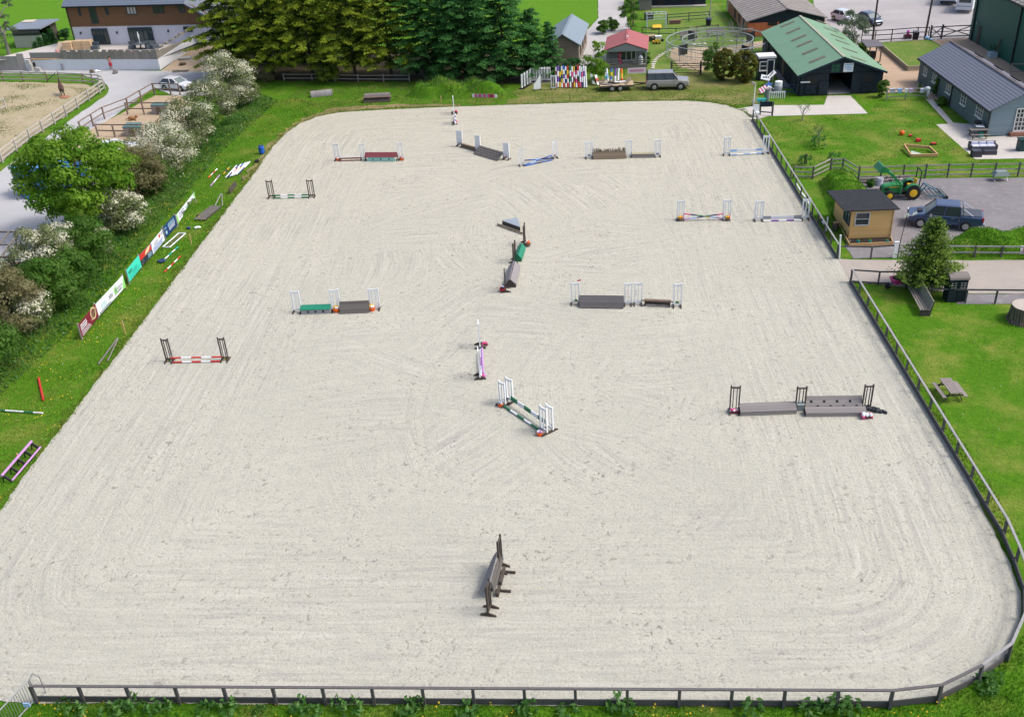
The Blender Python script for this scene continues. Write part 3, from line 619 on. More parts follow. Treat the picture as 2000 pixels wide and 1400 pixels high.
b = MB(); b.slab((-L/2, -.24, .2), (L/2, -.24, .2), (L/2, .2, .34), (-L/2, .2, .34), .05); b.build('top', PLX, t); b = MB(); b.box((0, -.2, .1), (L-.03, .05, .19)); b.build('front', PL_GREY, t); b = MB(); b.box((-L/2+.03, 0, .14), (.06, .4, .27)); b.box((L/2-.03, 0, .14), (.06, .4, .27)); b.build('end_boards', DARKW, t)
g = P(1562, 800); b = MB((g.x, g.y, .008)); b.box((g.x, g.y, .2), (.35, .3, .36)); b.box((g.x, g.y, .4), (.42, .36, .05)); b.cyl((g.x-.08, g.y, .42), (g.x+.08, g.y, .46), .03); tag(b.build('crate', mat('pale_grey_plastic', (.28, .33, .33), .5)), 'small grey box inside the middle dark wing of the plank bench', 'box')
g = P(1708, 803); bag = MB((g.x, g.y, .008))
for i in range(26): f = random.random(); bag.ball((g.x-.45+.95*f+random.uniform(-.07, .07), g.y+.2-.4*f+random.uniform(-.1, .1), .06+random.uniform(0, .22)*(1-f)), (random.uniform(.06, .2), random.uniform(.06, .14), random.uniform(.04, .12)), 6, k=4)
tag(bag.build('tarpaulin', mat('dark_tarpaulin', (.03, .036, .045), .45)), 'crumpled dark tarpaulin beside the right dark wing', 'tarpaulin')
# 17
a, e = P(960.5, 1170), P(977, 1107); d = e-a; c = (a+e)/2; t = filler('jump_filler', 'long grey plank roof leaning between two edge on dark wings, nearest jump', 'jump filler', c, math.atan2(d.y, d.x)); L = d.length
b = MB(); b.slab((-L/2-.1, .52, .34), (L/2, .22, .62), (L/2, -.02, .98), (-L/2, -.02, .98), -.06); b.build('planks', PLX, t)
b = MB(); b.slab((-L/2, -.1, .30), (L/2, -.1, .30), (L/2, -.02, .94), (-L/2, -.02, .94), .04); b.build('shaded_planks', PL_DARK, t)  # boards darkened in colour to give this side its shade
b = MB(); [b.box((x, -.22, .12), (.5, .12, .22)) for x in (-L/2+.4, 0.1, L/2-.4)]; b.build('blocks', DARKW, t)

for x in (-L/4, L/3): b = MB(); b.bar((x, -.75, .06), (x, .25, .06), .08, .1); b.bar((x, -.05, .05), (x, -.05, .7), .07); b.build('foot', FOOTW, t)
# ------------------------------------------------------------ fences
def polyline(pts, step):
    out = []
    for a, b in zip(pts[:-1], pts[1:]):
        k = max(1, round((b-a).length/step)); out += [a.lerp(b, i/k) for i in range(k)]
    return out+[pts[-1]]
def fence(name, label, pts, h, rails, mr, mp, step=1.93, post=.1, rail=(.05, .1), kick=None, cap=False, group=None, over=.04, kick_side=1, mr2=None):
    pts = [Vector((p[0], p[1], p[2] if len(p) > 2 else 0)) for p in pts]; t = thing(name, label, 'fence', pts[0], group=group)
    ps = polyline(pts, step)
    def nrm(i):
        a, b = ps[max(0, i-1)], ps[min(len(ps)-1, i+1)]; d = (b-a); d.z = 0; d.normalize(); return Vector((-d.y, d.x, 0)), math.atan2(d.y, d.x)
    for i, p in enumerate(ps):
        n, rz = nrm(i); b = MB(t); tl = random.uniform(-.012, .012); b.box(p+Vector((tl, 0, (h+over)/2)), (post, post, h+over), rz); b.build('post', mp, t)
    for z in rails:
        b = MB(t)
        for i in range(len(ps)-1):
            if cap and z == rails[-1]: b.bar(ps[i]+Vector((0, 0, h+over+.03)), ps[i+1]+Vector((0, 0, h+over+.03)), .11, .045, m=1 if mr2 and abs((ps[i+1]-ps[i]).normalized().y) > .5 else 0)
            else:
                n, _ = nrm(i); o = n*(post/2+rail[0]/2)*kick_side; b.bar(ps[i]+o+Vector((0, 0, z+random.uniform(-.01, .01))), ps[i+1]+o+Vector((0, 0, z+random.uniform(-.01, .01))), *rail)
        b.build('rail', [mr, mr2 or mr], t)
    if kick:
        b = MB(t)
        for i in range(len(ps)-1):
            n, _ = nrm(i); o = n*(post/2+.025)*kick_side; b.bar(ps[i]+o+Vector((0, 0, kick/2)), ps[i+1]+o+Vector((0, 0, kick/2)), .045, kick)
        b.build('kickboard', mp, t)
    return t
FDK = mat('fence_dark_wood', (.085, .083, .085), .8, .3, 3, dirt=(.16, .15, .14)); FTOP = mat('fence_rail_sky_tone', (.30, .30, .30), .8, .22, 2.5, dirt=(.07, .065, .06))  # second rail tone is paler: sky reflection put into the wood colour
AF = [Vector((19.4, 96.2, 0)), Vector((19.42, 63.4, 0))]
fence('arena_fence', 'dark post and rail arena fence running from the green barn to the pine hut', AF, .98, [.98], FTOP, FDK, kick=.3, cap=True, kick_side=-1)
B0 = [Vector((19.35, 59.6, 0)), Vector((19.3, 34.0, 0)), P(1978, 1100)+Vector((.1, 0, 0)), P(1997, 1156)+Vector((.1, 0, 0)), P(1997, 1210)+Vector((.1, 0, 0)), P(1967, 1290), P(1910, 1333), P(1831, 1372), P(1736, 1383), P(73, 1372)]
fence('arena_fence', 'dark post and rail arena fence with kickboards curving along the near end of the sand', B0, .9, [.9], mat('fence_rail_brown', (.11, .105, .108), .8, .3, 3, dirt=(.2, .19, .18)), FDK, kick=.3, cap=True, kick_side=-1, post=.11, mr2=FTOP)  # runs along Y take the paler rail tone that imitates reflected sky
# fences round the gateway
fence('roadside_fence', 'single rail dark fence in front of the wooden hut beside the track', [P(1634, 505), P(1700, 506), P(1752, 503)], .95, [.9], FDK, FDK, step=2.2, over=.02)
fence('roadside_fence', 'dark fence along the grass heap with a white sign at its right end', [P(1752, 503), P(1850, 505), P(2060, 507)], .95, [.45, .9], FTOP, FDK, step=1.75, over=.02)
fence('roadside_fence', 'dark fence between the track and the pink wheelbarrow', [P(1661, 552), P(1715, 556), P(1768, 556)], .95, [.08, .92], FDK, FDK, step=1.8, over=.02)
fence('roadside_fence', 'dark fence behind the tall locker box and round tree stump', [P(1812, 590), P(1885, 592), P(2060, 594)], .95, [.92], FDK, FDK, step=1.9, over=.02)
fence('yard_fence', 'grey three rail fence along the back of the tarmac yard', [P(1676, 352), P(1850, 347), P(2080, 344)], 1.2, [.25, .65, 1.08], RAILW, FDK, step=2.0)
fence('yard_fence', 'weathered rail fence climbing over the grass bank beside the arena', [P(1549, 348), P(1587, 349), P(1622, 332)+Vector((0, 0, .0)), P(1645, 332), P(1676, 352)], 1.0, [.15, .55, .95], RAILW, FDK, step=2.0)
PADW = mat('paddock_rail_wood', (.44, .41, .385), .8, .2, 2, dirt=(.2, .17, .15))
# left fences
fence('paddock_fence', 'pale three rail fence along the road side of the sandy paddock', [P(-40, 338), P(0, 318)+Vector((.3, 0, 0)), P(60, 275), P(130, 228), P(196, 183), P(206, 176), P(203, 168), P(195, 165), P(182, 164)], 1.25, [.3, .75, 1.18], PADW, PADW, rail=(.05, .15), post=.13, step=3.0)
fence('paddock_fence', 'pale rail fence along the far side of the sandy paddock, right of the gate', [P(182, 164), P(164, 163), P(117, 160)], 1.25, [.3, .75, 1.18], PADW, BROWNW, rail=(.05, .15), post=.13, step=2.9)
fence('paddock_fence', 'pale rail fence along the far side of the sandy paddock, left of the gate', [P(93, 160), P(46, 159), P(-30, 158)], 1.25, [.3, .75, 1.18], PADW, BROWNW, rail=(.05, .15), post=.13, step=3.6)
fence('paddock_fence', 'short end of pale rail fence standing inside the paddock at the left edge', [P(12, 212), P(-30, 226)], 1.25, [.3, 1.18], PADW, PADW, rail=(.05, .15), post=.13, step=3)
t = thing('field_gate', 'slender gate with one diagonal brace beside the brown horse', 'gate', P(93, 160)); a, e = P(94, 160), P(114, 160); b = MB(t)
for z in (.25, .55, .85, 1.15): b.bar(a+Vector((0, 0, z)), e+Vector((0, 0, z)), .04, .07)
b.build('bars', RAILW, t); b = MB(t); b.bar(a+Vector((0, -.05, .2)), e+Vector((0, -.05, 1.2)), .05, .08); b.build('brace', FDK, t)
PENW = mat('pen_wood', (.23, .18, .15), .8, .25, 3)
fence('pen_fence', 'brown pen fence running along the right side of the gravel road', [P(160, 262), P(205, 233), P(252, 215), P(302, 185)], 1.35, [.65, 1.3], PENW, PENW, rail=(.05, .13), post=.14, step=2.6)
fence('pen_fence', 'brown pen fence across the dirt in front of the white car', [P(303, 185), P(334, 185), P(352, 186)], 1.35, [.65, 1.3], PENW, PENW, rail=(.05, .13), post=.14, step=2.9, )
fence('pen_fence', 'brown pen fence across the dirt in front of the farther kennel box', [P(250, 224), P(282, 224), P(340, 224)], 1.35, [.65, 1.3], PENW, PENW, rail=(.05, .13), post=.14, step=2.9)
fence('pen_fence', 'brown pen fence across the dirt in front of the nearer kennel box', [P(192, 267), P(225, 268), P(290, 268)], 1.35, [.65, 1.3], PENW, PENW, rail=(.05, .13), post=.14, step=2.6)
# fences behind
fence('garden_fence', 'weathered low rail fence under the yellow green conifers', [P(555, 158), P(610, 158), P(700, 160), P(800, 160)], .9, [.3, .75], RAILW, RAILW, step=3.4)
fence('garden_fence', 'dark two rail fence across the middle of the play garden', [P(1254, 70), P(1320, 72), P(1402, 65)], 1.1, [.35, 1.0], FDK, FDK, step=2.3)
fence('garden_fence', 'dark two rail fence across the far play garden', [P(1303, 46), P(1345, 43), P(1385, 40)], 1.2, [.3, .75, 1.15], FDK, FDK, step=2.4)
fence('yard_fence', 'dark three rail fence in front of the car park', [P(1682, 84), P(1708, 84), P(1740, 82), P(1790, 78), P(1812, 78)], 1.5, [.3, .9, 1.45], FDK, FDK, step=2.2)
t = thing('field_gate', 'dark wooden double gate with crossed braces beside the dark green shed', 'gate', P(1815, 78))
ga, gb, gc = P(1816, 77.5), P(1838, 76), P(1894, 73.5)
for p_, q_ in ((ga, gb), (gb, gc)):
    b = MB(t)
    for z in (.25, 1.45): b.bar(p_+Vector((0, 0, z)), q_+Vector((0, 0, z)), .06, .12)
    mid = p_.lerp(q_, .5); b.bar(p_+Vector((0, 0, .25)), q_+Vector((0, 0, 1.4)), .05, .1); b.bar(p_+Vector((0, .06, 1.4)), q_+Vector((0, .06, .25)), .05, .1); b.bar(p_+Vector((0, 0, .85)), q_+Vector((0, 0, .85)), .05, .08); b.build('gate_leaf', FDK, t)
for p_ in (ga, gb): b = MB(t); b.box(p_+Vector((0, 0, .85)), (.18, .18, 1.7)); b.build('post', FDK, t)
fence('yard_fence', 'short rail fence between the slate roofed bungalow and the dark green shed', [P(1972, 148), P(2060, 146)], 1.3, [.4, 1.2], RAILW, RAILW, step=2.5)
# metal field gate at the near left corner
t = thing('metal_gate', 'galvanised tubular gate with close upright bars at the near left corner', 'gate', P(55, 1378)); a = P(72, 1368); e = P(5, 1440); b = MB(t); u = Vector((0, 0, 1))
for z in (.12, 1.15): b.cyl(a+u*z, e+u*z, .028, n=8)
b.cyl(a+u*.12, a+u*1.15, .028, n=8); b.cyl(e+u*.12, e+u*1.15, .028, n=8); b.build('frame', STEEL, t)
b = MB(t); k = 16
for i in range(1, k): q = a.lerp(e, i/k); b.cyl(q+u*.12, q+u*1.15, .011, n=6)
b.build('bars', STEEL, t)
t = thing('metal_hurdle', 'slim steel hoop brace standing against the corner of the near fence', 'gate', P(78, 1362)); a = P(74, 1364); e = P(90, 1352); b = MB(t); b.tube([a, a+u*1.1, a.lerp(e, .5)+u*1.25, e+u*.9, e+u*.0], .022); b.build('hoop', STEEL, t)
b = MB(t); b.box(P(52, 1376, .55), (.25, .04, .2)); b.build('latch_plate', LBLUE, t)
# ------------------------------------------------------------ buildings
def onpl(px, py, p0, n):
    d = ROT @ _ray(px, py); o = Vector((0, 0, CAMH)); n = Vector(n); return o + d*((Vector(p0)-o).dot(n)/d.dot(n))
def ribbed(name, a, bcol, axis='y', width=.3, rough=.5, dirt=(.2, .2, .18), amt=.4, spec=.4, lines=.85):
    """profiled sheet or slates: soft ribs every `width` metres"""
    if name in MATS: return MATS[name]
    m, nt, bs = newmat(name); v = coords(nt); sx = N(nt, 'ShaderNodeSeparateXYZ'); nt.links.new(v, sx.inputs[0])
    d = N(nt, 'ShaderNodeMath', operation='DIVIDE'); nt.links.new(sx.outputs['xyz'.index(axis)], d.inputs[0]); d.inputs[1].default_value = width
    f = N(nt, 'ShaderNodeMath', operation='PINGPONG'); nt.links.new(d.outputs[0], f.inputs[0]); f.inputs[1].default_value = .5
    h = ramp(nt, f.outputs[0], [(.1, 0), (.3, 1)]); n = noise(nt, v, .8, 6, .7); n2 = noise(nt, coords(nt, (.4, 3, 3) if axis == 'y' else (3, .4, 3)), 1.5, 5, .7)
    c = mixc(nt, n2, a, bcol); c = mixc(nt, ramp(nt, n, [(.5, 0), (.75, amt)]), c, dirt)
    c = mixc(nt, h, tuple(x*lines for x in a), c)
    nt.links.new(c, bs.inputs['Base Color']); bs.inputs['Roughness'].default_value = rough; bs.inputs['Specular IOR Level'].default_value = spec
    bump(nt, bs, h, .4, .03); MATS[name] = m; return m
NAVYB = planks('navy_boards', (.012, .021, .030), (.02, .03, .042), 'x', .16, .6)
NAVYS = planks('navy_side_boards', (.012, .021, .030), (.02, .03, .042), 'y', .16, .6)
WIN = glass(); FRW = mat('white_frame', (.70, .70, .68), .5, .08); FRD = mat('dark_frame', (.03, .05, .065), .4, .1)
def window(t, c, u, w, h, frame=FRW, cols=2, rows=2, n=None, name='window', sill=True, pane=None, depth=.07, bar=.05):
    """a window part with its pane and sill as sub-parts; u = direction along the wall, n = outward normal"""
    c = Vector(c); u = Vector(u).normalized(); n = Vector(n).normalized(); z = Vector((0, 0, 1)); b = MB(t)
    def bx(p, q, th=bar): b.bar(p+n*depth/2, q+n*depth/2, depth, th, up=u if abs((q-p).normalized().dot(z)) > .9 else z)
    for k in range(cols+1): o = u*(-w/2+w*k/cols); bx(c+o-z*h/2, c+o+z*h/2, bar if k in (0, cols) else bar*.7)
    for k in range(rows+1): o = z*(-h/2+h*k/rows); bx(c+o-u*w/2, c+o+u*w/2, bar if k in (0, rows) else bar*.6)
    f = b.build(name, frame, t)
    b = MB(t); b.slab(c-u*w/2-z*h/2+n*.012, c+u*w/2-z*h/2+n*.012, c+u*w/2+z*h/2+n*.012, c-u*w/2+z*h/2+n*.012, .006); b.build('pane', pane or WIN, f)
    if sill: b = MB(t); b.bar(c-u*(w/2+.08)-z*(h/2+.05)+n*.06, c+u*(w/2+.08)-z*(h/2+.05)+n*.06, .14, .08); b.build('sill', frame, f)
    return f
def gable(t, x0, x1, y0, y1, he, hr, mw_side, mw_end, mr, over=.25, rt=.08, M=None, front=True, z0=0, name='wall', trim=None):
    """walls and a pitched roof, ridge along y; M maps local to world"""
    M = M or (lambda x, y, z: Vector((x, y, z))); xm = (x0+x1)/2; tk = .12
    for s, x in ((0, x0), (1, x1)):
        b = MB(t); xi = x+tk*(1 if s == 0 else -1); b.prism([M(x, y0, z0), M(xi, y0, z0), M(xi, y1, z0), M(x, y1, z0)], Vector((0, 0, he-z0))); b.build(name, mw_side, t)
    ys = ((y0, tk), (y1, -tk)) if front else ((y1, -tk),)
    for y, k in ys:
        b = MB(t); d = M(0, k, 0)-M(0, 0, 0); b.prism([M(x0+tk, y, z0), M(x1-tk, y, z0), M(x1-tk, y, he), M(xm, y, hr-.03), M(x0+tk, y, he)], d); b.build(name, mw_end, t)
    sl = (hr-he)/(xm-x0); xo0, xo1 = x0-over, x1+over; eo = he-over*sl
    r = []
    for a, e in ((xo0, xm), (xm, xo1)):
        b = MB(t); za, ze = (eo, hr) if a == xo0 else (hr, eo)
        b.slab(M(a, y0-over, za+.02), M(e, y0-over, ze+.02), M(e, y1+over, ze+.02), M(a, y1+over, za+.02), rt); r.append(b.build('roof', mr, t))
    b = MB(t); b.bar(M(xm, y0-over-.02, hr+rt+.03), M(xm, y1+over+.02, hr+rt+.03), .28, .05); b.build('ridge_cap', trim or mr, t)
    return r
# --- slate roofed bungalow
t = thing('bungalow', 'grey boarded bungalow with a long blue grey slate roof and white windows', 'bungalow', (39.1, 88.3, 0))
BW = mat('grey_render', (.125, .165, .165), .8, .12, 1.5, dirt=(.2, .22, .2)); BC = planks('grey_cladding', (.17, .235, .27), (.22, .29, .33), 'z', .2, .7, .1)
SLATE = ribbed('slate_roof', (.155, .17, .215), (.19, .205, .25), 'x', .27, .55, (.12, .13, .16), .3, .3, .72)
x0, x1, y0, y1 = 39.1, 45.02, 88.3, 107.5
rf = gable(t, x0, x1, y0, y1, 2.42, 3.92, BW, BC, SLATE, .22, trim=mat('ridge_tile', (.10, .085, .09), .7))
for px, py, wd, cols in ((1809, 134, .9, 2), (1826, 149, .9, 2), (1854, 170, 1.15, 2), (1883, 192, 1.15, 2), (1914.5, 215, 1.5, 3)):
    c = onpl(px, py, (x0, 0, 0), (1, 0, 0)); window(t, (x0, c.y, 1.62), (0, 1, 0), wd, 1.0, FRW, cols, 3, (-1, 0, 0))
c = onpl(2003, 237, (0, y0, 0), (0, 1, 0)); window(t, (c.x, y0, 1.42), (1, 0, 0), 1.9, 2.0, FRW, 6, 5, (0, -1, 0), 'french_door', True, bar=.09)
b = MB(t); b.box((c.x, y0-.25, .16), (2.6, .5, .32)); b.build('step', mat('brick_step', (.28, .14, .10), .85, .3), t)
for a, q in (((x0-.27, y0-.2, 2.30), (x0-.27, y1+.2, 2.30)),): b = MB(t); b.bar(a, q, .12, .1); b.build('gutter', BLACK, t)
b = MB(t); b.bar((x0-.06, y0-.06, 0), (x0-.06, y0-.06, 2.3), .1); b.build('drainpipe', BLACK, t)
b = MB(t); b.bar((x0-.06, y0+9.4, 0), (x0-.06, y0+9.4, 2.3), .09); b.build('drainpipe', BLACK, t)
for y in (103.0, 98.0, 94.0): b = MB(t); b.box((43.3, y, 3.58), (.5, 1.3, .12), R=Matrix.Rotation(R_(27), 3, 'Y')); b.build('roof_vent', BLACK, t)
b = MB(t); b.box((x0+5.3, y0-.08, 1.9), (.2, .16, .2)); b.build('wall_lamp', BLACK, t)
# --- green roofed barn
t = thing('stable_barn', 'black boarded stable barn with a pale green sheet roof and wide open doorway', 'barn', (29.8, 103.7, 0))
GRF = ribbed('green_sheet_roof', (.15, .29, .16), (.19, .345, .20), 'y', .35, .45, (.10, .17, .11), .6, .55, .85)
x0, x1, y0, y1, he, hr = 25.5, 34.1, 103.7, 123.8, 2.25, 3.85; xm = (x0+x1)/2
roofs = gable(t, x0, x1, y0, y1, he, hr, NAVYS, NAVYB, GRF, .3, front=False, trim=mat('tan_ridge', (.35, .36, .26), .6))
dl, dr = onpl(1617.5, 165, (0, y0, 0), (0, 1, 0)).x, onpl(1663, 165, (0, y0, 0), (0, 1, 0)).x; dh = 2.25
b = MB(t); zr = lambda x: he+(hr-he)*(1-abs(x-xm)/(xm-x0))-.05; ex = Vector((0, .12, 0))
b.prism([(x0+.13, y0, 0), (dl, y0, 0), (dl, y0, dh), (x0+.13, y0, dh-.02)], ex); b.prism([(dr, y0, 0), (x1-.13, y0, 0), (x1-.13, y0, dh-.02), (dr, y0, dh)], ex)
b.prism([(x0+.13, y0, dh), (x1-.13, y0, dh), (x1-.13, y0, zr(x1)), (xm, y0, zr(xm)), (x0+.13, y0, zr(x0))], ex); b.build('front_wall', NAVYB, t)
b = MB(t); b.bar((x0-.3, y0-.32, he-.12), (xm, y0-.32, hr+.02), .05, .2); b.bar((xm, y0-.32, hr+.02), (x1+.3, y0-.32, he-.12), .05, .2); b.build('bargeboard', mat('navy_trim', (.015, .03, .05), .5), t)
for px, py in ((1584.5, 160), (1696, 156)):
    c = onpl(px, py, (0, y0, 0), (0, 1, 0)); b = MB(t); b.box((c.x, y0-.01, 1.55), (1.15, .05, .8)); w_ = b.build('stable_window', BLACK, t)
    b = MB(t); b.box((c.x, y0-.05, .65), (1.1, .07, .95)); hd = b.build('half_door', NAVYB, t)
    b = MB(t); b.bar((c.x-.5, y0-.1, .2), (c.x+.5, y0-.1, 1.1), .05, .08); b.bar((c.x-.5, y0-.1, 1.1), (c.x+.5, y0-.1, .2), .05, .08); b.build('cross_brace', mat('navy_trim', (.015, .03, .05), .5), hd)
b = MB(t); b.box((dl-.5, y0-.12, .75), (1.0, .06, 1.35)); hd = b.build('open_half_door', NAVYB, t); b = MB(t); b.bar((dl-.95, y0-.17, .15), (dl-.05, y0-.17, 1.35), .05, .08); b.build('cross_brace', mat('navy_trim', (.015, .03, .05), .5), hd)
b = MB(t); b.box((x0+.6, y0-.03, 1.45), (1.0, .03, .14)); b.build('notice_board', WHITE, t)
c = onpl(1632.5, 133, (0, y0, 0), (0, 1, 0)); window(t, (c.x, y0, c.z), (1, 0, 0), .9, .85, FRD, 2, 2, (0, -1, 0), sill=False, pane=mat('green_pane', (.03, .10, .07), .2))
c = onpl(1657, 132, (0, y0, 0), (0, 1, 0)); b = MB(t); b.box((c.x, y0-.04, c.z), (1.0, .04, .9)); sg = b.build('sign_panel', WHITE, t)
b = MB(t); [b.box((c.x+dx, y0-.065, c.z+dz), (w_, .01, .1)) for dz, w_, dx in ((.3, .8, 0), (.12, .6, -.1), (-.06, .75, 0), (-.24, .5, .1))]; b.build('lettering', LBLUE, sg)
sl = (hr-he)/(xm-x0)
SKY_L = mat('aged_rooflight', (.16, .13, .09), .5, .3)
for side, pts in ((-1, [(1538, 48), (1549, 61), (1560, 75), (1571, 86), (1582, 101), (1596, 117)]), (1, [(1608, 45), (1622, 59), (1635, 72), (1645, 83), (1660, 99), (1677, 116)])):
    n = Vector((side*sl, 0, 1)).normalized()
    for px, py in pts:
        c = onpl(px, py, (xm, 0, hr+.1), n); ux = Vector((1, 0, -side*sl)).normalized()*.85; uy = Vector((0, .28, 0)); c += n*.03
        b = MB(t); b.slab(c-ux-uy, c+ux-uy, c+ux+uy, c-ux+uy, .012); b.build('rooflight', SKY_L, roofs[0 if side < 0 else 1])
for k in range(6):
    y = y0+2+k*3.0; b = MB(t); b.box((x0-.03, y, 1.2), (.06, 1.1, 2.0)); b.build('stable_door', mat('dark_door', (.012, .018, .024), .6) if k % 2 else BROWNW if k == 2 else mat('dark_door', (.012, .018, .024), .6), t)
b = MB(t); b.box((xm, y0+10, .008), (x1-x0-.4, 19.6, .012)); b.build('barn_floor', M_CONC, t)
for k in range(5): b = MB(t); b.box((dr+.4, y0+2+k*3.5, 1.1), (.08, 3.2, 2.2)); b.box((dl-.4, y0+2+k*3.5, 1.1), (.08, 3.2, 2.2)); b.build('stall_partition', NAVYS, t)
# deck beside the barn
t = thing('timber_deck', 'weathered grey timber walkway along the left side of the green roofed barn', 'walkway', P(1530, 165)); b = MB(t)
b.prism([P(1508, 140, 0), P(1532, 172, 0), P(1542, 172, 0), P(1519, 138, 0)], (0, 0, .14)); b.build('boards', planks('deck_boards', (.15, .145, .14), (.22, .21, .2), 'y', .3), t)
# --- brick barn behind
t = thing('brick_barn', 'red brick barn with a wide dirty grey sheet roof', 'barn', (25.1, 131.8, 0))
BR = brickmat('red_bricks', (.50, .13, .055), (.58, .17, .08), (.36, .22, .15), 1, .45, .15, .012); DGR = ribbed('dirty_grey_roof', (.19, .175, .165), (.31, .29, .275), 'y', 1.1, .9, (.46, .44, .42), .7, .15, .75)
a = onpl(1539, 19, (0, 131.6, 0), (0, 1, 0)); ee = onpl(1617, 39, (0, 131.6, 0), (0, 1, 0)); xw = 2*a.x-25.1
gable(t, 25.1, xw, 131.8, 148, 1.95, a.z, BR, mat('navy_gable', (.014, .022, .034), .6), DGR, .3)
b = MB(t); b.box(((25.1+29)/2, 131.72, .85), (3.9, .1, 1.7)); b.build('front_brickwork', BR, t)
b = MB(t); b.box((28.2, 131.65, 1.55), (1.2, .04, .5)); b.build('opening', BLACK, t)
for y in (135, 138.5, 142): b = MB(t); b.box((25.05, y, 1.1), (.06, .9, 1.6)); b.build('doorway', DARKW, t)
# --- timber hut
t = thing('timber_hut', 'new pine hut with a black sloping felt roof and two windows by the gateway', 'hut', (21, 65.8, 0))
PN = planks('pine_cladding', (.60, .38, .14), (.70, .46, .20), 'z', .16, .7, .07)
hx0, hx1, hy0, hy1 = 21.0, 23.95, 66.45, 70.9
for nm, pts, ex in (('wall', [(hx0, hy0, .12), (hx0, hy1, .12), (hx0, hy1, 1.95), (hx0, hy0, 2.3)], (.06, 0, 0)), ('wall', [(hx1-.06, hy0, .12), (hx1-.06, hy1, .12), (hx1-.06, hy1, 1.95), (hx1-.06, hy0, 2.3)], (.06, 0, 0)), ('front_wall', [(hx0+.06, hy0, .12), (hx1-.06, hy0, .12), (hx1-.06, hy0, 2.3), (hx0+.06, hy0, 2.3)], (0, .06, 0)), ('back_wall', [(hx0+.06, hy1-.06, .12), (hx1-.06, hy1-.06, .12), (hx1-.06, hy1-.06, 1.94), (hx0+.06, hy1-.06, 1.94)], (0, .06, 0))):
    b = MB(t); b.prism(pts, ex); b.build(nm, PN, t)
b = MB(t); b.slab((hx0-.62, hy0-.22, 2.31), (hx1+.35, hy0-.22, 2.31), (hx1+.35, hy1+.35, 1.94), (hx0-.62, hy1+.35, 1.94), .07); b.build('roof', mat('black_felt', (.018, .02, .026), .85, .2, 1.2, dirt=(.06, .065, .07), dirt_amt=.5), t)
b = MB(t); [b.box((x, y, 1.15), (.07, .07, 2.1)) for x, y in ((hx0-.012, hy0-.012), (hx1+.012, hy0-.012))]; b.build('corner_post', PINE, t)
c = onpl(1684, 427.5, (0, hy0, 0), (0, 1, 0)); window(t, (c.x, hy0, c.z), (1, 0, 0), .98, .95, mat('aluminium_frame', (.55, .58, .62), .4), 1, 2, (0, -1, 0), sill=False)
c = onpl(1655, 422, (hx0, 0, 0), (1, 0, 0)); window(t, (hx0, c.y, c.z), (0, 1, 0), 1.5, .95, FRD, 2, 1, (-1, 0, 0), sill=False, pane=glass('greenish_glass', (.05, .09, .09)))
b = MB(t); b.box(((hx0+hx1)/2, (hy0+hy1)/2, .06), (hx1-hx0-.1, hy1-hy0-.1, .12)); b.build('base', BROWNW, t)
t = thing('planter_bed', 'low pine planter bed with small plants in front of the pine hut', 'planter', P(1700, 478)); b = MB(t)
q = [P(1659, 482), P(1743, 478), P(1739, 468), P(1662, 471)]
b.bar(q[0]+Vector((0, 0, .12)), q[1]+Vector((0, 0, .12)), .06, .24); b.bar(q[1]+Vector((0, 0, .12)), q[2]+Vector((0, 0, .12)), .06, .24); b.bar(q[0]+Vector((0, 0, .12)), P(1632, 430)+Vector((0, 0, .12)), .06, .24); b.build('boards', PINE, t)
b = MB(t); b.prism([p+Vector((0, 0, .02)) for p in q], (0, 0, .14)); b.build('soil', mat('soil', (.03, .022, .018), .95, .3), t)
for x in (1675, 1698, 1731): g = P(x, 474); planter((x, 477.5), [LEAFY, G_MOWN], 'small potted plant in the planter bed, %s' % {1675: 'left one', 1698: 'middle one', 1731: 'right one'}[x], .32, TEAL, z=.16, name='potted_plant', cat='plant', group='potted plants by the hut')
tag((lambda b: (b.prism([P(1725, 438), P(1741, 436), P(1741, 440), P(1727, 444)], (0, 0, .3)), b.build('timber_step', PINE))[1])(MB(tuple(P(1733, 440)))), 'new pine step at the right side of the pine hut', 'step')
# --- pink roofed cabin
rz = R_(-6); ca, sa = math.cos(rz), math.sin(rz); CO = P(1182, 134)
def MC(x, y, z): return CO+Vector((x*ca-y*sa, x*sa+y*ca, z))
t = thing('cabin', 'grey summerhouse with a faded red felt roof and a small veranda', 'cabin', CO)
CG = planks('grey_cabin_boards', (.20, .215, .225), (.26, .275, .285), 'z', .16); CW = 4.95
dp = 6.8; PKR = mat('faded_red_felt', (.33, .11, .115), .85, .14, 1.2, dirt=(.26, .10, .10)); 
gable(t, 0, CW, 1.3, dp, 2.1, 2.95, CG, CG, PKR, .12, M=MC, front=True)
b = MB(t); b.slab(MC(-.15, -.25, 2.1), MC(CW/2, -.25, 2.97), MC(CW/2, 1.2, 2.97), MC(-.15, 1.2, 2.1), .08); b.slab(MC(CW/2, -.25, 2.97), MC(CW+.15, -.25, 2.1), MC(CW+.15, 1.2, 2.1), MC(CW/2, 1.2, 2.97), .08); b.build('porch_roof', PKR, t)
b = MB(t); b.prism([MC(0, -.2, 1.98), MC(CW, -.2, 1.98), MC(CW, -.2, 2.08), MC(CW/2, -.2, 2.9), MC(0, -.2, 2.08)], MC(0, .08, 0)-MC(0, 0, 0)); b.build('porch_gable', CG, t)
for x in (.08, CW-.08): b = MB(t); b.bar(MC(x, -.1, .0), MC(x, -.1, 2.05), .12); b.build('porch_post', mat('pale_grey_wood', (.34, .36, .37), .7), t)
b = MB(t); b.box(MC(CW/2, .55, .2), (CW, 1.5, .4), rz); b.build('veranda_floor', GREYW, t)
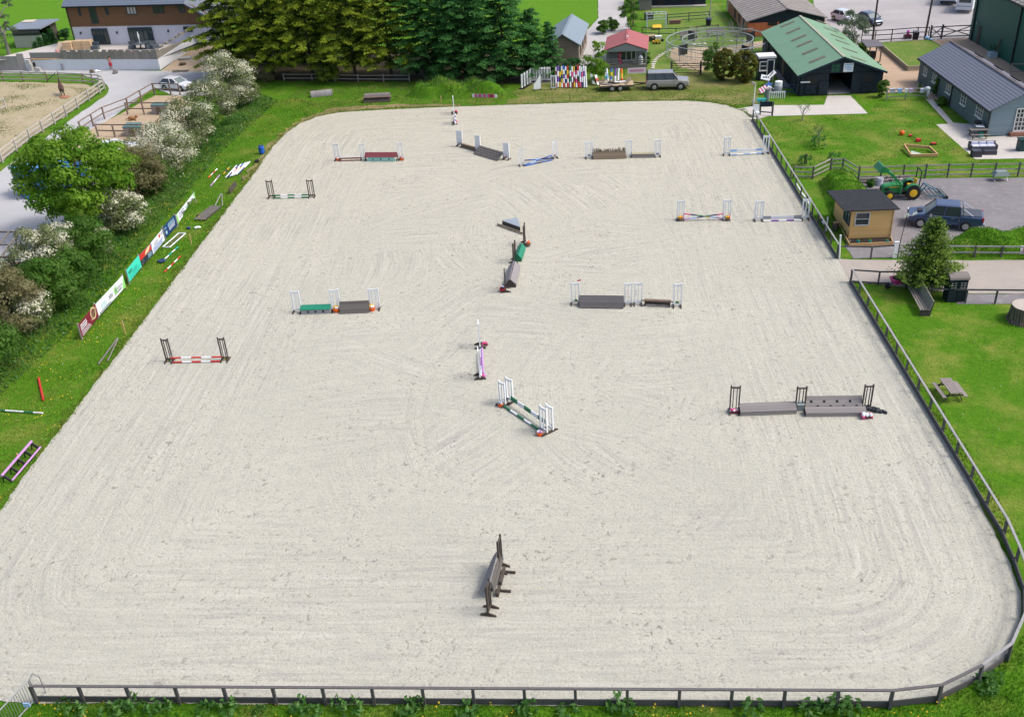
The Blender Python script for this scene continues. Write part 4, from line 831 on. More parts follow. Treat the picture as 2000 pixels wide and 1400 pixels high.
for xa, xb in ((.1, 1.6), (3.3, CW-.1)):
    b = MB(t); [b.bar(MC(xa, -.15, z), MC(xb, -.15, z), .05, .12) for z in (.6, .85, 1.1)]; b.build('veranda_rail', GREYW, t)
window(t, MC(2.45, 1.28, 1.35), MC(1, 0, 0)-MC(0, 0, 0), 1.3, 1.5, FRW, 2, 1, MC(0, -1, 0)-MC(0, 0, 0), 'glazed_door', False, bar=.1)
window(t, MC(3.35, 1.28, 1.35), MC(1, 0, 0)-MC(0, 0, 0), .5, 1.5, FRW, 1, 1, MC(0, -1, 0)-MC(0, 0, 0), bar=.08, sill=False)
b = MB(t); b.box(MC(CW/2+.1, 2.5, 3.06), (.25, .3, .25), rz); b.build('roof_vent', WHITE, t)
g = MC(4.2, .3, .4); tag((lambda b: (b.lathe(g, [(.25, 0), (.3, .5), (.22, .9), (.05, 1.0)], 10), b.build('covered_chair', WHITE))[1])(MB(tuple(g))), 'white covered chair on the veranda of the red roofed cabin', 'chair')
g = MC(1.75, .35, .4); tt = thing('hanging_basket', 'pink and red flower tower on the veranda of the red roofed cabin', 'flowers', g); b = MB(tt); [b.ball(g+Vector((random.uniform(-.15, .15), 0, z)), .16, 7, m=i % 2, k=4) for i, z in enumerate((.1, .3, .5, .8, 1.1, 1.3))]; b.build('blooms', [PINK, RED], tt)
# --- grey roofed shed
rz2 = R_(-7); c2, s2 = math.cos(rz2), math.sin(rz2); SO = P(1131, 128)
def MS(x, y, z): return SO+Vector((x*c2-y*s2, x*s2+y*c2, z))
t = thing('garden_shed', 'timber shed with a blue grey ribbed metal roof beside the drive', 'shed', SO)
gable(t, -3.9, 0, 0, 11.3, 2.5, 3.65, planks('shed_side', (.20, .17, .145), (.28, .245, .21), 'z', .18), planks('shed_end', (.16, .13, .105), (.23, .19, .155), 'z', .18), ribbed('blue_grey_metal', (.20, .255, .30), (.235, .29, .33), 'y', .45, .35, (.25, .30, .33), .3, .5, .75), .25, M=MS)
for y in (2, 5, 8): window(t, MS(.0, y, 1.5), MS(0, 1, 0)-MS(0, 0, 0), 1.0, 1.0, BROWNW, 2, 1, MS(1, 0, 0)-MS(0, 0, 0))
b = MB(t); b.slab(MS(-1.4, 6.6, 3.33), MS(-.6, 6.6, 2.86), MS(-.6, 7.1, 2.86), MS(-1.4, 7.1, 3.33), .06); b.build('rooflight', WHITE, t)
# --- dark green shed at the right edge
t = thing('farm_shed', 'tall dark green sheet clad shed with a grey roof at the right edge', 'shed', (50.9, 124.9, 0))
GS = ribbed('dark_green_sheet', (.008, .105, .075), (.012, .125, .09), 'y', .3, .5, (.02, .10, .08), .4, .4, .8)
gx, ga, gb = 50.95, 125.2, 96.0; HT = 6.6
b = MB(t); b.prism([(gx, ga, 0), (gx, gb, 0), (gx, gb, HT), (gx, ga, HT)], (.15, 0, 0)); b.build('side_wall', GS, t)
b = MB(t); b.box((gx+8, ga-.1, HT/2), (15.6, .15, HT)); b.build('end_wall', GS, t)
b = MB(t); b.box((gx+8, gb+.1, HT/2), (15.6, .15, HT)); b.build('end_wall', GS, t)
b = MB(t); b.slab((gx-.35, ga+.3, HT-.1), (gx-.35, gb, HT-.1), (gx+10, gb, HT+2.2), (gx+10, ga+.3, HT+2.2), -.12); b.build('roof', DGR, t)
for y in (124.2, 112.2): b = MB(t); b.bar((gx-.08, y, 0), (gx-.08, y, HT-.15), .14); b.build('drainpipe', BLACK, t)
b = MB(t); b.bar((gx-.42, ga+.3, HT-.2), (gx-.42, gb, HT-.2), .14, .14); b.build('gutter', BLACK, t)
b = MB(t); b.box((gx-.03, 122.3, 1.05), (.06, .9, 2.1)); b.build('door', DARKW, t)
b = MB(t); b.bar((gx-.1, 122.9, 2.3), (gx-.3, 122.9, 2.3), .16); b.build('lamp', STEEL, t)
# --- brown and white house, raised on its terrace
TZ = 1.5; HA, HB = P(150, 88, TZ), P(396, 84, TZ); HB.z = HA.z = TZ; u = (HB-HA).normalized(); nb = Vector((-u.y, u.x, 0)); HL = (HB-HA).length
def MH(x, y, z): return HA+u*x+nb*y+Vector((0, 0, z))
hE = hz(HA, 11)-TZ
t = thing('house', 'house with white ground floor, brown boarded upper floor and slate roof', 'house', HA)
BRN = planks('brown_boarding', (.155, .085, .045), (.185, .105, .06), 'z', .2, .75, .08); RND = mat('lilac_white_render', (.60, .60, .66), .8, .05, 1)
hM = hz(HA, 53)-TZ; LX = HL+2.5
b = MB(t); b.prism([MH(0, 0, 0), MH(LX, 0, 0), MH(LX, 0, hM), MH(0, 0, hM)], nb*.3); b.build('ground_floor_wall', RND, t)
b = MB(t); b.prism([MH(-.05, -.06, hM), MH(LX, -.06, hM), MH(LX, -.06, hM+.9), MH(HL-1.2, -.06, hE), MH(-.05, -.06, hE)], nb*.3); b.build('upper_wall', BRN, t)
b = MB(t); b.prism([MH(0, .3, 0), MH(0, 8, 0), MH(0, 8, hE), MH(0, 4, hE+3.2), MH(0, .3, hE)], u*.3); b.build('side_wall', BRN, t)
HS = ribbed('house_slates', (.13, .16, .21), (.16, .19, .245), 'z', .25, .6, (.14, .17, .22), .3, .3, .85)
b = MB(t); b.slab(MH(-.4, -.5, hE-.15), MH(HL-1.4, -.5, hE-.15), MH(HL-1.4, 4.2, hE+3.4), MH(-.4, 4.2, hE+3.4), .12); b.build('roof', HS, t)
b = MB(t); b.slab(MH(-.4, 4.2, hE+3.4), MH(HL-1.4, 4.2, hE+3.4), MH(HL-1.4, 8.6, hE-.15), MH(-.4, 8.6, hE-.15), .12); b.build('roof', HS, t)
b = MB(t); b.slab(MH(HL-1.4, -.5, hE-.15), MH(HL+.8, -.5, hE-1.6), MH(LX+1.2, -.5, hE-3.0), MH(LX+2, 6, hE-2.2), .12); b.slab(MH(HL-1.4, -.5, hE-.15), MH(LX+2, 6, hE-2.2), MH(HL+.5, 6, hE+2.8), MH(HL-1.4, 4.2, hE+3.4), .12); b.build('sloping_side_roof', HS, t)
b = MB(t); b.bar(MH(-.4, -.55, hE-.2), MH(HL-1.4, -.55, hE-.2), .12, .12); b.build('gutter', BLACK, t)
b = MB(t); b.bar(MH(-.08, -.1, 0), MH(-.08, -.1, hE-.2), .12); b.build('drainpipe', BLACK, t)
def hw(xa, ya, xb, yb, cols, rows, nm='window', pane=None):
    p, q = onpl(xa, ya, HA-nb*.07, nb), onpl(xb, yb, HA-nb*.07, nb); c = (p+q)/2; c = HA+u*((c-HA).dot(u))+Vector((0, 0, c.z-TZ))-nb*.07
    window(t, c, u, abs((q-p).dot(u)), abs(q.z-p.z), FRD, cols, rows, -nb, nm, False, pane, bar=.09)
hw(152, 17, 159, 31, 1, 1); hw(173, 16, 193, 46, 2, 1, 'french_window'); hw(205, 16, 212.5, 29, 1, 1); hw(246, 14, 268, 28, 3, 1, pane=mat('curtained_pane', (.45, .44, .42), .4)); hw(298, 12, 321, 26, 2, 1); hw(348, 11, 362, 25, 2, 1)
hw(178, 57, 216, 86, 4, 1, 'patio_door', glass('patio_glass', (.035, .06, .065))); hw(249, 55, 303, 86, 5, 1, 'patio_door', glass('patio_glass', (.035, .06, .065))); hw(358, 53, 376, 62, 1, 1)
for xa, ya in ((158, 65), (229, 64), (329, 61)): p = onpl(xa, ya, HA-nb*.0, nb); b = MB(t); b.box(p-nb*.08, (.2, .16, .3)); b.build('wall_lamp', FRD, t)
# terrace: floor, stone parapet, white retaining wall
t = thing('terrace_wall', 'white retaining wall topped by a rough unfinished stone parapet', 'wall', P(313, 137)); WA, WB, WC = P(50, 137), P(313, 137.5), P(391, 85, 1.3)
hw1, hw2 = hz(WB, 116.5), hz(WB, 98); STN = brickmat('grey_stone', (.22, .205, .175), (.32, .29, .24), (.26, .25, .22), 1, .55, .14, .02); WRD = mat('white_render', (.66, .68, .72), .75, .06, .8, dirt=(.5, .5, .48))
struct((lambda b: (b.add([P(314, 139, .003), P(424, 141, .003), P(450, 105, .8), P(404, 83, 1.4), P(389, 84, 1.3)], [(0, 1, 2, 3, 4)]), b.build('building_plot', M_DIRT))[1])(MB())); d1, d2 = (WB-WA).normalized(), (WC-WB).normalized(); n1, n2 = Vector((-d1.y, d1.x, 0)), Vector((-d2.y, d2.x, 0))
b = MB(t); b.prism([WA, WB, WB+n1*.3, WA+n1*.3], (0, 0, hw1)); b.build('white_wall', WRD, t); b = MB(t); b.prism([WB+d2*.02, WC, WC+n2*.3, WB+n2*.3+d2*.3], (0, 0, hw1)); b.build('white_wall', WRD, t)
for p, q, n, st in ((WA.lerp(WB, .30), WB, n1, 0), (WB, WC, n2, 0)):
    b = MB(t); L = (q-p).length; d = (q-p).normalized(); b.prism([p+n*.05, q+n*.05, q+n*.32, p+n*.32], (0, 0, 1)); 
    for v in b.v: v.z = v.z+hw1 if v.z < .5 else hw1+(hw2-hw1)*.8
    x = 0
    while x < L-.5:
        w_ = random.uniform(.5, 1.1); b.box(p+d*(x+w_/2)+n*.185+Vector((0, 0, hw1+(hw2-hw1)*.8+.12)), (w_, .26, .26), math.atan2(d.y, d.x)); x += w_+random.uniform(.15, .6)
    b.build('stone_parapet', STN, t)
fl = struct(sheet('terrace', [(60, 118), (313, 116), (388, 72), (420, 60), (150, 60), (110, 85)], 0, M_CONC, .0)); fl.data.transform(Matrix.Translation((0, 0, 0)))
tp = [WA+n1*.32, WB+n1*.3, WC+n2*.3, HB+nb, HA-u*4+nb, HA-u*9-nb*9]; fl.data.clear_geometry(); fl.data.from_pydata([(p.x, p.y, TZ-.02) for p in tp], [], [(0, 1, 4), (1, 2, 3), (1, 3, 4), (0, 4, 5)]); 
b = MB(); b.prism([Vector((p.x, p.y, 0)) for p in [WA+n1*.32, WA+n1*6-u*1, WA+n1*6.2-u*1, WA+n1*.52]], (0, 0, TZ-.03)); struct(b.build('terrace_bank', M_DIRT))
# old grey fence / timber panels left of the wall
t = thing('panel_fence', 'grey weathered close boarded fence at the left end of the white wall', 'fence', P(50, 137)); b = MB(t); pts = [P(-30, 138), P(8, 138), P(40, 138), P(53, 137)]
for i, (p, q) in enumerate(zip(pts[:-1], pts[1:])): b = MB(t); b.prism([p, q, q+Vector((0, .08, 0)), p+Vector((0, .08, 0))], (0, 0, 1.9+.3*(i == 2))); b.build('panel', planks('old_panels', (.27, .25, .24), (.36, .34, .33), 'x', .2), t)
t = thing('boundary_wall', 'low grey stone wall section behind the concrete blocks, left of the parapet', 'wall', P(95, 122)); p, q = P(58, 119, 1.3), P(138, 118, 1.3); b = MB(t); b.prism([Vector((p.x, p.y+.4, 1.3)), Vector((q.x, q.y+.4, 1.3)), Vector((q.x, q.y+.65, 1.3)), Vector((p.x, p.y+.65, 1.3))], (0, 0, .95)); b.build('stonework', mat('grey_blockwork', (.27, .27, .26), .85, .15), t)
b = MB(t); b.bar((p.x, p.y+.25, 1.42), (q.x, q.y+.25, 1.42), .3, .1); b.build('plank', PINE, t)
# outbuilding far left
rz3 = R_(-5); OB = P(32, 94); c3, s3 = math.cos(rz3), math.sin(rz3)
def MO(x, y, z): return OB+Vector((x*c3-y*s3, x*s3+y*c3, z))
t = thing('outbuilding', 'small dark outbuilding with a flat grey roof left of the house', 'outbuilding', OB); W_ = (P(70, 96)-OB).length*1.15
b = MB(t); b.prism([MO(0, 0, 0), MO(W_, 0, 0), MO(W_, .15, 0), MO(0, .15, 0)], (0, 0, 1.7)); b.build('front_wall', M_CONC, t)
b = MB(t); b.prism([MO(0, .15, 0), MO(.15, .15, 0), MO(.15, 4.5, 0), MO(0, 4.5, 0)], (0, 0, 2.6)); b.prism([MO(W_-.15, 3, 0), MO(W_, 3, 0), MO(W_, 4.5, 0), MO(W_-.15, 4.5, 0)], (0, 0, 2.6)); b.prism([MO(0, 4.5, 0), MO(W_, 4.5, 0), MO(W_, 4.65, 0), MO(0, 4.65, 0)], (0, 0, 2.7)); b.build('side_walls', DARKW, t)
b = MB(t); b.prism([MO(.05, .02, 1.72), MO(W_-.1, .02, 1.72), MO(W_-.1, .1, 1.72), MO(.05, .1, 1.72)], (0, 0, .7)); b.build('glazing', WIN, t)
b = MB(t); b.slab(MO(-.8, -.4, 2.6), MO(W_+.4, -.4, 2.6), MO(W_+.6, 5, 2.9), MO(-.6, 5, 2.9), .14); rf = b.build('roof', mat('grey_roof_sheet', (.20, .23, .28), .6, .12), t)
b = MB(t); b.slab(MO(-.3, 3.4, 2.98), MO(1.6, 3.4, 2.98), MO(1.6, 4.7, 3.05), MO(-.3, 4.7, 3.05), .05); b.build('sheet_stack', mat('cream_board', (.55, .5, .4), .8), rf)
# far dark stable block and small shed at the top edge
t = thing('stable_block', 'long dark boarded stable block at the top edge behind the play garden', 'stable', P(1310, 12)); p, q = P(1250, 14), P(1378, 11); b = MB(t); b.prism([p, q, q+Vector((0, 4, 0)), p+Vector((0, 4, 0))], (0, 0, 2.6)); b.build('wall', NAVYB, t)
b = MB(t); b.slab(p+Vector((-.3, -.8, 2.6)), q+Vector((.3, -.8, 2.6)), q+Vector((.3, 4.5, 3.2)), p+Vector((-.3, 4.5, 3.2)), .1); b.build('roof', DGR, t)
for k in range(5): c = p.lerp(q, .12+.19*k); b = MB(t); b.box(c+Vector((0, -.03, 1.1)), (1.1, .06, 1.9)); b.build('stable_door', BLACK if k % 2 else mat('dark_door', (.012, .018, .024), .6), t)
b = MB(t); b.prism([p+Vector((0, -.9, 0)), q+Vector((0, -.9, 0)), q+Vector((0, -.1, 0)), p+Vector((0, -.1, 0))], (0, 0, .15)); b.build('step', M_CONC, t)
t = thing('small_shed', 'little grey shed with a dark felt roof beside the far stable block', 'shed', P(1258, 22)); p = P(1249, 21); b = MB(t); b.box(p+Vector((.9, .9, .8)), (1.8, 1.6, 1.6)); b.build('walls', GREYW, t)
b = MB(t); b.slab(p+Vector((-.2, -.1, 1.6)), p+Vector((2, -.1, 1.6)), p+Vector((2, .9, 2.2)), p+Vector((-.2, .9, 2.2)), .06); b.slab(p+Vector((-.2, .9, 2.2)), p+Vector((2, .9, 2.2)), p+Vector((2, 1.9, 1.6)), p+Vector((-.2, 1.9, 1.6)), .06); b.build('roof', mat('dark_felt', (.05, .05, .055), .9), t)
# kiosk
t = thing('kiosk', 'small navy booth with a white flat roof, white window frame and door frame', 'booth', P(1495, 158)); p = P(1480, 158); kw, kh = 1.72, 2.45
b = MB(t); b.box(p+Vector((kw/2, .75, kh/2)), (kw, 1.5, kh)); b.build('body', mat('navy_panel', (.014, .024, .04), .5), t)
b = MB(t); b.box(p+Vector((kw/2, .75, kh+.1)), (kw+.25, 1.8, .22)); b.build('roof', mat('chalky_white_roof', (.62, .62, .62), .7, .15, 2), t)
window(t, p+Vector((.5, 0, 1.6)), (1, 0, 0), .8, .95, FRW, 1, 2, (0, -1, 0), sill=True, bar=.1)
window(t, p+Vector((1.3, 0, 1.15)), (1, 0, 0), .72, 2.2, FRW, 1, 1, (0, -1, 0), 'door', False, pane=mat('navy_panel', (.014, .024, .04), .5), bar=.1)
# ------------------------------------------------------------ vehicles (local x = forward)
TYRE = mat('tyre_rubber', (.018, .018, .02), .8, .2, 4); RIM = mat('alloy_rim', (.45, .46, .48), .35, .1, metal=.6); LAMP = mat('headlight_lens', (.65, .68, .7), .15, .05); TAIL = mat('tail_light', (.45, .02, .02), .3, .1)
TRIM = mat('black_trim', (.02, .021, .024), .5, .1); CGL = glass('car_glass', (.04, .055, .06)); CWS = glass('windscreen_sky_glass', (.17, .21, .22))  # windscreen colour lightened to stand in for reflected sky
def wheel(t, c, r, wd, side, rim=RIM, rr=.62, name='wheel'):
    c = Vector(c); a = Vector((0, side, 0)); b = MB()
    b.cyl(c-a*wd/2, c+a*wd/2, r, n=20); b.cyl(c+a*wd/2, c+a*(wd/2+.02), r*.92, r*.8, n=20); ty = b.build(name, TYRE, t)
    b = MB(); b.cyl(c+a*(wd/2+.0), c+a*(wd/2+.035), r*rr, r*rr*.92, n=16); b.cyl(c+a*(wd/2+.03), c+a*(wd/2+.06), r*.18, n=8); b.build('rim', rim, ty); return ty
def car(name, label, cat, loc, rz, L, W, H, paint, st, gh, wheels, wr=.34, belt=.95, lower=None, group=None, glasscol=None, roofrack=False):
    """st: (x, half width factor, bottom z, top z) stations front to back; gh: glasshouse (x_base_front, x_roof_front, x_roof_back, x_base_back)"""
    t = thing(name, label, cat, loc, rz, group); b = MB(); rings = []
    for x, wf, zb, zt in st:
        w = W/2*wf; rings.append([Vector(p) for p in ((x, -w*.92, zb), (x, -w, zb+.12), (x, -w, zt*.62), (x, -w*.96, zt-.09), (x, -w*.86, zt), (x, w*.86, zt), (x, w*.96, zt-.09), (x, w, zt*.62), (x, w, zb+.12), (x, w*.92, zb))])
    b.loft(rings); b.build('body', paint, t, smooth=False, bevel=.03)
    xb, xf, xr, xe = gh; wb, wt = W/2*.90, W/2*.74; zt = H-.06
    base = [Vector((xb, -wb, belt)), Vector((xe, -wb, belt)), Vector((xe, wb, belt)), Vector((xb, wb, belt))]; top = [Vector((xf, -wt, zt)), Vector((xr, -wt, zt)), Vector((xr, wt, zt)), Vector((xf, wt, zt))]
    def face(nm, i, j, inset=.02):
        b = MB(); b.add([base[i], base[j], top[j], top[i]], [(0, 1, 2, 3)]); return b
    for nm, i, j in (('windscreen', 3, 0), ('side_window', 0, 1), ('rear_window', 1, 2), ('side_window', 2, 3)):
        b = MB(); q = [base[i], base[j], top[j], top[i]]; n = (q[1]-q[0]).cross(q[3]-q[0]).normalized(); b.prism(q, -n*.03 if n.dot((q[0]+q[2])/2-Vector((0, 0, belt))) > 0 else n*.03); b.build(nm, CWS if nm == 'windscreen' else CGL, t)
    b = MB(); o = .03
    rim = [Vector((xf+o, -wt-o, zt)), Vector((xr-o, -wt-o, zt)), Vector((xr-o, wt+o, zt)), Vector((xf+o, wt+o, zt))]; in_ = [Vector((p.x*.97, p.y*.86, H)) for p in rim]
    b.loft([[p-Vector((0, 0, .03)) for p in rim], rim, in_]); b.build('roof', paint, t, bevel=.02)
    pm = paint if L < 4.6 else TRIM
    for i in range(4): b = MB(); b.bar(base[i], top[i], .09, .07); b.build('pillar', pm, t)
    for s in (-1, 1):
        for f in ((.42,) if L < 4.4 else (.36, .68)):
            b = MB(); b.bar(Vector((xb+(xe-xb)*f, s*(wb+.005), belt)), Vector((xf+(xr-xf)*f, s*(wt+.005), zt)), .07, .04); b.build('pillar', pm, t)
    for x in wheels:
        for s in (-1, 1):
            b = MB(); b.cyl((x, s*(W/2-.12), wr), (x, s*(W/2+.012), wr), wr*1.2, n=20); b.build('wheel_arch', TRIM, t); wheel(t, (x, s*(W/2-.1), wr), wr, .22, s)
    x0, x1 = st[0][0], st[-1][0]; zf = st[1][3]
    for s in (-1, 1):
        b = MB(); b.box((x0-.16, s*W*.34, zf*.78), (.3, .32, .17)); b.build('headlight', LAMP, t)
        b = MB(); b.box((x1+.03, s*W*.42, belt*.85), (.1, .16, .34)); b.build('tail_light', TAIL, t)
        b = MB(); b.box((xb-.25, s*(W/2+.06), belt+.05), (.14, .2, .14)); b.build('wing_mirror', paint, t)
    b = MB(); b.box((x0+.0, 0, .42), (.06, W*.7, .2)); b.build('front_grille', TRIM, t)
    b = MB(); b.box((x0+.035, 0, .36), (.02, .5, .11)); b.build('number_plate', WHITE, t)
    if lower: b = MB(); [b.box(((x0+x1)/2, s*(W/2-.005), .42), ((x0-x1)*.98, .05, .26)) for s in (-1, 1)]; b.build('sill_trim', lower, t)
    return t
# silver and bronze off-roader
a, e = P(1268, 177), P(1341, 175.5); d = e-a; c = (a+e)/2+Vector((0, .85, 0)); rz = math.atan2(d.y, d.x)
SUVP = carpaint('bronze_grey_paint', (.30, .295, .275)); LV = 4.75
t = car('off_roader', 'silver grey off road car hitched to the flat trailer', 'car', c, rz, LV, 1.95, 1.9, SUVP, [(2.37, .82, .42, .8), (2.25, .95, .38, 1.02), (1.3, 1, .36, 1.12), (1.15, 1, .34, 1.14), (-2.0, 1, .34, 1.15), (-2.3, .97, .38, 1.12), (-2.37, .92, .45, .9)], (1.12, .55, -2.15, -2.28), (1.45, -1.42), .38, 1.13)
# white hatchback on the left road
a, e = P(318, 176), P(362, 180); d = e-a; c = (a+e)/2+Vector((.2, .8, 0))
car('hatchback', 'white hatchback parked on the gravel behind the pen fence', 'car', c, math.atan2(d.y, d.x), 4.1, 1.75, 1.48, carpaint('white_car_paint', (.72, .73, .75)), [(2.05, .75, .35, .62), (1.9, .93, .25, .80), (1.0, 1, .22, .93), (.6, 1, .22, .95), (-1.6, 1, .22, .97), (-1.95, .95, .28, .93), (-2.05, .88, .4, .7)], (.95, .15, -1.35, -1.95), (1.3, -1.25), .32, .94)
c = P(233, 302); car('parked_car', 'white car half hidden between the maple and the blossom bushes', 'car', c, R_(35), 4.3, 1.8, 1.5, carpaint('white_car_paint', (.72, .73, .75)), [(2.15, .75, .35, .62), (2.0, .93, .25, .80), (1.0, 1, .22, .93), (.6, 1, .22, .95), (-1.6, 1, .22, .97), (-2.05, .95, .28, .93), (-2.15, .88, .4, .7)], (1.0, .2, -1.4, -2.0), (1.35, -1.3), .32, .94)
# cars on the far car park
HST = [(1.95, .72, .35, .62), (1.82, .93, .25, .78), (1.0, 1, .22, .95), (.6, 1, .22, .97), (-1.5, 1, .22, .99), (-1.85, .95, .28, .95), (-1.95, .88, .4, .7)]
c = P(1706, 53)+Vector((0, 1.9, 0)); car('parked_car', 'dark blue hatchback on the car park seen from its front', 'car', c, R_(-72), 3.9, 1.72, 1.48, carpaint('dark_blue_paint', (.035, .06, .12)), HST, (1.1, .35, -1.2, -1.85), (1.25, -1.2), .31, .95)
c = P(1656, 48)+Vector((0, 1.9, 0)); car('parked_car', 'pale silver hatchback on the car park behind the green bush', 'car', c, R_(-66), 3.9, 1.72, 1.5, carpaint('pale_silver_paint', (.58, .62, .66)), HST, (1.1, .35, -1.2, -1.85), (1.25, -1.2), .31, .95)
# pickup
a, e = P(1790, 446), P(1912, 455); fr, rr_ = P(1795, 443), P(1908, 452); d = fr-rr_; c = (fr+rr_)/2+Vector((-.1, .75, 0)); rz = math.atan2(d.y, d.x)
PUP = carpaint('slate_blue_paint', (.04, .07, .15)); t = thing('pickup_truck', 'dark slate blue double cab pickup with a chrome roll bar and covered bed', 'pickup', c, rz)
b = MB(); W = 1.78
st = [(2.6, .78, .45, .72), (2.5, .94, .4, .92), (1.6, 1, .38, 1.06), (1.2, 1, .36, 1.10), (-.95, 1, .36, 1.08)]
def rings_of(st, W): return [[Vector(p) for p in ((x, -W/2*wf*.92, zb), (x, -W/2*wf, zb+.12), (x, -W/2*wf, zt*.62), (x, -W/2*wf*.96, zt-.09), (x, -W/2*wf*.86, zt), (x, W/2*wf*.86, zt), (x, W/2*wf*.96, zt-.09), (x, W/2*wf, zt*.62), (x, W/2*wf, zb+.12), (x, W/2*wf*.92, zb))] for x, wf, zb, zt in st]
b.loft(rings_of(st, W)); b.build('body', PUP, t, bevel=.03)
b = MB(); b.loft(rings_of([(-1.0, 1, .42, 1.12), (-2.5, 1, .45, 1.12), (-2.6, .96, .5, 1.08)], W)); b.build('cargo_bed', PUP, t, bevel=.03)
b = MB(); b.box((-1.75, 0, 1.145), (1.4, W*.82, .03)); b.build('bed_cover', mat('bed_cover_vinyl', (.07, .08, .10), .45), t)
base = [Vector((1.4, -.81, 1.07)), Vector((-1.0, -.81, 1.07)), Vector((-1.0, .81, 1.07)), Vector((1.4, .81, 1.07))]; top = [Vector((.72, -.70, 1.76)), Vector((-.92, -.70, 1.76)), Vector((-.92, .70, 1.76)), Vector((.72, .70, 1.76))]
for nm, i, j in (('windscreen', 3, 0), ('side_window', 0, 1), ('rear_window', 1, 2), ('side_window', 2, 3)): b = MB(); b.prism([base[i], base[j], top[j], top[i]], ((base[0]+base[2])/2-(base[i]+base[j])/2).normalized()*.03); b.build(nm, CWS if nm == 'windscreen' else CGL, t)
b = MB(); b.loft([[Vector((p.x*1.03, p.y*1.05, 1.74)) for p in top], [Vector((p.x*1.03, p.y*1.05, 1.78)) for p in top], [Vector((p.x*.92, p.y*.85, 1.83)) for p in top]]); b.build('roof', PUP, t, bevel=.02)

for p_, q_ in list(zip(base, top))+[((.15, s*.82, 1.07), (.02, s*.71, 1.76)) for s in (-1, 1)]: b = MB(); b.bar(p_, q_, .1, .07); b.build('pillar', PUP, t)
CHR = mat('chrome', (.6, .6, .62), .2, .05, metal=.9); b = MB(); b.tube([(-1.25, -.78, 1.12), (-1.12, -.72, 1.80), (-1.12, .72, 1.80), (-1.25, .78, 1.12)], .045); [b.tube([(-1.12, s*.74, 1.66), (-1.85, s*.76, 1.16)], .04) for s in (-1, 1)]; b.build('roll_bar', CHR, t)
for x in (1.62, -1.45):
    for s in (-1, 1): b = MB(); b.cyl((x, s*.74, .4), (x, s*.905, .4), .46, n=20); b.build('wheel_arch', PUP, t); wheel(t, (x, s*.80, .38), .38, .24, s)
for s in (-1, 1):
    b = MB(); b.box((2.42, s*.62, .80), (.3, .36, .2)); b.build('headlight', LAMP, t); b = MB(); b.box((-2.56, s*.8, .92), (.12, .14, .38)); b.build('tail_light', TAIL, t)
    b = MB(); b.box((1.0, s*.98, 1.12), (.16, .22, .18)); b.build('wing_mirror', CHR, t)
    for x in (.45, -.5): b = MB(); b.box((x, s*.90, .92), (.18, .03, .04)); b.build('door_handle', CHR, t)
b = MB(); b.box((2.56, 0, .62), (.1, .9, .2)); b.build('front_grille', CHR, t); b = MB(); b.box((1.75, 0, 1.09), (.4, .5, .06)); b.build('bonnet_scoop', TRIM, t)
b = MB(); b.box((-2.66, 0, .52), (.14, 1.6, .16)); b.build('rear_bumper', CHR, t)
# tractor -----------------------------------------------------------
fw, rw = P(1736.5, 392), P(1780.5, 390); d = fw-rw; rz = math.atan2(d.y, d.x); JG = mat('tractor_green', (.015, .20, .055), .35, .12, 2, spec=.5); JY = mat('tractor_yellow', (.72, .45, .02), .4, .1)
c = rw+Vector((0, .62, 0)); s_ = d.length/1.75; t = thing('tractor', 'green compact tractor with yellow wheels, raised front loader and yellow seat', 'tractor', c, rz); 
for s in (-1, 1):
    wheel(t, (0, s*.58, .58), .58, .34, s, JY, .55); wheel(t, (1.78, s*.52, .38), .38, .24, s, JY, .6)
    b = MB(); pts = [(.58*1.12*math.cos(a_), .58+.66*math.sin(a_)) for a_ in np.linspace(R_(150), R_(20), 8)]
    for (xa, za), (xb_, zb_) in zip(pts[:-1], pts[1:]): b.slab((xa, s*.58-.2, za), (xb_, s*.58-.2, zb_), (xb_, s*.58+.2, zb_), (xa, s*.58+.2, za), .04)
    b.build('mudguard', JG, t)
b = MB(); b.loft([[Vector(p) for p in ((x, -w, zb), (x, -w, zt-.12), (x, -w*.7, zt), (x, w*.7, zt), (x, w, zt-.12), (x, w, zb))] for x, w, zb, zt in ((2.35, .26, .62, 1.0), (2.2, .31, .5, 1.14), (1.5, .33, .5, 1.24), (.75, .33, .5, 1.27))]); hd = b.build('bonnet', JG, t, bevel=.03)
b = MB(); [b.box((1.35, s*.337, 1.0), (.9, .012, .05)) for s in (-1, 1)]; b.build('yellow_stripe', JY, hd)
b = MB(); b.box((2.36, 0, .82), (.04, .4, .3)); [b.box((2.0, s*.32, .85), (.35, .03, .18)) for s in (-1, 1)]; b.build('grille', TRIM, t)
b = MB(); b.box((.35, 0, .52), (1.6, .42, .36)); b.box((1.6, 0, .45), (1.3, .34, .25)); b.cyl((1.78, -.42, .38), (1.78, .42, .38), .08); b.build('chassis', TRIM, t)
b = MB(); b.box((.5, .0, .62), (.7, 1.05, .06)); b.build('footplate', TRIM, t)
b = MB(); b.box((.02, 0, 1.0), (.5, .52, .14)); b.slab((-.28, -.24, 1.02), (-.28, .24, 1.02), (-.40, .22, 1.5), (-.40, -.22, 1.5), .1); b.build('seat', JY, t, bevel=.03)
b = MB(); b.tube([(-.45, -.45, .8), (-.5, -.45, 2.2), (-.45, -.35, 2.3), (-.45, .35, 2.3), (-.5, .45, 2.2), (-.45, .45, .8)], .045); b.build('roll_bar', BLACK, t)
b = MB(); b.cyl((.72, 0, 1.2), (.5, 0, 1.42), .03); pts = [Vector((.48+.07*math.cos(q)*.5, .19*math.sin(q), 1.42+.19*math.cos(q)*.6)) for q in np.linspace(0, 2*math.pi, 13)]; b.tube(pts, .02); b.build('steering_wheel', BLACK, t)
b = MB()
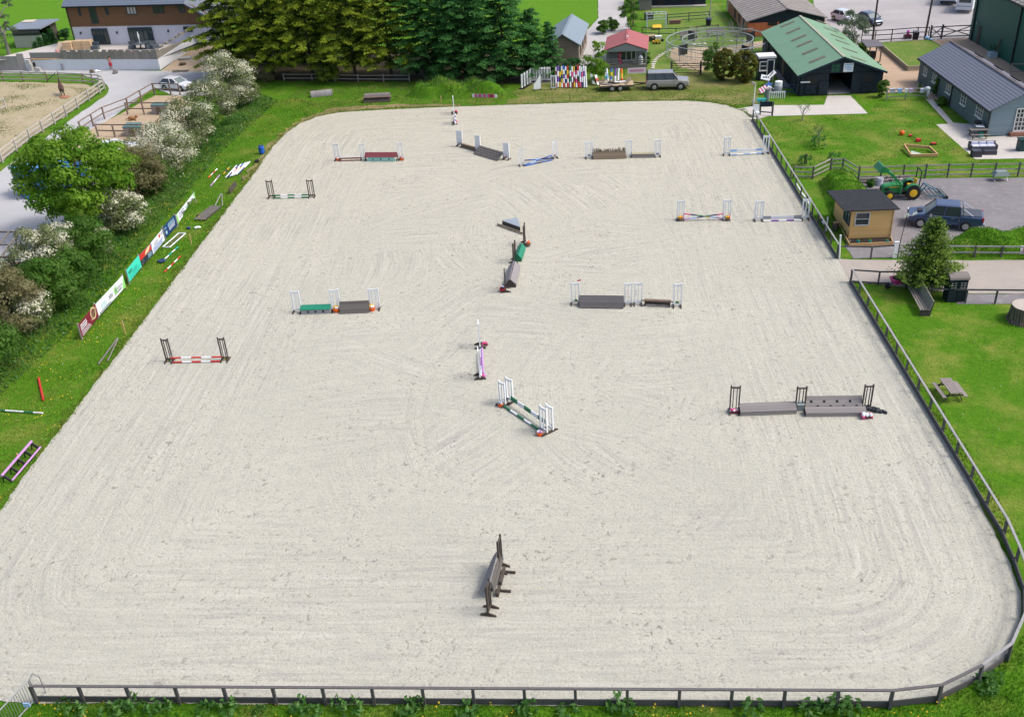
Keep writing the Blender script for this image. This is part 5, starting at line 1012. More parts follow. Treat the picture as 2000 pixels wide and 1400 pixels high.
for s in (-1, 1): b.bar((.95, s*.5, .5), (.95, s*.5, 1.25), .12, .14); b.bar((.95, s*.5, 1.2), (1.75, s*.5, 2.1), .08, .16); b.bar((1.75, s*.5, 2.1), (2.55, s*.5, 2.55), .08, .16); b.bar((.98, s*.5, .8), (1.7, s*.5, 1.95), .05, .06)
b.bar((1.75, -.5, 2.1), (1.75, .5, 2.1), .1); b.build('loader_arms', JG, t)
b = MB(); b.prism([(2.35, -.68, 2.3), (2.5, -.68, 2.85), (2.62, -.68, 2.85), (2.95, -.68, 2.45), (2.88, -.68, 2.4), (2.6, -.68, 2.72), (2.45, -.68, 2.35)], (0, 1.36, 0)); [b.prism([(2.4, y, 2.3), (2.55, y, 2.85), (2.95, y, 2.45)], (0, .04, 0)) for y in (-.7, .66)]; b.build('bucket', JG, t)
b = MB(); b.cyl((.95, -.2, 1.22), (.95, -.2, 1.75), .035); b.build('exhaust', BLACK, t)
hb = Vector((-.75, 0, 0)); th = thing('harrow', 'blue framed tined harrow hitched behind the green tractor', 'harrow', c+Matrix.Rotation(rz, 3, 'Z') @ Vector((-.8, 0, 0)), rz); BLS = mat('blue_steel', (.06, .17, .25), .5, .2, 4, dirt=(.2, .15, .1))
b = MB(); b.bar((0, -.25, .5), (-.3, -.3, 1.0), .07); b.bar((0, .25, .5), (-.3, .3, 1.0), .07); b.bar((-.3, -.35, 1.0), (-.3, .35, 1.0), .08); b.bar((-.3, -.35, 1.0), (-1.7, -.75, .2), .06); b.bar((-.3, .35, 1.0), (-1.7, .75, .2), .06); b.bar((-.2, -.8, .35), (-1.75, -.8, .2), .07); b.bar((-.2, .8, .35), (-1.75, .8, .2), .07); b.build('frame', BLS, th)
for k in range(5): x = -.3-.34*k; b = MB(); b.bar((x, -.85, .42-.03*k), (x, .85, .42-.03*k), .06); [b.bar((x, y, .4), (x-.12, y, .03), .03) for y in np.linspace(-.8, .8, 9)]; b.build('tine_bar', STEEL, th)
b = MB(); b.cyl((-1.85, -.85, .12), (-1.85, .85, .12), .12, n=10); b.build('roller', BLACK, th)
# flat trailer ------------------------------------------------------
a, e = P(1172, 180), P(1238, 177); d = e-a; c = (a+e)/2+Vector((0, .9, 0)); rz = math.atan2(d.y, d.x); L = d.length
t = thing('trailer', 'twin axle flat trailer with a plywood bed, loaded with boards', 'trailer', c, rz)
b = MB(); b.box((0, 0, .62), (L, 1.9, .06)); b.build('bed', mat('plywood', (.42, .33, .22), .8, .2), t); b = MB(); b.box((0, -.93, .55), (L, .08, .16)); b.box((0, .93, .55), (L, .08, .16)); b.box((-L/2, 0, .55), (.08, 1.9, .16)); b.box((L/2, 0, .55), (.08, 1.9, .16)); b.build('chassis', DARKW, t)
b = MB(); b.bar((L/2, -.6, .5), (L/2+1.5, 0, .5), .1); b.bar((L/2, .6, .5), (L/2+1.5, 0, .5), .1); b.bar((L/2+1.4, 0, .5), (L/2+1.75, 0, .5), .08); b.build('drawbar', DARKW, t)
for x in (.25, -.65 if L > 3 else -.5):
    for s in (-1, 1): wheel(t, (x+.1, s*1.0, .34), .34, .2, s)
b = MB(); b.slab((L/2-.9, -.8, .66), (L/2-.3, -.8, 1.15), (L/2-.3, .6, 1.15), (L/2-.9, .6, .66), .05); b.build('ramp_board', mat('plywood', (.42, .33, .22), .8, .2), t)
for k, (x0_, y0_, m_, w_) in enumerate(((-1.1, -.4, GREYW, .5), (-.3, .1, DARKW, .6), (.4, -.2, WHITE, .25), (-1.6, .3, BROWNW, .4))):
    q = c+Matrix.Rotation(rz, 3, 'Z') @ Vector((x0_, y0_, .7+.08*k)); b = MB(tuple(q)); b.box(q, (1.3, w_, .07), rz+.4*k-.5, R=Matrix.Rotation(rz+.4*k-.5, 3, 'Z') @ Matrix.Rotation(.06, 3, 'Y')); tag(b.build('loose_board', m_), ['grey board', 'dark board', 'narrow white board', 'brown board'][k]+' lying on the flat trailer', 'board', 'boards on the trailer')
# caravan and horsebox
c = P(1880, 26); t = thing('caravan', 'white caravan partly hidden behind the dark green shed', 'caravan', c+Vector((1.2, 2, 0)), R_(62)); b = MB(); b.loft([[Vector(p) for p in ((x, -w, .45), (x, -w, zt-.15), (x, -w*.9, zt), (x, w*.9, zt), (x, w, zt-.15), (x, w, .45))] for x, w, zt in ((-2.7, 1.02, 2.3), (-2.5, 1.1, 2.5), (2.3, 1.1, 2.5), (2.7, 1.02, 2.0))]); b.build('body', mat('caravan_white', (.66, .69, .72), .4, .06), t, bevel=.04)
b = MB(); b.box((-2.66, 0, 1.7), (.12, 1.5, .6)); b.build('window', CGL, t); b = MB(); b.box((-2.68, 0, .95), (.1, 2.0, .05)); b.build('trim_strip', NAVY, t)
for s in (-1, 1): b = MB(); b.box((0, s*1.1, 1.7), (1.4, .05, .6)); b.build('window', CGL, t); wheel(t, (0, s*.95, .34), .34, .2, s)
c = P(1862, 14); t = thing('motorhome', 'pale motorhome beyond the caravan at the top edge', 'motorhome', c+Vector((.8, 3.5, 0)), R_(62)); b = MB(); b.box((0, 0, 1.5), (5.5, 2.1, 2.2)); b.build('body', mat('caravan_white', (.66, .69, .72), .4, .06), t, bevel=.1); b = MB(); b.box((-2.76, 0, 1.9), (.06, 1.4, .7)); b.build('window', CGL, t); b = MB(); b.box((-2.8, 0, .5), (.15, 2.0, .2)); b.build('rear_bumper', TRIM, t)
for x in (1.6, -1.5):
    for s in (-1, 1): wheel(t, (x, s*.92, .36), .36, .22, s)
# blue container behind the maple
q = P(52, 390); t = thing('shipping_container', 'blue steel shipping container hidden behind the maple', 'container', q); b = MB(t); e = (P(190, 352)-q).normalized(); n = Vector((-e.y, e.x, 0)); b.prism([q, q+e*6, q+e*6+n*2.4, q+n*2.4], (0, 0, 2.5)); b.build('body', ribbed('blue_steel_sheet', (.02, .13, .38), (.03, .16, .44), 'x', .3, .5), t); b = MB(t); b.prism([q+e*.05-n*.02, q+e*5.95-n*.02, q+e*5.95+n*2.35, q+n*2.35], (0, 0, .06)); 
for v in b.v: v.z += 2.5
b.build('roof', mat('pale_blue_roof', (.10, .28, .50), .6), t); b = MB(t); [b.cyl(q+n*y-e*.05+Vector((0, 0, .2)), q+n*y-e*.05+Vector((0, 0, 2.4)), .04) for y in (.6, 1.8)]; b.build('locking_bar', STEEL, t)
# ------------------------------------------------------------ things on the left verge
VG = 'poles lying on the left verge'
def lying(p, q, cols, label, r=.05, z=.07, group=VG, **k): return pole(P(*p, z), P(*q, z), cols, label, r, group, **k)
lying((320.5, 531.5), (352.5, 500.5), RW, 'red and white pole lying on the verge below the banners')
lying((316, 511.5), (347.5, 482), [TEAL, WHITE, TEAL, WHITE, TEAL], 'teal and white pole lying on the verge below the banners')
lying((-25, 799), (83.5, 806.5), [WHITE, GREEN, WHITE, WHITE, GREEN, WHITE], 'white pole with green bands at the left edge of the picture')
lying((75, 738), (84.5, 781), [RED], 'plain red pole lying in the grass near the left edge', .07)
lying((192, 711), (229.5, 660.5), [GREYW], 'longer bare grey pole of two lying by the sand edge')
lying((210, 705), (230.5, 661.5), [GREYW], 'shorter bare grey pole of two lying by the sand edge', .04)
lying((420, 401.5), (431.5, 378.5), [RAILW], 'pale pole of an open pair near the grey pallet, left one', .04)
lying((434, 402), (433.5, 379), [RAILW], 'pale pole of an open pair near the grey pallet, right one', .04)
lying((407, 347), (424, 330), [ORANGE, WHITE, RED, WHITE], 'short orange and white pole on the far verge')
lying((411, 364), (429, 342), [LILAC, WHITE, LILAC], 'lilac and white pole on the far verge')
lying((436, 340), (451, 324), [YEL, NAVY, YEL, GREEN], 'yellow and navy pole on the far verge')
cols_ = [[WHITE], [NAVY, WHITE, NAVY], [WHITE, RED, WHITE], [WHITE, WHITE, BLUE], [WHITE, YEL, WHITE], [WHITE], [NAVY, WHITE]]
nm_ = ['plain white', 'navy and white', 'white with a red band', 'white with a blue end', 'white with a yellow band', 'slightly longer white', 'white with a navy tip']
for i in range(7): lying((441+5*i*.8, 347-i*1.2), (462+4.3*i, 324-i*1.3), cols_[i], nm_[i]+' pole in the pile beside the blue barrel', .07, .07+.09*(i % 2))
g = P(375, 420); q = P(391, 431); e = P(421.5, 406.5); d = (e-q); t = thing('pallet', 'long grey slatted pallet lying on the verge', 'pallet', (q+e)/2, math.atan2(d.y, d.x)); L = d.length
b = MB(); [b.box((x, 0, .16), (.16, 1.0, .03)) for x in np.linspace(-L/2, L/2, 12)]; b.build('boards', GREYW, t); b = MB(); [b.box((0, y, .07), (L, .08, .13)) for y in (-.45, 0, .45)]; b.build('bearers', DARKW, t)
q, e = P(325, 484), P(356, 457); d = e-q; t = thing('timber_rectangle', 'white empty rectangular frame lying below the navy banner', 'frame', (q+e)/2, math.atan2(d.y, d.x)); L = d.length; b = MB()
for y in (-.3, .3): b.bar((-L/2, y, .06), (L/2, y, .06), .07)
for x in (-L/2, L/2): b.bar((x, -.3, .06), (x, .3, .06), .07)
b.build('frame', WHITE, t); b = MB(); b.bar((-L/2+.1, 0, .05), (L/2-.1, 0, .05), .05); b.build('inner_bar', BROWNW, t)
q, e = P(449, 379), P(462, 363.5); tag(pole((q.x, q.y, .25), (e.x, e.y, .25), [DARKW], 'x', flat=(.06, .5)), 'short dark board standing on edge by the sand on the left verge', 'board'); bpy.data.objects[-1] if False else None
q, e = P(311, 514), P(322, 509); pole((q.x, q.y, .12), (e.x, e.y, .1), [NAVY], 'dark board under the teal and white pole', flat=(.5, .06), group=None)
for (x, y, yt, m_, lab) in [(40, 905, 886, PINE, 'short wooden stake beside the lilac frame at the left edge'), (245, 652, 627, PINE, 'short pale stake below the maroon banner'), (374.5, 479, 457, PINE, 'short pale stake below the navy banner'), (474, 353, 338, BROWNW, 'thin stake beside the white pole pile'), (862, 202, 187, PINE, 'thin pale stake left of the farthest white wing'), (1113, 197, 186, BROWNW, 'thin rusty stake in front of the coloured pole rack')]:
    g = P(x, y); b = MB((g.x, g.y, 0)); b.box((g.x, g.y, hz(g, yt)/2), (.07, .07, hz(g, yt))); b.box((g.x, g.y, hz(g, yt)), (.05, .05, .06)); tag(b.build('stake', m_), lab, 'stake', 'stakes')
a, e = P(13, 944), P(71, 876); d = e-a; L = d.length; t = thing('cavaletti', 'low dark cavaletti frame with two lilac rails at the left edge', 'jump rail', (a+e)/2, math.atan2(d.y, d.x)); b = MB(); b.cyl((-L/2, .12, .5), (L/2, .12, .5), .07, n=10); b.build('upper_rail', LILAC, t)
b = MB(); b.cyl((-L/2+.1, -.28, .12), (L/2, -.28, .12), .05, n=10); b.build('lower_rail', LILAC, t); b = MB()

for x in np.linspace(-L/2+.1, L/2-.1, 5): b = MB(); b.bar((x, .12, .44), (x, -.24, .1), .09, .12); b.bar((x, .14, .4), (x, .2, 0), .05); b.build('support', BLACK, t)
g = P(512, 300); t = thing('barrel', 'blue plastic barrel standing on the far left verge', 'barrel', g); b = MB(t); r = .27; b.lathe(g, [(r*.9, 0), (r, .08), (r*1.04, .3), (r*.98, .34), (r*1.04, .38), (r*1.04, .56), (r, .72), (r*.85, .78)], 16); b.build('body', mat('blue_plastic', (.015, .10, .42), .4, .12), t, smooth=True); b = MB(t); b.lathe(g+Vector((0, 0, .78)), [(r*.86, 0), (r*.8, .03)], 16); b.build('lid', NAVY, t)
g = P(502, 317); b = MB((g.x, g.y, 0)); b.lathe(g, [(.2, 0), (.24, .2), (.17, .22)], 10); tag(b.build('bucket', BLACK), 'small black bucket below the blue barrel', 'bucket')
for x, y, m_, lab, s in [(389, 423, BLACK, 'black rubber bowl left of the grey pallet', .3), (369, 447, NAVY, 'navy scrap lying below the white banner', .25), (386, 446, WHITE, 'crumpled white bag below the white banner', .25)]:
    g = P(x, y); b = MB((g.x, g.y, 0)); [b.ball(g+Vector((random.uniform(-.15, .15), random.uniform(-.1, .1), .08)), (s*.6, s*.5, .1), 8, k=4) for _ in range(4)]; tag(b.build('litter', m_, smooth=True), lab, 'litter')
# banners -----------------------------------------------------------
def banner(label, TL, TR, BR, BL, bg, deco, post=(True, False), torn=False):
    a, e = P(*BL), P(*BR); h = (hz(a, TL[1])+hz(e, TR[1]))/2; d = e-a; L = d.length; rz = math.atan2(d.y, d.x); t = thing('banner', label, 'banner', (a+e)/2, rz, 'advertising banners along the hedge')
    b = MB(); z0 = .18
    if torn: pr = [(-L/2, 0, z0+.1), (-L*.22, 0, z0+.15), (-L*.2, 0, z0+.5), (-.05*L, 0, z0+.35), (.05*L, 0, z0+.4), (.1*L, 0, z0+.75), (.25*L, 0, z0+.5), (.33*L, 0, z0+.6), (L/2, 0, z0+.3), (L/2, 0, h), (-L/2, 0, h)]
    else: pr = [(-L/2, 0, z0), (L/2, 0, z0), (L/2, 0, h), (-L/2, 0, h)]
    b.prism(pr, (0, .03, 0)); bn = b.build('panel', bg, t)
    for it in deco:
        if it[0] == 'bar': _, x, z, w_, hh, m_ = it; b = MB(); b.box((x*L, -.006, z0+(h-z0)*z), (w_*L, .008, hh*(h-z0))); b.build('print', m_, bn)
        elif it[0] == 'lines':
            _, x, z, w_, n, gap, hh, m_ = it; b = MB()
            for k in range(n):
                z_ = z0+(h-z0)*(z-gap*k); x_ = x*L; end = x_+w_*L*random.uniform(.75, 1)
                while x_ < end: ww = random.uniform(.06, .2); b.box((x_+ww/2, -.006, z_), (ww, .008, hh*(h-z0)*random.uniform(.85, 1))); x_ += ww+.05
            b.build('print', m_, bn)
        elif it[0] == 'disc': _, x, z, r, m_ = it; b = MB(); b.cyl((x*L, 0, z0+(h-z0)*z), (x*L, -.012, z0+(h-z0)*z), r, n=16); b.build('print', m_, bn)
        elif it[0] == 'poly': _, pts, m_ = it; b = MB(); b.prism([(x*L, -.002, z0+(h-z0)*z) for x, z in pts], (0, -.01, 0)); b.build('print', m_, bn)
        elif it[0] == 'text':
            _, s, x, z, size, m_ = it; cu = bpy.data.curves.new('lettering', 'FONT'); cu.body = s; cu.size = size; cu.extrude = .004; cu.align_x = 'CENTER'; cu.align_y = 'CENTER'
            tmp = bpy.data.objects.new('lettering', cu); COL.objects.link(tmp); dg = bpy.context.evaluated_depsgraph_get(); me = bpy.data.meshes.new_from_object(tmp.evaluated_get(dg)); bpy.data.objects.remove(tmp)
            me.materials.clear(); me.materials.append(m_); o = bpy.data.objects.new('lettering', me); COL.objects.link(o); o.parent = bn; o.location = (x*L, -.008, z0+(h-z0)*z); o.rotation_euler = (R_(90), 0, 0)
    for i, x in enumerate((-L/2, L/2)):
        if post[i]: b = MB(); b.box((x, .06, (h+.1)/2), (.08, .08, h+.1)); b.build('post', RAILW, t)
    return t
WB_ = mat('banner_white', (.68, .72, .76), .5, .05, 2); BM = mat('banner_maroon', (.18, .012, .035), .5, .08); BT = mat('banner_turquoise', (.05, .62, .45), .5, .06); BN = mat('banner_navy', (.008, .04, .16), .5, .08); BK = mat('banner_black', (.02, .03, .045), .5, .1); BG_ = mat('banner_lime', (.25, .62, .16), .5, .1); CREAM = mat('banner_cream', (.65, .55, .32), .5, .1); MGR = mat('print_grey', (.2, .2, .25), .5); MBL = mat('print_blue', (.10, .2, .48), .5); PALE = mat('print_pale_blue', (.35, .55, .62), .5)
banner('maroon banner with white lettering and a cream emblem, nearest of the banners', (153, 630), (185, 598), (194.6, 622), (162.5, 663), BM, [('lines', -.45, .80, .36, 3, .16, .10, WB_), ('lines', -.45, .30, .55, 3, .12, .05, WB_), ('disc', .28, .62, .42, CREAM), ('disc', .28, .62, .33, BM), ('poly', [(.12, .25), (.3, .4), (.47, .85), (.34, .8), (.22, .7)], CREAM)], (True, True))
banner('long white banner with a green logo and black lettering next to the maroon banner', (184, 597), (237.5, 536), (247, 564), (194.6, 622), WB_, [('disc', .17, .5, .26, BG_), ('disc', .17, .52, .17, WB_), ('lines', .22, .55, .18, 2, .12, .07, MGR), ('lines', -.08, .55, .16, 2, .16, .1, BK), ('lines', -.36, .6, .18, 5, .1, .06, PALE), ('lines', -.45, .1, .5, 2, .12, .08, BK), ('lines', .12, .25, .26, 1, .1, .14, MGR), ('poly', [(.38, .0), (.5, .0), (.5, .9)], BG_)], (False, True))
banner('turquoise banner with faint dark lettering', (245, 526), (269.6, 500.7), (278, 525), (254.6, 555), BT, [('lines', -.42, .7, .22, 2, .14, .1, BK), ('lines', -.15, .55, .4, 2, .12, .08, TEAL), ('lines', -.4, .38, .8, 4, .1, .04, TEAL)], (True, True))
banner('banner with a red picture above dark blue and black squares', (269.6, 500.7), (295, 474), (300.7, 500.7), (278, 525), mat('banner_slate', (.06, .10, .17), .5), [('bar', 0, .75, .98, .48, RED), ('poly', [(-.1, .55), (.2, .6), (.45, .95), (.2, .98), (0, .8)], CREAM), ('bar', -.28, .25, .42, .48, BK), ('disc', .0, .28, .24, BK), ('lines', -.45, .4, .25, 3, .14, .05, WB_), ('lines', .1, .38, .3, 3, .12, .05, PALE)], (False, False))
banner('white banner with a red triangle logo and blue lines of print', (295, 474), (316.8, 450), (323, 473), (300.7, 500.7), WB_, [('poly', [(.1, .9), (.32, .9), (.2, .6)], RED), ('lines', -.3, .72, .32, 3, .1, .05, MGR), ('lines', -.42, .42, .85, 5, .085, .05, MBL), ('poly', [(-.5, .6), (-.42, .95), (-.5, .95)], LBLUE), ('lines', .36, .9, .12, 4, .07, .04, MBL)], (False, True))
banner('navy banner with pale lettering', (318, 444), (342.5, 420), (347, 444), (325, 468.6), BN, [('lines', -.15, .82, .55, 2, .14, .09, PALE), ('lines', -.12, .52, .55, 3, .12, .06, WB_), ('disc', -.36, .35, .16, PALE), ('lines', -.46, .75, .2, 1, .1, .1, PALE)], (True, True))
banner('torn white banner with green ends and large thin lettering, farthest of the banners', (342.5, 420), (378, 377.5), (384, 397), (349, 443), WB_, [('text', 'DAD', -.24, .62, .62, MGR), ('lines', .05, .62, .36, 2, .08, .04, MGR), ('poly', [(-.5, .1), (-.43, .1), (-.45, 1), (-.5, 1)], BG_), ('poly', [(.42, .95), (.5, .3), (.5, 1), (.42, 1)], BG_), ('disc', 0, .62, .09, TEAL)], (True, True), torn=True)
# ------------------------------------------------------------ back strip
a, e = P(608.5, 189), P(649, 185); t = thing('log_jump', 'half round grey wooden cross country jump lying askew in the grass', 'jump', (a+e)/2, .25); b = MB(); L = 2.5
b.prism([(-L/2, .45*math.cos(q)+.1, .62*math.sin(q)) for q in np.linspace(0, math.pi, 9)], (L, 0, 0)); b.build('slatted_shell', planks('shell_slats', (.20, .19, .19), (.30, .29, .29), 'x', .25), t)
b = MB(); b.cyl((-L/2-.02, .1, .25), (-L/2+.02, .1, .25), .2); b.build('end_board', DARKW, t)
a, e = P(711, 200), P(762, 200); t = thing('coop_jump', 'grey wooden roll top jump with a dark front board beside the sand', 'jump', (a+e)/2); L = (e-a).length; b = MB()
b.prism([(-L/2+.1, .75+.42*math.cos(q), .35+.5*math.sin(q)) for q in np.linspace(0, math.pi, 9)], (L-.2, 0, 0)); b.box((0, .75, .17), (L-.2, .8, .34)); b.build('rolled_top', GREYW, t); b = MB(); b.slab((-L/2, 0, 0), (L/2, 0, 0), (L/2, .28, .5), (-L/2, .28, .5), .06); b.build('front_board', DARKW, t); b = MB(); b.slab((-L/2, .0, .5), (L/2, .0, .5), (L/2, .4, .52), (-L/2, .4, .52), .05); b.build('shelf', mat('rusty_board', (.16, .11, .10), .8, .25), t)
a, e = P(923, 195), P(971, 196); pole((a.x, a.y, .45), (e.x, e.y, .45), [WHITE, PINK, GREYP, PINK, GREYP, PINK, GREYP, PINK, MAROON, PINK, WHITE], 'white plank with a row of pink and grey squares by the back edge', flat=(.05, .38), name='jump_plank', group='jump planks')
# rack of grey wings leaning under the trees
t0 = 'grey slatted spare jump wings leaning in a row under the dark trees'
for i in range(11):
    x = 1020+i*5.2; g = P(x, 174-3.2*min(i, 4)-.2*i); tag(WK['white'].put((g.x, g.y, 0), R_(75 if i < 4 else 15), t0, 'spare wings under the trees', (.75, 1, 1.02)), t0, 'jump wing', 'spare wings under the trees')
WGREY = mat('grey_wing_paint', (.36, .37, .36), .7, .2, 3, dirt=(.15, .15, .13))
g = P(1050, 176); t = thing('jump_wing', 'white curved shark fin jump wing in front of the spare wings', 'jump wing', g, R_(15), G1); b = MB(); b.prism([(-.5, 0, .1), (.4, 0, .1), (.4, 0, 1.7), (.25, 0, 1.55), (-.1, 0, 1.0), (-.4, 0, .7)], (0, .05, 0)); b.build('panel', WHITE, t); b = MB(); b.bar((-.4, -.3, .05), (-.4, .3, .05), .08); b.build('foot', FOOTW, t); b = MB(); b.bar((.35, -.3, .05), (.35, .3, .05), .08); b.build('foot', FOOTW, t)
g = P(1080, 176); wing('r1', 'white', (1076.5, 175), (1086, 175), 147, 'white jump wing standing left of the rack of coloured poles', G1)
t = thing('pole_rack', 'low white metal rack between the spare wings and the coloured poles', 'rack', P(1075, 168)); a, e = P(1033, 168), P(1083, 166); b = MB(t)
for z in (.3, .75): b.bar(a+Vector((0, 0, z)), e+Vector((0, 0, z)), .06)
for f in (0, .5, 1): q = a.lerp(e, f); b.bar(q, q+Vector((0, 0, .8)), .06)
b.build('frame', WGREY, t)
t = thing('pole_rack', 'dark timber rail holding up the coloured poles beside the dark trees', 'rack', P(1115, 168)); a, e = P(1088, 163), P(1145, 163); b = MB(t); b.bar(a+Vector((0, .3, 1.7)), e+Vector((0, .3, 1.7)), .1); [b.bar(a.lerp(e, f)+Vector((0, .35, 0)), a.lerp(e, f)+Vector((0, .35, 1.75)), .1) for f in (0, .5, 1)]; b.build('frame', DARKW, t)
RK = [([RED, WHITE, WHITE, MAROON, WHITE], 'red topped white'), ([WHITE, PURP, WHITE, PURP], 'white and purple'), ([YEL, NAVY, YEL, NAVY], 'yellow and navy'), ([WHITE, YEL, NAVY, YEL, WHITE], 'white yellow and navy'), ([RED, WHITE, PURP, WHITE, BLUE], 'red white and blue'), ([WHITE, NAVY, WHITE, NAVY, WHITE], 'white and navy'), ([RED, WHITE, RED, YEL, RED], 'red with white and yellow bands'), ([WHITE, GREEN, WHITE, GREEN], 'white and green'), ([MAROON, WHITE, PINK, WHITE], 'maroon white and pink'), ([YEL, MAROON, WHITE, YEL], 'yellow and maroon'), ([WHITE, PINK, WHITE, PINK, BLACK], 'white pink and black'), ([RED, BLACK, WHITE, RED], 'red black and white'), ([PINK, WHITE, LBLUE, WHITE], 'pink and pale blue'), ([NAVY, WHITE, PINK, WHITE], 'navy white and pink'), ([WHITE, WHITE, PURP, WHITE], 'mostly white, purple banded'), ([WHITE], 'plain white')]
for i, (cs, nm) in enumerate(RK):
    x = 1086+i*3.9+(1 if i > 6 else 0); g = P(x, 172); top = 131+random.uniform(-1.5, 2); h = 2.15+random.uniform(-.1, .15); pole((g.x, g.y, .06), (g.x+.06*(8-i)/8, g.y+1.05, h), cs, nm+' pole leaning in the rack beside the dark trees', .085, 'coloured poles leaning in the rack')
for i, (cs, nm) in enumerate([([WHITE, TEAL, WHITE, TEAL], 'white and teal'), ([WHITE, LBLUE, WHITE], 'white and pale blue'), ([WHITE, BLUE, YEL, BLUE], 'white blue and yellow'), ([WHITE], 'plain white'), ([RED, YEL, ORANGE], 'red and yellow'), ([WHITE, PURP], 'white and purple')]):
    g = P([1182, 1188, 1193, 1207, 1215, 1201][i], 165); pole((g.x, g.y, .06), (g.x+random.uniform(-.15, .2), g.y+.9, 1.55), cs, nm+' pole leaning behind the flat trailer', .11, 'poles leaning behind the trailer')
for i, (x, y) in enumerate([(1160, 166), (1169, 168)]): g = P(x, y); pole((g.x, g.y, .1), (g.x-.3, g.y+.6, 1.1), [[WHITE, GREEN, WHITE], [WHITE, RED, WHITE]][i], ['short white and green rail left of the trailer', 'short white and red rail left of the trailer'][i], group=None, flat=(.3, .06))
fence('wire_fence', 'thin post and wire fence behind the flat trailer and off roader', [P(1178, 149), P(1220, 147), P(1262, 147)], 1.5, [.7, 1.45], STEEL, GREYW, step=2.4, post=.07, rail=(.015, .02))
a, e = P(1226, 158), P(1262, 156); t = thing('fence_banner', 'white banner with pale pink print on the fence behind the off roader', 'banner', (a+e)/2+Vector((0, .5, 0))); b = MB(); L = (e-a).length; b.box((0, 0, .95), (L, .03, .65)); pn = b.build('panel', mat('banner_pinkish', (.68, .58, .62), .6, .06), t); b = MB(); [b.box((-L/2+.4+i*(L-.8)/5, -.02, .98), (L/8, .01, .26)) for i in range(6)]; b.build('print', mat('print_pink', (.58, .28, .42), .6), pn)
t = thing('field_gate', 'dark five bar gate in front of the horse walker', 'gate', P(1311, 146)); a, e = P(1311, 146), P(1368, 146); b = MB(t)
for z in (.25, .5, .75, 1.0, 1.25): b.bar(a+Vector((0, 0, z)), e+Vector((0, 0, z)), .05, .07)
b.bar(a+Vector((0, 0, .25)), e.lerp(a, .5)+Vector((0, 0, 1.25)), .05); b.bar(e+Vector((0, 0, .25)), e.lerp(a, .5)+Vector((0, 0, 1.25)), .05); b.build('bars', DARKW, t)
for q in (a, e): b = MB(t); b.box(q+Vector((0, 0, .75)), (.2, .2, 1.5)); b.build('post', DARKW, t)
# horse walker ------------------------------------------------------
hc = P(1400, 106); t = thing('horse_walker', 'round galvanised mesh horse walker on a sand ring, half hidden by bushes', 'horse walker', hc)
for nm, R in (('outer_fence', 6.2), ('inner_fence', 4.3)):
    b = MB(t); n = 40
    for i in range(n):
        a0, a1 = 2*math.pi*i/n, 2*math.pi*(i+1)/n; p, q = hc+Vector((R*math.cos(a0), R*math.sin(a0), 0)), hc+Vector((R*math.cos(a1), R*math.sin(a1), 0))
        for z in (.2, 1.0, 1.85): b.bar(p+Vector((0, 0, z)), q+Vector((0, 0, z)), .05 if z != 1.85 else .09)
        b.bar(p, p+Vector((0, 0, 1.85)), .06 if i % 4 == 0 else .02)
        for k in (.33, .66): m_ = p.lerp(q, k); b.bar(m_+Vector((0, 0, .2)), m_+Vector((0, 0, 1.85)), .014)
    b.build(nm, mat('walker_steel', (.36, .42, .42), .5, .15, 3, metal=.3), t)
b = MB(t); b.cyl(hc, hc+Vector((0, 0, 2.5)), .12); b.build('centre_post', STEEL, t)
for k in range(4):
    a0 = R_(30+90*k); d = Vector((math.cos(a0), math.sin(a0), 0)); b = MB(t); b.bar(hc+Vector((0, 0, 2.4)), hc+d*5.6+Vector((0, 0, 2.3)), .06); ar = b.build('arm', STEEL, t); b = MB(t); q = hc+d*5.2; b.box(q+Vector((0, 0, 1.3)), (1.3, .05, 1.2), a0); b.build('divider', BLACK, ar)
SS = [(1275, 133), (1275.5, 129), (1276, 125.5), (1277.5, 122), (1279.5, 118.5), (1282, 115), (1286, 111.5), (1290, 108.5), (1295, 105.5), (1301, 102.5), (1308, 99), (1318, 95), (1328, 92), (1338, 90), (1348, 88), (1356, 87), (1366, 86), (1376, 85.5), (1428, 81), (1442, 80), (1455, 80), (1466, 79.5)]
SM = Once(lambda: tag((lambda b: (b.lathe((0, 0, 0), [(.27, 0), (.28, .05), (.25, .07)], 8), b.build('stepping_stone', mat('pale_paving', (.55, .52, .46), .8, .12)))[1])(MB()), 's', 'stepping stone'))
for p_ in SS: g = P(*p_); SM.put((g.x, g.y, -.01), random.uniform(0, 3), 'pale stepping stone in the curved path through the play garden', 'stepping stones in the play garden', (1.2, .8, 1))
# play things
t = thing('climbing_frame', 'pale blue steel climbing frame with a yellow slide', 'climbing frame', P(1285, 58)); a = P(1264, 57); b = MB(t)
for x in (0, 2.6):
    for y in (0, 1.5): b.cyl(a+Vector((x, y, 0)), a+Vector((x, y, 1.9)), .05, n=6)
for y in (0, 1.5): b.cyl(a+Vector((0, y, 1.9)), a+Vector((2.6, y, 1.9)), .05, n=6); b.cyl(a+Vector((0, y, 1.2)), a+Vector((2.6, y, 1.2)), .04, n=6)
for x in (0, .65, 1.3, 1.95, 2.6): b.cyl(a+Vector((x, 0, 1.9)), a+Vector((x, 1.5, 1.9)), .04, n=6)
b.build('frame', mat('pale_blue_steel', (.42, .52, .55), .5), t); b = MB(t); b.slab(a+Vector((.7, -1.0, .15)), a+Vector((1.9, -.7, .15)), a+Vector((1.9, .2, .45)), a+Vector((.7, 0, .45)), .08); b.build('slide', YEL, t)
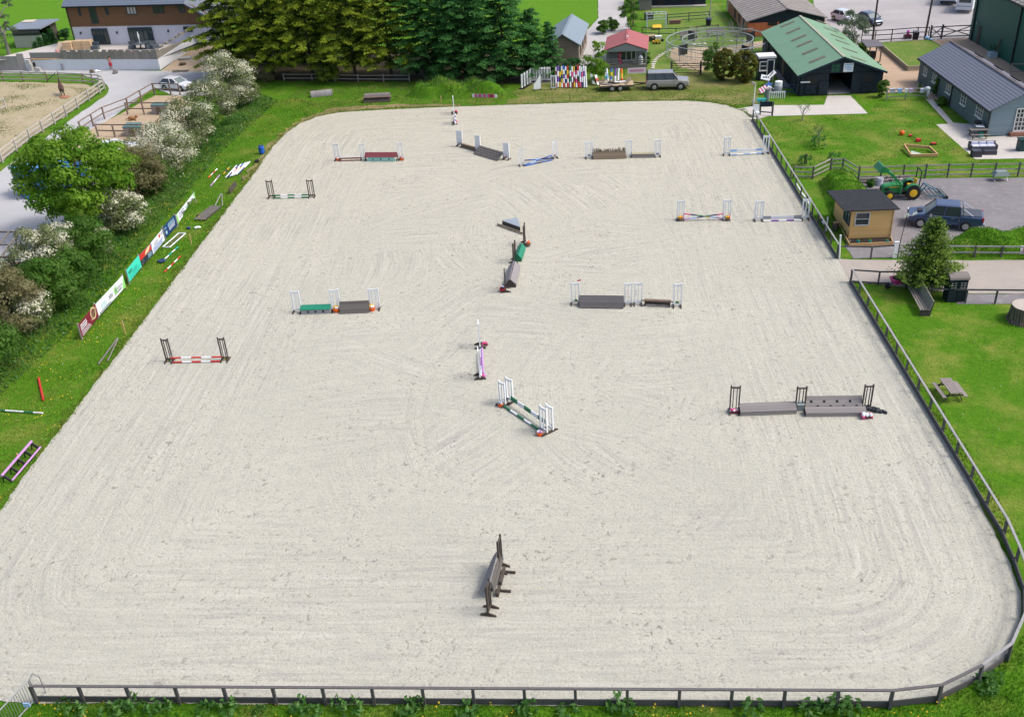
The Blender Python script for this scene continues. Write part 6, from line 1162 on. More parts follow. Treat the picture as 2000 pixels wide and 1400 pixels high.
for lab, px, d, m_, nm in [('long reddish trough beside the far garden fence', (1318, 47), (1.7, .5, .5), mat('reddish_wood', (.22, .12, .10), .8), 'trough'), ('pinkish table top on dark legs behind the cabin', (1273, 80), (.9, .6, .7), mat('pinkish_board', (.48, .32, .24), .7), 'table'), ('dark grey box behind the climbing frame', (1267, 38), (1.4, .8, .9), DARKW, 'storage_box')]:
    g = P(*px); t = thing(nm, lab, nm.replace('_', ' '), g); b = MB(); b.box((0, 0, d[2]-.05), (d[0], d[1], .1)); b.build('top', m_, t); b = MB(); [b.box((sx_*d[0]*.42, 0, (d[2]-.1)/2), (.1, d[1]*.9, d[2]-.1)) for sx_ in (-1, 1)]; b.box((0, 0, d[2]*.4), (d[0]*.8, d[1]*.8, d[2]*.5)); b.build('base', m_ if nm != 'table' else DARKW, t)
g = P(1286, 82); t = thing('wheelbarrow', 'white wheelbarrow in the play garden behind the cabin', 'wheelbarrow', g); b = MB(); b.loft([[Vector((x*s_, y*s_*.7, z)) for x, y in ((-.4, -.4), (.4, -.4), (.4, .4), (-.4, .4))] for s_, z in ((.7, .35), (1.1, .75))]); b.build('tray', WHITE, t); b = MB(); b.cyl((.5, -.05, .2), (.5, .05, .2), .2); b.build('wheel', BLACK, t); b = MB(); b.bar((-.9, -.2, .6), (.5, -.1, .3), .05); b.bar((-.9, .2, .6), (.5, .1, .3), .05); b.build('handles', STEEL, t)
for x in (1279, 1285): g = P(x, 86); t = thing('toy_truck', 'yellow toy %s of two in the play garden' % ('left' if x < 1282 else 'right'), 'toy', g); b = MB(); b.box((0, 0, .25), (.55, .35, .25)); b.box((.15, 0, .45), (.2, .3, .2)); b.build('body', YEL, t); b = MB(); [(lambda bb: (bb.cyl((x_, -.2, .12), (x_, .2, .12), .12), bb.build('wheel', BLACK, t)))(MB()) for x_ in (-.18, .18)]
g = P(1386, 50); t = thing('rotary_clothes_line', 'tall pale pole with a folded rotary washing line at its foot', 'clothes line', g); b = MB(t); b.cyl(g, g+Vector((0, 0, 6)), .07, .05); b.build('pole', RAILW, t); b = MB(t); [b.bar(g+Vector((0, 0, .9)), g+Vector((1.3*math.cos(a_), 1.3*math.sin(a_), 1.5)), .04) for a_ in (.3, 1.9, 3.4, 5.0)]; b.build('arms', STEEL, t)
g = P(1383, 49); t = thing('dustbin', 'black bin at the foot of the pale pole in the play garden', 'bin', g+Vector((0, -.3, 0))); b = MB(); b.lathe((0, 0, 0), [(.32, 0), (.4, .8), (.42, .82)], 10); b.build('body', BLACK, t); b = MB(); b.lathe((0, 0, .82), [(.44, 0), (.3, .1)], 10); b.build('lid', NAVY, t)
for lab, px, h, r, m_ in [('brown utility pole standing beside the ivy clad bush', (1237, 52), 8, .13, BROWNW), ('tall dark pole beside the raised lawn, left of two', (1702.5, 92), 5.7, .14, DARKW), ('tall dark pole by the double gate, right of two', (1805.5, 79), 6.8, .14, DARKW), ('short white post among the far trees by the brick barn', (1420, 20), 3, .1, RAILW)]:
    g = P(*px); t = thing('utility_pole', lab, 'pole', g); b = MB(); lean = {1702.5: -.02, 1805.5: .25}.get(px[0], 0); b.cyl((0, 0, 0), (lean, 0, h), r, r*.8, 8); b.build('shaft', m_, t); b = MB(); b.cyl((lean, 0, h), (lean, 0, h+.08), r*.9, r*.4, 8); b.build('cap', m_, t)
for x, y, lab in [(1345, 76, 'left grey bench beyond the horse walker'), (1397, 71, 'right grey bench beyond the horse walker')]:
    g = P(x, y); t = thing('bench', lab, 'bench', g, .1, 'benches by the walker'); b = MB(); b.box((0, 0, .45), (2.4, .45, .06)); b.build('seat', GREYW, t); b = MB(); b.slab((-1.2, .22, .5), (1.2, .22, .5), (1.2, .35, .95), (-1.2, .35, .95), .05); b.build('backrest', GREYW, t)
    for s in (-1, 1): b = MB(); b.box((s*1.0, 0, .22), (.1, .45, .44)); b.build('leg', DARKW, t)
# barn side clutter ---------------------------------------------------
g = P(1471.5, 208); t = thing('floodlight_post', 'slender white post with a pale lamp head beside the barn path', 'lamp post', g); h = hz(g, 163); b = MB(); b.cyl((0, 0, 0), (.05, 0, h), .05, .04, 8); b.build('post', WHITE, t); b = MB(); b.box((-.12, 0, h), (.45, .25, .2), R=Matrix.Rotation(.5, 3, 'Y')); b.build('lamp_head', RAILW, t)
g = P(1497, 203); t = thing('sign_post', 'thick grey green post under the jumble of boards left of the barn', 'post', g); b = MB(); b.cyl((0, 0, 0), (0, 0, 1.5), .26, n=10); b.build('shaft', mat('grey_green_post', (.13, .16, .15), .7), t); b = MB(); b.box((0, 0, 1.53), (.7, .5, .06)); b.build('top_board', GREYW, t)
for lab, px, z, w_, h_, rot, m_ in [('white board with dark lettering, tilted left one of the jumble by the barn', (1494, 168), .9, 1.0, .55, .25, WHITE), ('white board with a dark stripe, tilted right one of the jumble by the barn', (1505, 166), 1.1, 1.1, .42, -.7, WHITE), ('bright blue star shaped board in the jumble by the barn', (1501, 177), .6, .7, .7, .2, BLUE), ('pink and white striped board in the jumble by the barn', (1490, 184), .5, .9, .6, -.5, PINK), ('pale board with a black corner in the jumble by the barn', (1505, 182), .4, .9, .5, .6, WHITE)]:
    g = P(*px); t = thing('loose_sign', lab, 'board', (g.x, g.y, 0), 0, 'jumble of boards by the barn'); R = Matrix.Rotation(R_(-35), 3, 'X') @ Matrix.Rotation(rot, 3, 'Y'); b = MB()
    if m_ == BLUE: b.prism([R @ Vector(((.5 if i % 2 else .22)*math.cos(i*math.pi/5), 0, (.5 if i % 2 else .22)*math.sin(i*math.pi/5)))+Vector((0, 0, z)) for i in range(10)], R @ Vector((0, .04, 0)))
    else: b.box((0, 0, z), (w_, .04, h_), R=R)
    pn = b.build('panel', m_, t)
    if m_ == WHITE: b = MB(); [b.box(Vector((0, 0, z))+R @ Vector((k*.25-.2, -.03, .05*k)), (.18, .02, .14), R=R) for k in range(3)]; b.build('lettering', BLACK, pn)
    if m_ == PINK: b = MB(); [b.box(Vector((0, 0, z))+R @ Vector((k*.3-.3, -.03, 0)), (.14, .02, h_), R=R) for k in range(3)]; b.build('stripe', WHITE, pn)
    b = MB(); b.bar((0, .1, 0), (0, .1, z), .06); b.build('prop', DARKW, t)
t = thing('picket_fence', 'short white picket fence in front of the timber walkway', 'fence', P(1515, 192)); a, e = P(1499, 193), P(1532, 192); b = MB(t); b.bar(a+Vector((0, 0, .65)), e+Vector((0, 0, .65)), .04, .1)
for i in range(9): q = a.lerp(e, i/8); b.bar(q, q+Vector((0, 0, .75)), .09, .03)
b.build('pickets', WHITE, t)
fence('yard_fence', 'dark two rail fence joining the walkway to the corner of the green roofed barn', [P(1508, 184), P(1534, 185), P(1556, 186)], 1.1, [.3, .7, 1.05], NAVY, FDK, step=1.4)
g = P(1519, 184); t = thing('water_tank', 'white plastic water tank on the timber walkway', 'tank', g); b = MB(); b.lathe((0, 0, 0), [(.4, 0), (.45, .2), (.45, .8), (.38, .9)], 12); b.build('body', GREYP, t, smooth=True); b = MB(); b.lathe((0, 0, .9), [(.42, 0), (.40, .45), (.2, .5)], 12); b.build('lid', WHITE, t)
t = thing('wooden_gate', 'dark wooden gate at the far corner of the arena fence', 'gate', P(1495, 226)); a, e = P(1484, 224), P(1508, 226); [(lambda bb: (bb.box(q+Vector((0, 0, .7)), (.16, .16, 1.4)), bb.build('post', FDK, t)))(MB(t)) for q in (a, e)]; b = MB(t); b.box((a+e)/2+Vector((0, 0, 1.1)), ((e-a).length, .06, .5)); b.bar(a+Vector((0, 0, .3)), e+Vector((0, 0, .3)), .05, .1); b.build('leaf', NAVYB, t)
g = P(1477, 228); t = thing('garden_chair', 'white plastic chair by the wooden gate at the far corner of the arena', 'chair', g); b = MB(); b.box((0, 0, .45), (.55, .55, .06)); b.build('seat', WHITE, t); b = MB(); b.box((0, .28, .8), (.55, .06, .7)); b.build('backrest', WHITE, t)
for s in (-1, 1):
    for y in (-.22, .22): b = MB(); b.box((s*.22, y, .22), (.06, .06, .44)); b.build('leg', WHITE, t)
g = P(1486, 206); t = thing('wheelbarrow', 'teal wheelbarrow behind the wooden gate at the far corner', 'wheelbarrow', g); b = MB(); b.loft([[Vector((x*s_, y*s_*.7, z)) for x, y in ((-.5, -.4), (.5, -.4), (.5, .4), (-.5, .4))] for s_, z in ((.6, .3), (1.0, .7))]); b.build('tray', TEAL, t); b = MB(); b.cyl((.5, -.06, .2), (.5, .06, .2), .2); b.build('wheel', BLACK, t); b = MB(); [b.bar((-1, s*.25, .6), (.5, s*.1, .3), .05) for s in (-1, 1)]; b.build('handles', STEEL, t)
# right garden ----------------------------------------------------------
g = P(1761, 264); b = MB((g.x, g.y, 0)); b.ball(g+Vector((0, 0, .2)), .24, 14, k=9); tag(b.build('ball', mat('orange_plastic', (.75, .12, .01), .4), smooth=True), 'orange ball on the far garden lawn', 'ball')
a, e = P(1778, 267), P(1793, 277); t = thing('strimmer', 'red strimmer lying on the far garden lawn beside the ball', 'strimmer', (a+e)/2); b = MB(t); 
b = MB(); d = e-a; b.cyl(-d/2+Vector((0, 0, .15)), d/2+Vector((0, 0, .15)), .03); b.build('shaft', BLACK, t); b = MB(); b.box(d/2+Vector((0, 0, .16)), (.42, .3, .24)); b.build('engine', RED, t); b = MB(); b.box(-d/2+Vector((0, 0, .12)), (.3, .3, .12)); b.build('head', RED, t)
g = P(1823, 283); t = thing('lawn_mower', 'small red mower beside the pine sandpit frame', 'mower', g); t.scale = (.65, .65, .65); b = MB(); b.box((0, 0, .2), (.65, .45, .2)); b.build('body', RED, t); b = MB(); [(lambda bb: (bb.cyl((x_, -.26, .12), (x_, .26, .12), .12), bb.build('wheel', BLACK, t)))(MB()) for x_ in (-.25, .25)]
t = thing('sandpit', 'pine sandpit frame tilted on the far garden lawn with a pale board in it', 'sandpit', P(1798, 303)); qs = [P(1766, 284, .35), P(1815, 288, .25), P(1831, 303, .15), P(1779, 304, .15)]; b = MB(t); [b.bar(qs[i], qs[(i+1) % 4], .1, .25) for i in range(4)]; b.build('frame', PINE, t); b = MB(t); b.slab(P(1779, 294, .1), P(1800, 300, .1), P(1794, 303, .1), P(1780, 302, .1), .04); b.build('board', mat('pale_green_glass', (.42, .52, .45), .2), t)
def picnic(px, rz, label, s=1.0, wood=GREYW):
    g = P(*px); t = thing('picnic_table', label, 'picnic table', g, rz, 'picnic tables'); L = 1.75*s; b = MB(); [b.box((x, 0, .74), (.13, L, .04)) for x in np.linspace(-.31, .31, 5)]; b.build('table_top', wood, t)
    for x in (-.72, .72): b = MB(); [b.box((x+dx, 0, .44), (.12, L, .04)) for dx in (-.065, .065)]; b.build('bench_seat', wood, t)
    for y in (-L*.36, L*.36): b = MB(); b.bar((-.25, y, .72), (-.62, y, 0), .08, .05); b.bar((.25, y, .72), (.62, y, 0), .08, .05); b.bar((-.8, y+.04, .40), (.8, y+.04, .40), .06, .09); b.build('leg_frame', DARKW, t)
    return t
picnic((1853, 772), R_(3), 'grey weathered picnic table on the mown lawn right of the arena', 1.1, mat('pinkish_weathered_wood', (.27, .235, .225), .85, .25, 5, dirt=(.12, .1, .1))).scale = (.8, .8, .85)
picnic((1909, 268), R_(85), 'grey picnic table on the patio behind the dark rattan sofa', .9)
RAT = mat('dark_rattan', (.06, .055, .07), .7, .25, 14); CUS = mat('lilac_white_cushion', (.55, .57, .68), .8, .1)
g = P(1919, 292); t = thing('garden_sofa', 'dark rattan sofa with pale lilac cushions on the patio', 'sofa', g, R_(-3)); t.scale = (.74, .72, .8); b = MB(); b.box((0, .1, .2), (3.1, 1.1, .38)); b.build('base', RAT, t); b = MB(); b.box((0, .62, .5), (3.1, .18, .55)); b.build('backrest', RAT, t)
for s in (-1, 1): b = MB(); b.box((s*1.48, .1, .42), (.16, 1.1, .3)); b.build('armrest', RAT, t)
for x in (-.9, 0, .9): b = MB(); b.box((x, .02, .44), (.86, .75, .13)); b.build('seat_cushion', CUS, t, bevel=.04); b = MB(); b.box((x, .42, .62), (.8, .2, .34)); b.build('back_cushion', CUS, t, bevel=.05)
for lab, px, d in [('dark rattan cube stool in front of the sofa', (1908, 307), (.8, .7, .5)), ('long low dark rattan table in front of the sofa', (1934, 303), (1.1, .6, .3))]:
    g = P(*px); t = thing('rattan_table', lab, 'stool' if 'stool' in lab else 'table', g, R_(-4)); b = MB(); b.box((0, .3, d[2]/2), d); b.build('body', RAT, t); b = MB(); b.box((0, .3, d[2]+.015), (d[0]-.06, d[1]-.06, .04)); b.build('top', mat('dark_glass_top', (.05, .055, .07), .2), t)
g = P(1908, 262); t = thing('barbecue', 'grey and black barbecue trolley with a red gas bottle by the bungalow corner', 'barbecue', g, R_(80)); b = MB(); b.box((0, 0, .45), (1.2, .6, .8)); b.build('cabinet', mat('grey_cabinet', (.20, .21, .22), .5), t); b = MB(); b.box((.15, .05, 1.0), (.75, .55, .35)); b.build('lid', BLACK, t, bevel=.08); b = MB(); b.box((-.5, 0, .9), (.6, .65, .05)); b.box((-.1, -.34, .88), (1.3, .06, .06)); b.build('side_shelf', WHITE, t)
g = P(1918, 264); b = MB((g.x, g.y, 0)); b.lathe(g+Vector((-.1, -.1, 0)), [(.16, 0), (.17, .4), (.1, .52), (.06, .58)], 10); tag(b.build('gas_bottle', RED, smooth=True), 'red gas bottle beside the barbecue', 'gas bottle'); g = P(1912, 266); b = MB((g.x, g.y, 0)); b.box(g+Vector((.1, -.1, .18)), (.4, .3, .36)); b.box(g+Vector((.1, -.1, .38)), (.44, .34, .04)); tag(b.build('crate', TEAL), 'green crate below the red gas bottle', 'box')
g = P(2000, 296); t = thing('storage_bin', 'dark green bin with a sloping lid at the right edge of the patio', 'bin', g); b = MB(); b.box((0, .35, .5), (.9, .7, 1.0)); b.build('body', mat('dark_green_bin', (.01, .05, .05), .5), t); b = MB(); b.box((0, .3, 1.04), (1.05, .85, .08)); b.build('lid', mat('dark_green_bin', (.01, .05, .05), .5), t)
fence('washing_fence', 'pale rail fence hung with washing between the barn and the bungalow', [P(1731, 197), P(1768, 195), P(1808, 194)], 1.15, [.35, .75, 1.1], RAILW, RAILW, step=2.2)
for i, (x0_, x1_, m_, lab) in enumerate([(1735, 1746, CUS, 'lilac towel hung on the rail fence beside the barn'), (1749, 1759, LBLUE, 'blue towel hung on the rail fence beside the barn'), (1764, 1770, WHITE, 'white towel hung at the middle post of the rail fence'), (1772, 1780, mat('spotted_towel', (.55, .45, .65), .8, .4, 14), 'spotted towel hung on the rail fence beside the barn'), (1794, 1803, CUS, 'pale towel hung at the right end of the rail fence')]):
    a, e = P(x0_, 195.6), P(x1_, 195.3); b = MB(tuple(a)); b.box((a+e)/2+Vector((0, -.09, .95)), ((e-a).length, .03, .4)); b.box((a+e)/2+Vector((0, 0, 1.16)), ((e-a).length, .2, .03)); tag(b.build('towel', m_), lab, 'towel', 'washing on the fence')
g = P(1808, 196); b = MB((g.x, g.y, 0)); b.ball(g+Vector((0, 0, 1.15)), (.3, .22, .25), 10); b.ball(g+Vector((.1, -.1, .75)), (.16, .12, .4), 8); tag(b.build('wool_throw', mat('fluffy_white', (.55, .60, .62), .95, .2, 12), smooth=True), 'fluffy white throw on the right end post of the washing fence', 'throw')
t = thing('raised_lawn', 'raised square lawn held by pale timber sleepers in the tan yard', 'raised bed', P(1775, 135)); qs = [P(1717, 92), P(1817, 86), P(1862, 112), P(1800, 137), P(1772, 139)]; b = MB(t); 
b.add([q+Vector((0, 0, .48)) for q in qs], [tuple(range(5))] if (qs[1]-qs[0]).cross(qs[2]-qs[0]).z > 0 else [tuple(range(4, -1, -1))]); b.build('turf', G_PLAY, t)
SLP = planks('pale_sleepers', (.30, .26, .18), (.38, .33, .24), 'z', .25); b = MB(t); [b.bar(qs[i]+Vector((0, 0, .27)), qs[(i+1) % 5]+Vector((0, 0, .27)), .12, .54) for i in range(5)]; b.build('sleepers', SLP, t)
g = P(1787, 80); t = thing('wheelie_bin', 'black wheelie bin by the dark fence of the car park', 'bin', g); b = MB(); b.loft([[Vector((x*s_, y*s_, z)) for x, y in ((-.3, -.36), (.3, -.36), (.3, .36), (-.3, .36))] for s_, z in ((.8, .05), (1.0, 1.05))]); b.build('body', BLACK, t); b = MB(); b.box((0, 0, 1.09), (.68, .8, .08)); b.build('lid', mat('grey_lid', (.12, .13, .15), .5), t)
g = P(1772, 76); t = thing('ride_on_toy', 'pink and maroon ride on toy behind the dark car park fence', 'toy', g); b = MB(); b.box((0, 0, .35), (.9, .45, .3)); b.build('body', MAROON, t); b = MB(); b.ball((0, 0, .75), (.22, .2, .3), 8); b.build('seat', mat('magenta_plastic', (.55, .05, .45), .4), t); b = MB(); [(lambda bb: (bb.cyl((x_, -.25, .15), (x_, .25, .15), .16), bb.build('wheel', BLACK, t)))(MB()) for x_ in (-.3, .3)]
g = P(1809, 86); b = MB((g.x, g.y, .5)); b.ball(g+Vector((0, 0, .7)), (.32, .25, .2), 10); b.ball(g+Vector((.3, -.5, .62)), (.2, .18, .12), 10); tag(b.build('water_play_bowl', LBLUE, smooth=True), 'pale blue and white tub on the far edge of the raised lawn', 'tub')
t = thing('barbecue_shelter', 'small open shelter with a flat grey roof against the right side of the barn', 'shelter', P(1706, 122)); a = P(1696, 122); b = MB(t); b.slab(a+Vector((-.5, -.3, 1.75)), a+Vector((1.5, -.3, 1.75)), a+Vector((1.4, 2.2, 1.95)), a+Vector((-.5, 2.2, 1.95)), .08); b.build('roof', mat('grey_felt', (.13, .125, .14), .9), t); [(lambda bb: (bb.box(a+Vector((x, y, .85)), (.12, .12, 1.7)), bb.build('post', BROWNW, t)))(MB(t)) for x in (0, 1.3) for y in (0, 1.8)]; b = MB(t); b.box(a+Vector((.5, .9, .5)), (.8, .6, 1.0)); b.build('stove', BLACK, t)
for x, y, m_, lab in [(1714, 127, TEAL, 'teal plant pot on the tan gravel beside the barn'), (1718, 132, WHITE, 'white plant pot on the tan gravel beside the barn')]: planter((x, y), [LEAFY, G_MOWN], lab, .45, m_, name='potted_plant', cat='plant', group='potted plants by the barn')
# along the gateway
GRN_LOG = brickmat('bark_ridges', (.14, .12, .085), (.20, .17, .12), (.06, .05, .04), 1, .12, 2.0, .03)
g = P(1999, 625); t = thing('tree_stump', 'large round tree stump table at the right edge of the mown lawn', 'stump', g); b = MB(); n = 26; rad = lambda i: 1+.05*math.sin(i*2.3)+.03*math.sin(i*5.1)
b.loft([[Vector((r*rad(i)*math.cos(2*math.pi*i/n), r*rad(i)*math.sin(2*math.pi*i/n), z)) for i in range(n)] for r, z in ((1.02, 0), (.92, .25), (.86, .9), (.85, 1.02))]); b.build('trunk', GRN_LOG, t, smooth=False); b = MB(); b.lathe((0, 0, 1.02), [(.84, 0), (.83, .02)], n); b.build('cut_face', mat('cut_wood', (.42, .38, .33), .8, .15, 6), t)
g = P(1866, 590); t = thing('locker', 'tall dark navy wooden locker with a rounded grey lid beside the spruce', 'locker', g); LN = mat('navy_locker', (.013, .022, .032), .6, .2); b = MB(); b.box((0, .38, .8), (1.15, .75, 1.6)); b.build('body', LN, t); b = MB(); b.prism([(-.62, .38+.46*math.cos(q), 1.6+.28*math.sin(q)) for q in np.linspace(0, math.pi, 9)], (1.24, 0, 0)); b.build('lid', planks('lid_boards', (.16, .145, .14), (.23, .21, .2), 'y', .11), t)
for x in (-.3, .28): b = MB(); b.box((x, -.01, .8), (.5, .04, 1.4)); dr_ = b.build('door', LN, t); b = MB(); [b.box((x+dx, -.04, 1.35-.16*k), (.12, .02, .05)) for k in range(3) for dx in (-.1, .1)]; b.build('name_plate', RAILW, dr_)
a, e = P(1775, 560), P(1806, 618); d = e-a; t = thing('long_bench', 'long grey slatted bench with a solid back beside the spruce', 'bench', (a+e)/2, math.atan2(d.y, d.x)); L = d.length; b = MB(); [b.box((0, y, .45), (L, .11, .04)) for y in np.linspace(-.28, .18, 4)]; b.build('seat', mat('pinkish_weathered_wood', (.27, .235, .225), .85), t); b = MB(); b.slab((-L/2, .26, .4), (L/2, .26, .4), (L/2, .42, 1.05), (-L/2, .42, 1.05), .05); b.build('backrest', mat('mossy_board', (.24, .235, .18), .85, .2), t)
for x in (-L/2+.1, L/2-.1): b = MB(); b.box((x, 0, .22), (.08, .6, .44)); b.bar((x, .3, 0), (x, .45, 1.05), .07); b.build('leg', DARKW, t)
g = P(1750, 561); t = thing('wheelbarrow', 'bright pink wheelbarrow full of dark muck by the dark fence', 'wheelbarrow', g, R_(15)); PB = mat('hot_pink_plastic', (.68, .06, .28), .45, .08); b = MB(); rr2 = [[Vector((x*s_, y*s_, z)) for x, y in ((-.42, -.25), (-.3, -.33), (.3, -.33), (.46, -.2), (.46, .2), (.3, .33), (-.3, .33), (-.42, .25))] for s_, z in ((.62, .32), (1.02, .68), (1.1, .70), (.96, .68))]; b.loft(rr2); b.build('tray', PB, t); b = MB(); b.lathe((0, 0, .66), [(.36, 0), (.3, .05), (.1, .1)], 8); b.build('muck', mat('soil', (.03, .022, .018), .95), t); b = MB(); b.cyl((-.62, -.06, .2), (-.62, .06, .2), .2); b.build('wheel', BLACK, t); b = MB(); [b.bar((-.6, s*.1, .25), (.9, s*.3, .6), .04) for s in (-1, 1)]; [b.bar((.35, s*.25, .45), (.45, s*.28, 0), .04) for s in (-1, 1)]; b.build('handles', STEEL, t)
a, e = P(1988, 502), P(2012, 503); t = thing('warning_sign', 'white sign with a red ring symbol on the fence by the grass heap', 'sign', (a+e)/2); b = MB(); b.box((0, -.12, .62), (.85, .03, .62)); pn = b.build('panel', WHITE, t); b = MB(); pts = [Vector((.2*math.cos(q)-.05, -.15, .66+.2*math.sin(q))) for q in np.linspace(0, 2*math.pi, 17)]; b.tube(pts, .02); b.tube([pts[2], pts[10]], .02); b.build('ring_symbol', RED, pn)
for i, (px, lab) in enumerate([((1636.5, 506), 'white drain pipe post at the corner of the arena gateway')]): g = P(*px); b = MB(tuple(g)); b.cyl(g+Vector((.1, 0, 0)), g+Vector((-.02, 0, hz(g, 462))), .05); b.cyl(g+Vector((-.02, 0, hz(g, 462))), g+Vector((-.02, 0, hz(g, 459))), .06); tag(b.build('white_post', WHITE), lab, 'post')
for i, (a_, e_, cs, lab) in enumerate([((1546, 358), (1560, 382), [WHITE], 'white pole on the grass bank against the arena fence, farther one'), ((1560, 380), (1572, 400), [WHITE, GREYP, WHITE], 'white pole with a grey band against the arena fence, second one'), ((1588, 415), (1600, 438), [TEAL, WHITE, YEL, NAVY, WHITE], 'teal white and yellow pole against the arena fence, nearest one')]): pole(P(*a_, .2)+Vector((.35, 0, 0)), P(*e_, .2)+Vector((.35, 0, 0)), cs, lab, .07, 'poles along the grass bank')
for px, lab in [((1607, 452), 'upright white rail post on the inside of the fence near the pine hut')]: g = P(*px); b = MB(tuple(g)); b.bar(g+Vector((.25, 0, 0)), g+Vector((.25, 0, 1.15)), .1, .04); b.bar(g+Vector((.25, 0, .3)), g+Vector((.25, .3, .3)), .05); tag(b.build('white_post', WHITE), lab, 'post')
g = P(1631, 449); t = thing('log_stool', 'cut log seat beside the left wall of the pine hut', 'log', g); b = MB(); b.lathe((0, 0, 0), [(.24, 0), (.23, .6)], 12); b.build('bark', GRN_LOG, t); b = MB(); b.lathe((0, 0, .6), [(.22, 0), (.21, .02)], 12); b.build('cut_face', PINE, t)
t = thing('timber_stack', 'stack of grey sleepers and boards along the back fence behind the tractor', 'timber', P(1735, 355)); a, e = P(1678, 358), P(1790, 352); b = MB(t); d = (e-a); [b.bar(a+d*x0_+Vector((0, y, z)), a+d*x1_+Vector((0, y, z)), .22, .16) for x0_, x1_, y, z in ((0, .5, 0, .1), (.1, .75, .3, .1), (.02, .45, .15, .27), (.4, .95, .1, .12), (.5, .9, .3, .28), (.3, .6, .5, .2))]; b.build('sleepers', GREYW, t); b = MB(t); [b.box(a+d*f+Vector((0, -.1, .12)), (.4, .3, .24)) for f in (.2, .35, .6, .7)]; b.build('blocks', RAILW, t)
g = P(1717, 361); t = thing('bucket', 'pale lilac bucket in front of the sleepers left of the tractor', 'bucket', g); b = MB(); b.lathe((0, 0, 0), [(.24, 0), (.3, .5), (.31, .52)], 12); b.build('body', CUS, t); b = MB(); b.lathe((0, 0, .5), [(.3, 0), (.26, .1)], 12); b.build('rim', GREYP, t)
a, e = P(1693, 358), P(1701, 364); tag(pole((a.x, a.y, .08), (e.x, e.y, .08), [mat('orange_brown_wood', (.38, .17, .08), .8)], 'x', flat=(.14, .12), group=None), 'short orange brown offcut on the tarmac near the pine hut', 'offcut')
a = P(1952, 352); t = thing('wheelbarrow', 'upturned grey green wheelbarrow against the back fence of the tarmac yard', 'wheelbarrow', a); b = MB(); b.loft([[Vector((x*s_, y*s_*.7, z)) for x, y in ((-.6, -.5), (.6, -.5), (.6, .5), (-.6, .5))] for s_, z in ((1.1, .45), (.7, .8))]); b.build('tray', mat('grey_green_metal', (.20, .26, .25), .5), t); b = MB(); [b.bar((s*.5, -.3, 0), (s*.55, .2, .5), .05) for s in (-1, 1)]; b.build('legs', STEEL, t)
a, e = P(1752, 504), P(1763, 430); t = thing('signal_cable_post', 'thin dark pole with two pale flags rising behind the spruce', 'pole', P(1757, 478)); g = P(1757, 478); b = MB(); b.cyl((0, 0, 0), (.2, 0, 2.3), .025); b.build('pole', BLACK, t)
for k, dx in enumerate((.0, .55)): b = MB(); b.slab((.2+dx-.2, 0, 2.1+.1*k), (.2+dx+.15, 0, 2.2+.15*k), (.2+dx+.1, .05, 2.42+.1*k), (.2+dx-.15, .05, 2.3+.1*k), .02); b.build('flag', mat('pale_green_cloth', (.55, .62, .52), .7), t)
g = P(1749.5, 503); b = MB(tuple(g)); b.box(g+Vector((-.1, -.05, .6)), (.28, .1, 1.2)); b.box(g+Vector((-.1, -.05, 1.22)), (.32, .14, .05)); tag(b.build('white_post', WHITE), 'flat white board post behind the left side of the spruce', 'post')
# pens, plant and building site at the left ------------------------------
for lab, q in [('pale kennel box with a teal flat roof, nearer to the maple', [(238, 249), (276, 249), (276, 239.5), (248, 239.5)]), ('pale kennel box with a teal flat roof, farther up the pen', [(293, 206.5), (325, 206.5), (331, 199.5), (300, 199.5)])]:
    h = 1.05; ps = [P(*p_, h) for p_ in q]; c = sum(ps, Vector())/4; t = thing('kennel', lab, 'kennel', (c.x, c.y, 0), group='kennel boxes in the pens'); b = MB(t); b.prism([Vector((p_.x, p_.y, 0)).lerp(Vector((c.x, c.y, 0)), .05) for p_ in ps], (0, 0, h-.06)); b.build('walls', mat('pinkish_grey_board', (.33, .28, .26), .8, .15), t); b = MB(t); b.prism([p_+Vector((0, 0, -.05)) for p_ in ps], (0, 0, .07)); b.build('roof', mat('teal_felt', (.10, .19, .19), .8, .12), t); b = MB(t); p_ = Vector((ps[0].x, ps[0].y, 0)).lerp(Vector((ps[1].x, ps[1].y, 0)), .45); b.box(p_+Vector((0, 0, .45)), (.5, .04, .8)); b.build('door', BROWNW, t)
HRB = mat('bay_horse_coat', (.085, .04, .028), .6, .25, 2)
def skin_body(name, pts, edges, rad, m_, par, sub=2, root=0):
    me = bpy.data.meshes.new(name); me.from_pydata(pts, edges, []); me.materials.append(m_); o = bpy.data.objects.new(name, me); COL.objects.link(o); o.parent = par
    sk = o.modifiers.new('skin', 'SKIN'); sk.use_smooth_shade = True
    for i, r in enumerate(rad): v = me.skin_vertices[0].data[i]; v.radius = (r, r) if not hasattr(r, '__len__') else r; v.use_root = i == root
    sb = o.modifiers.new('subdivision', 'SUBSURF'); sb.levels = sub; sb.render_levels = sub; return o
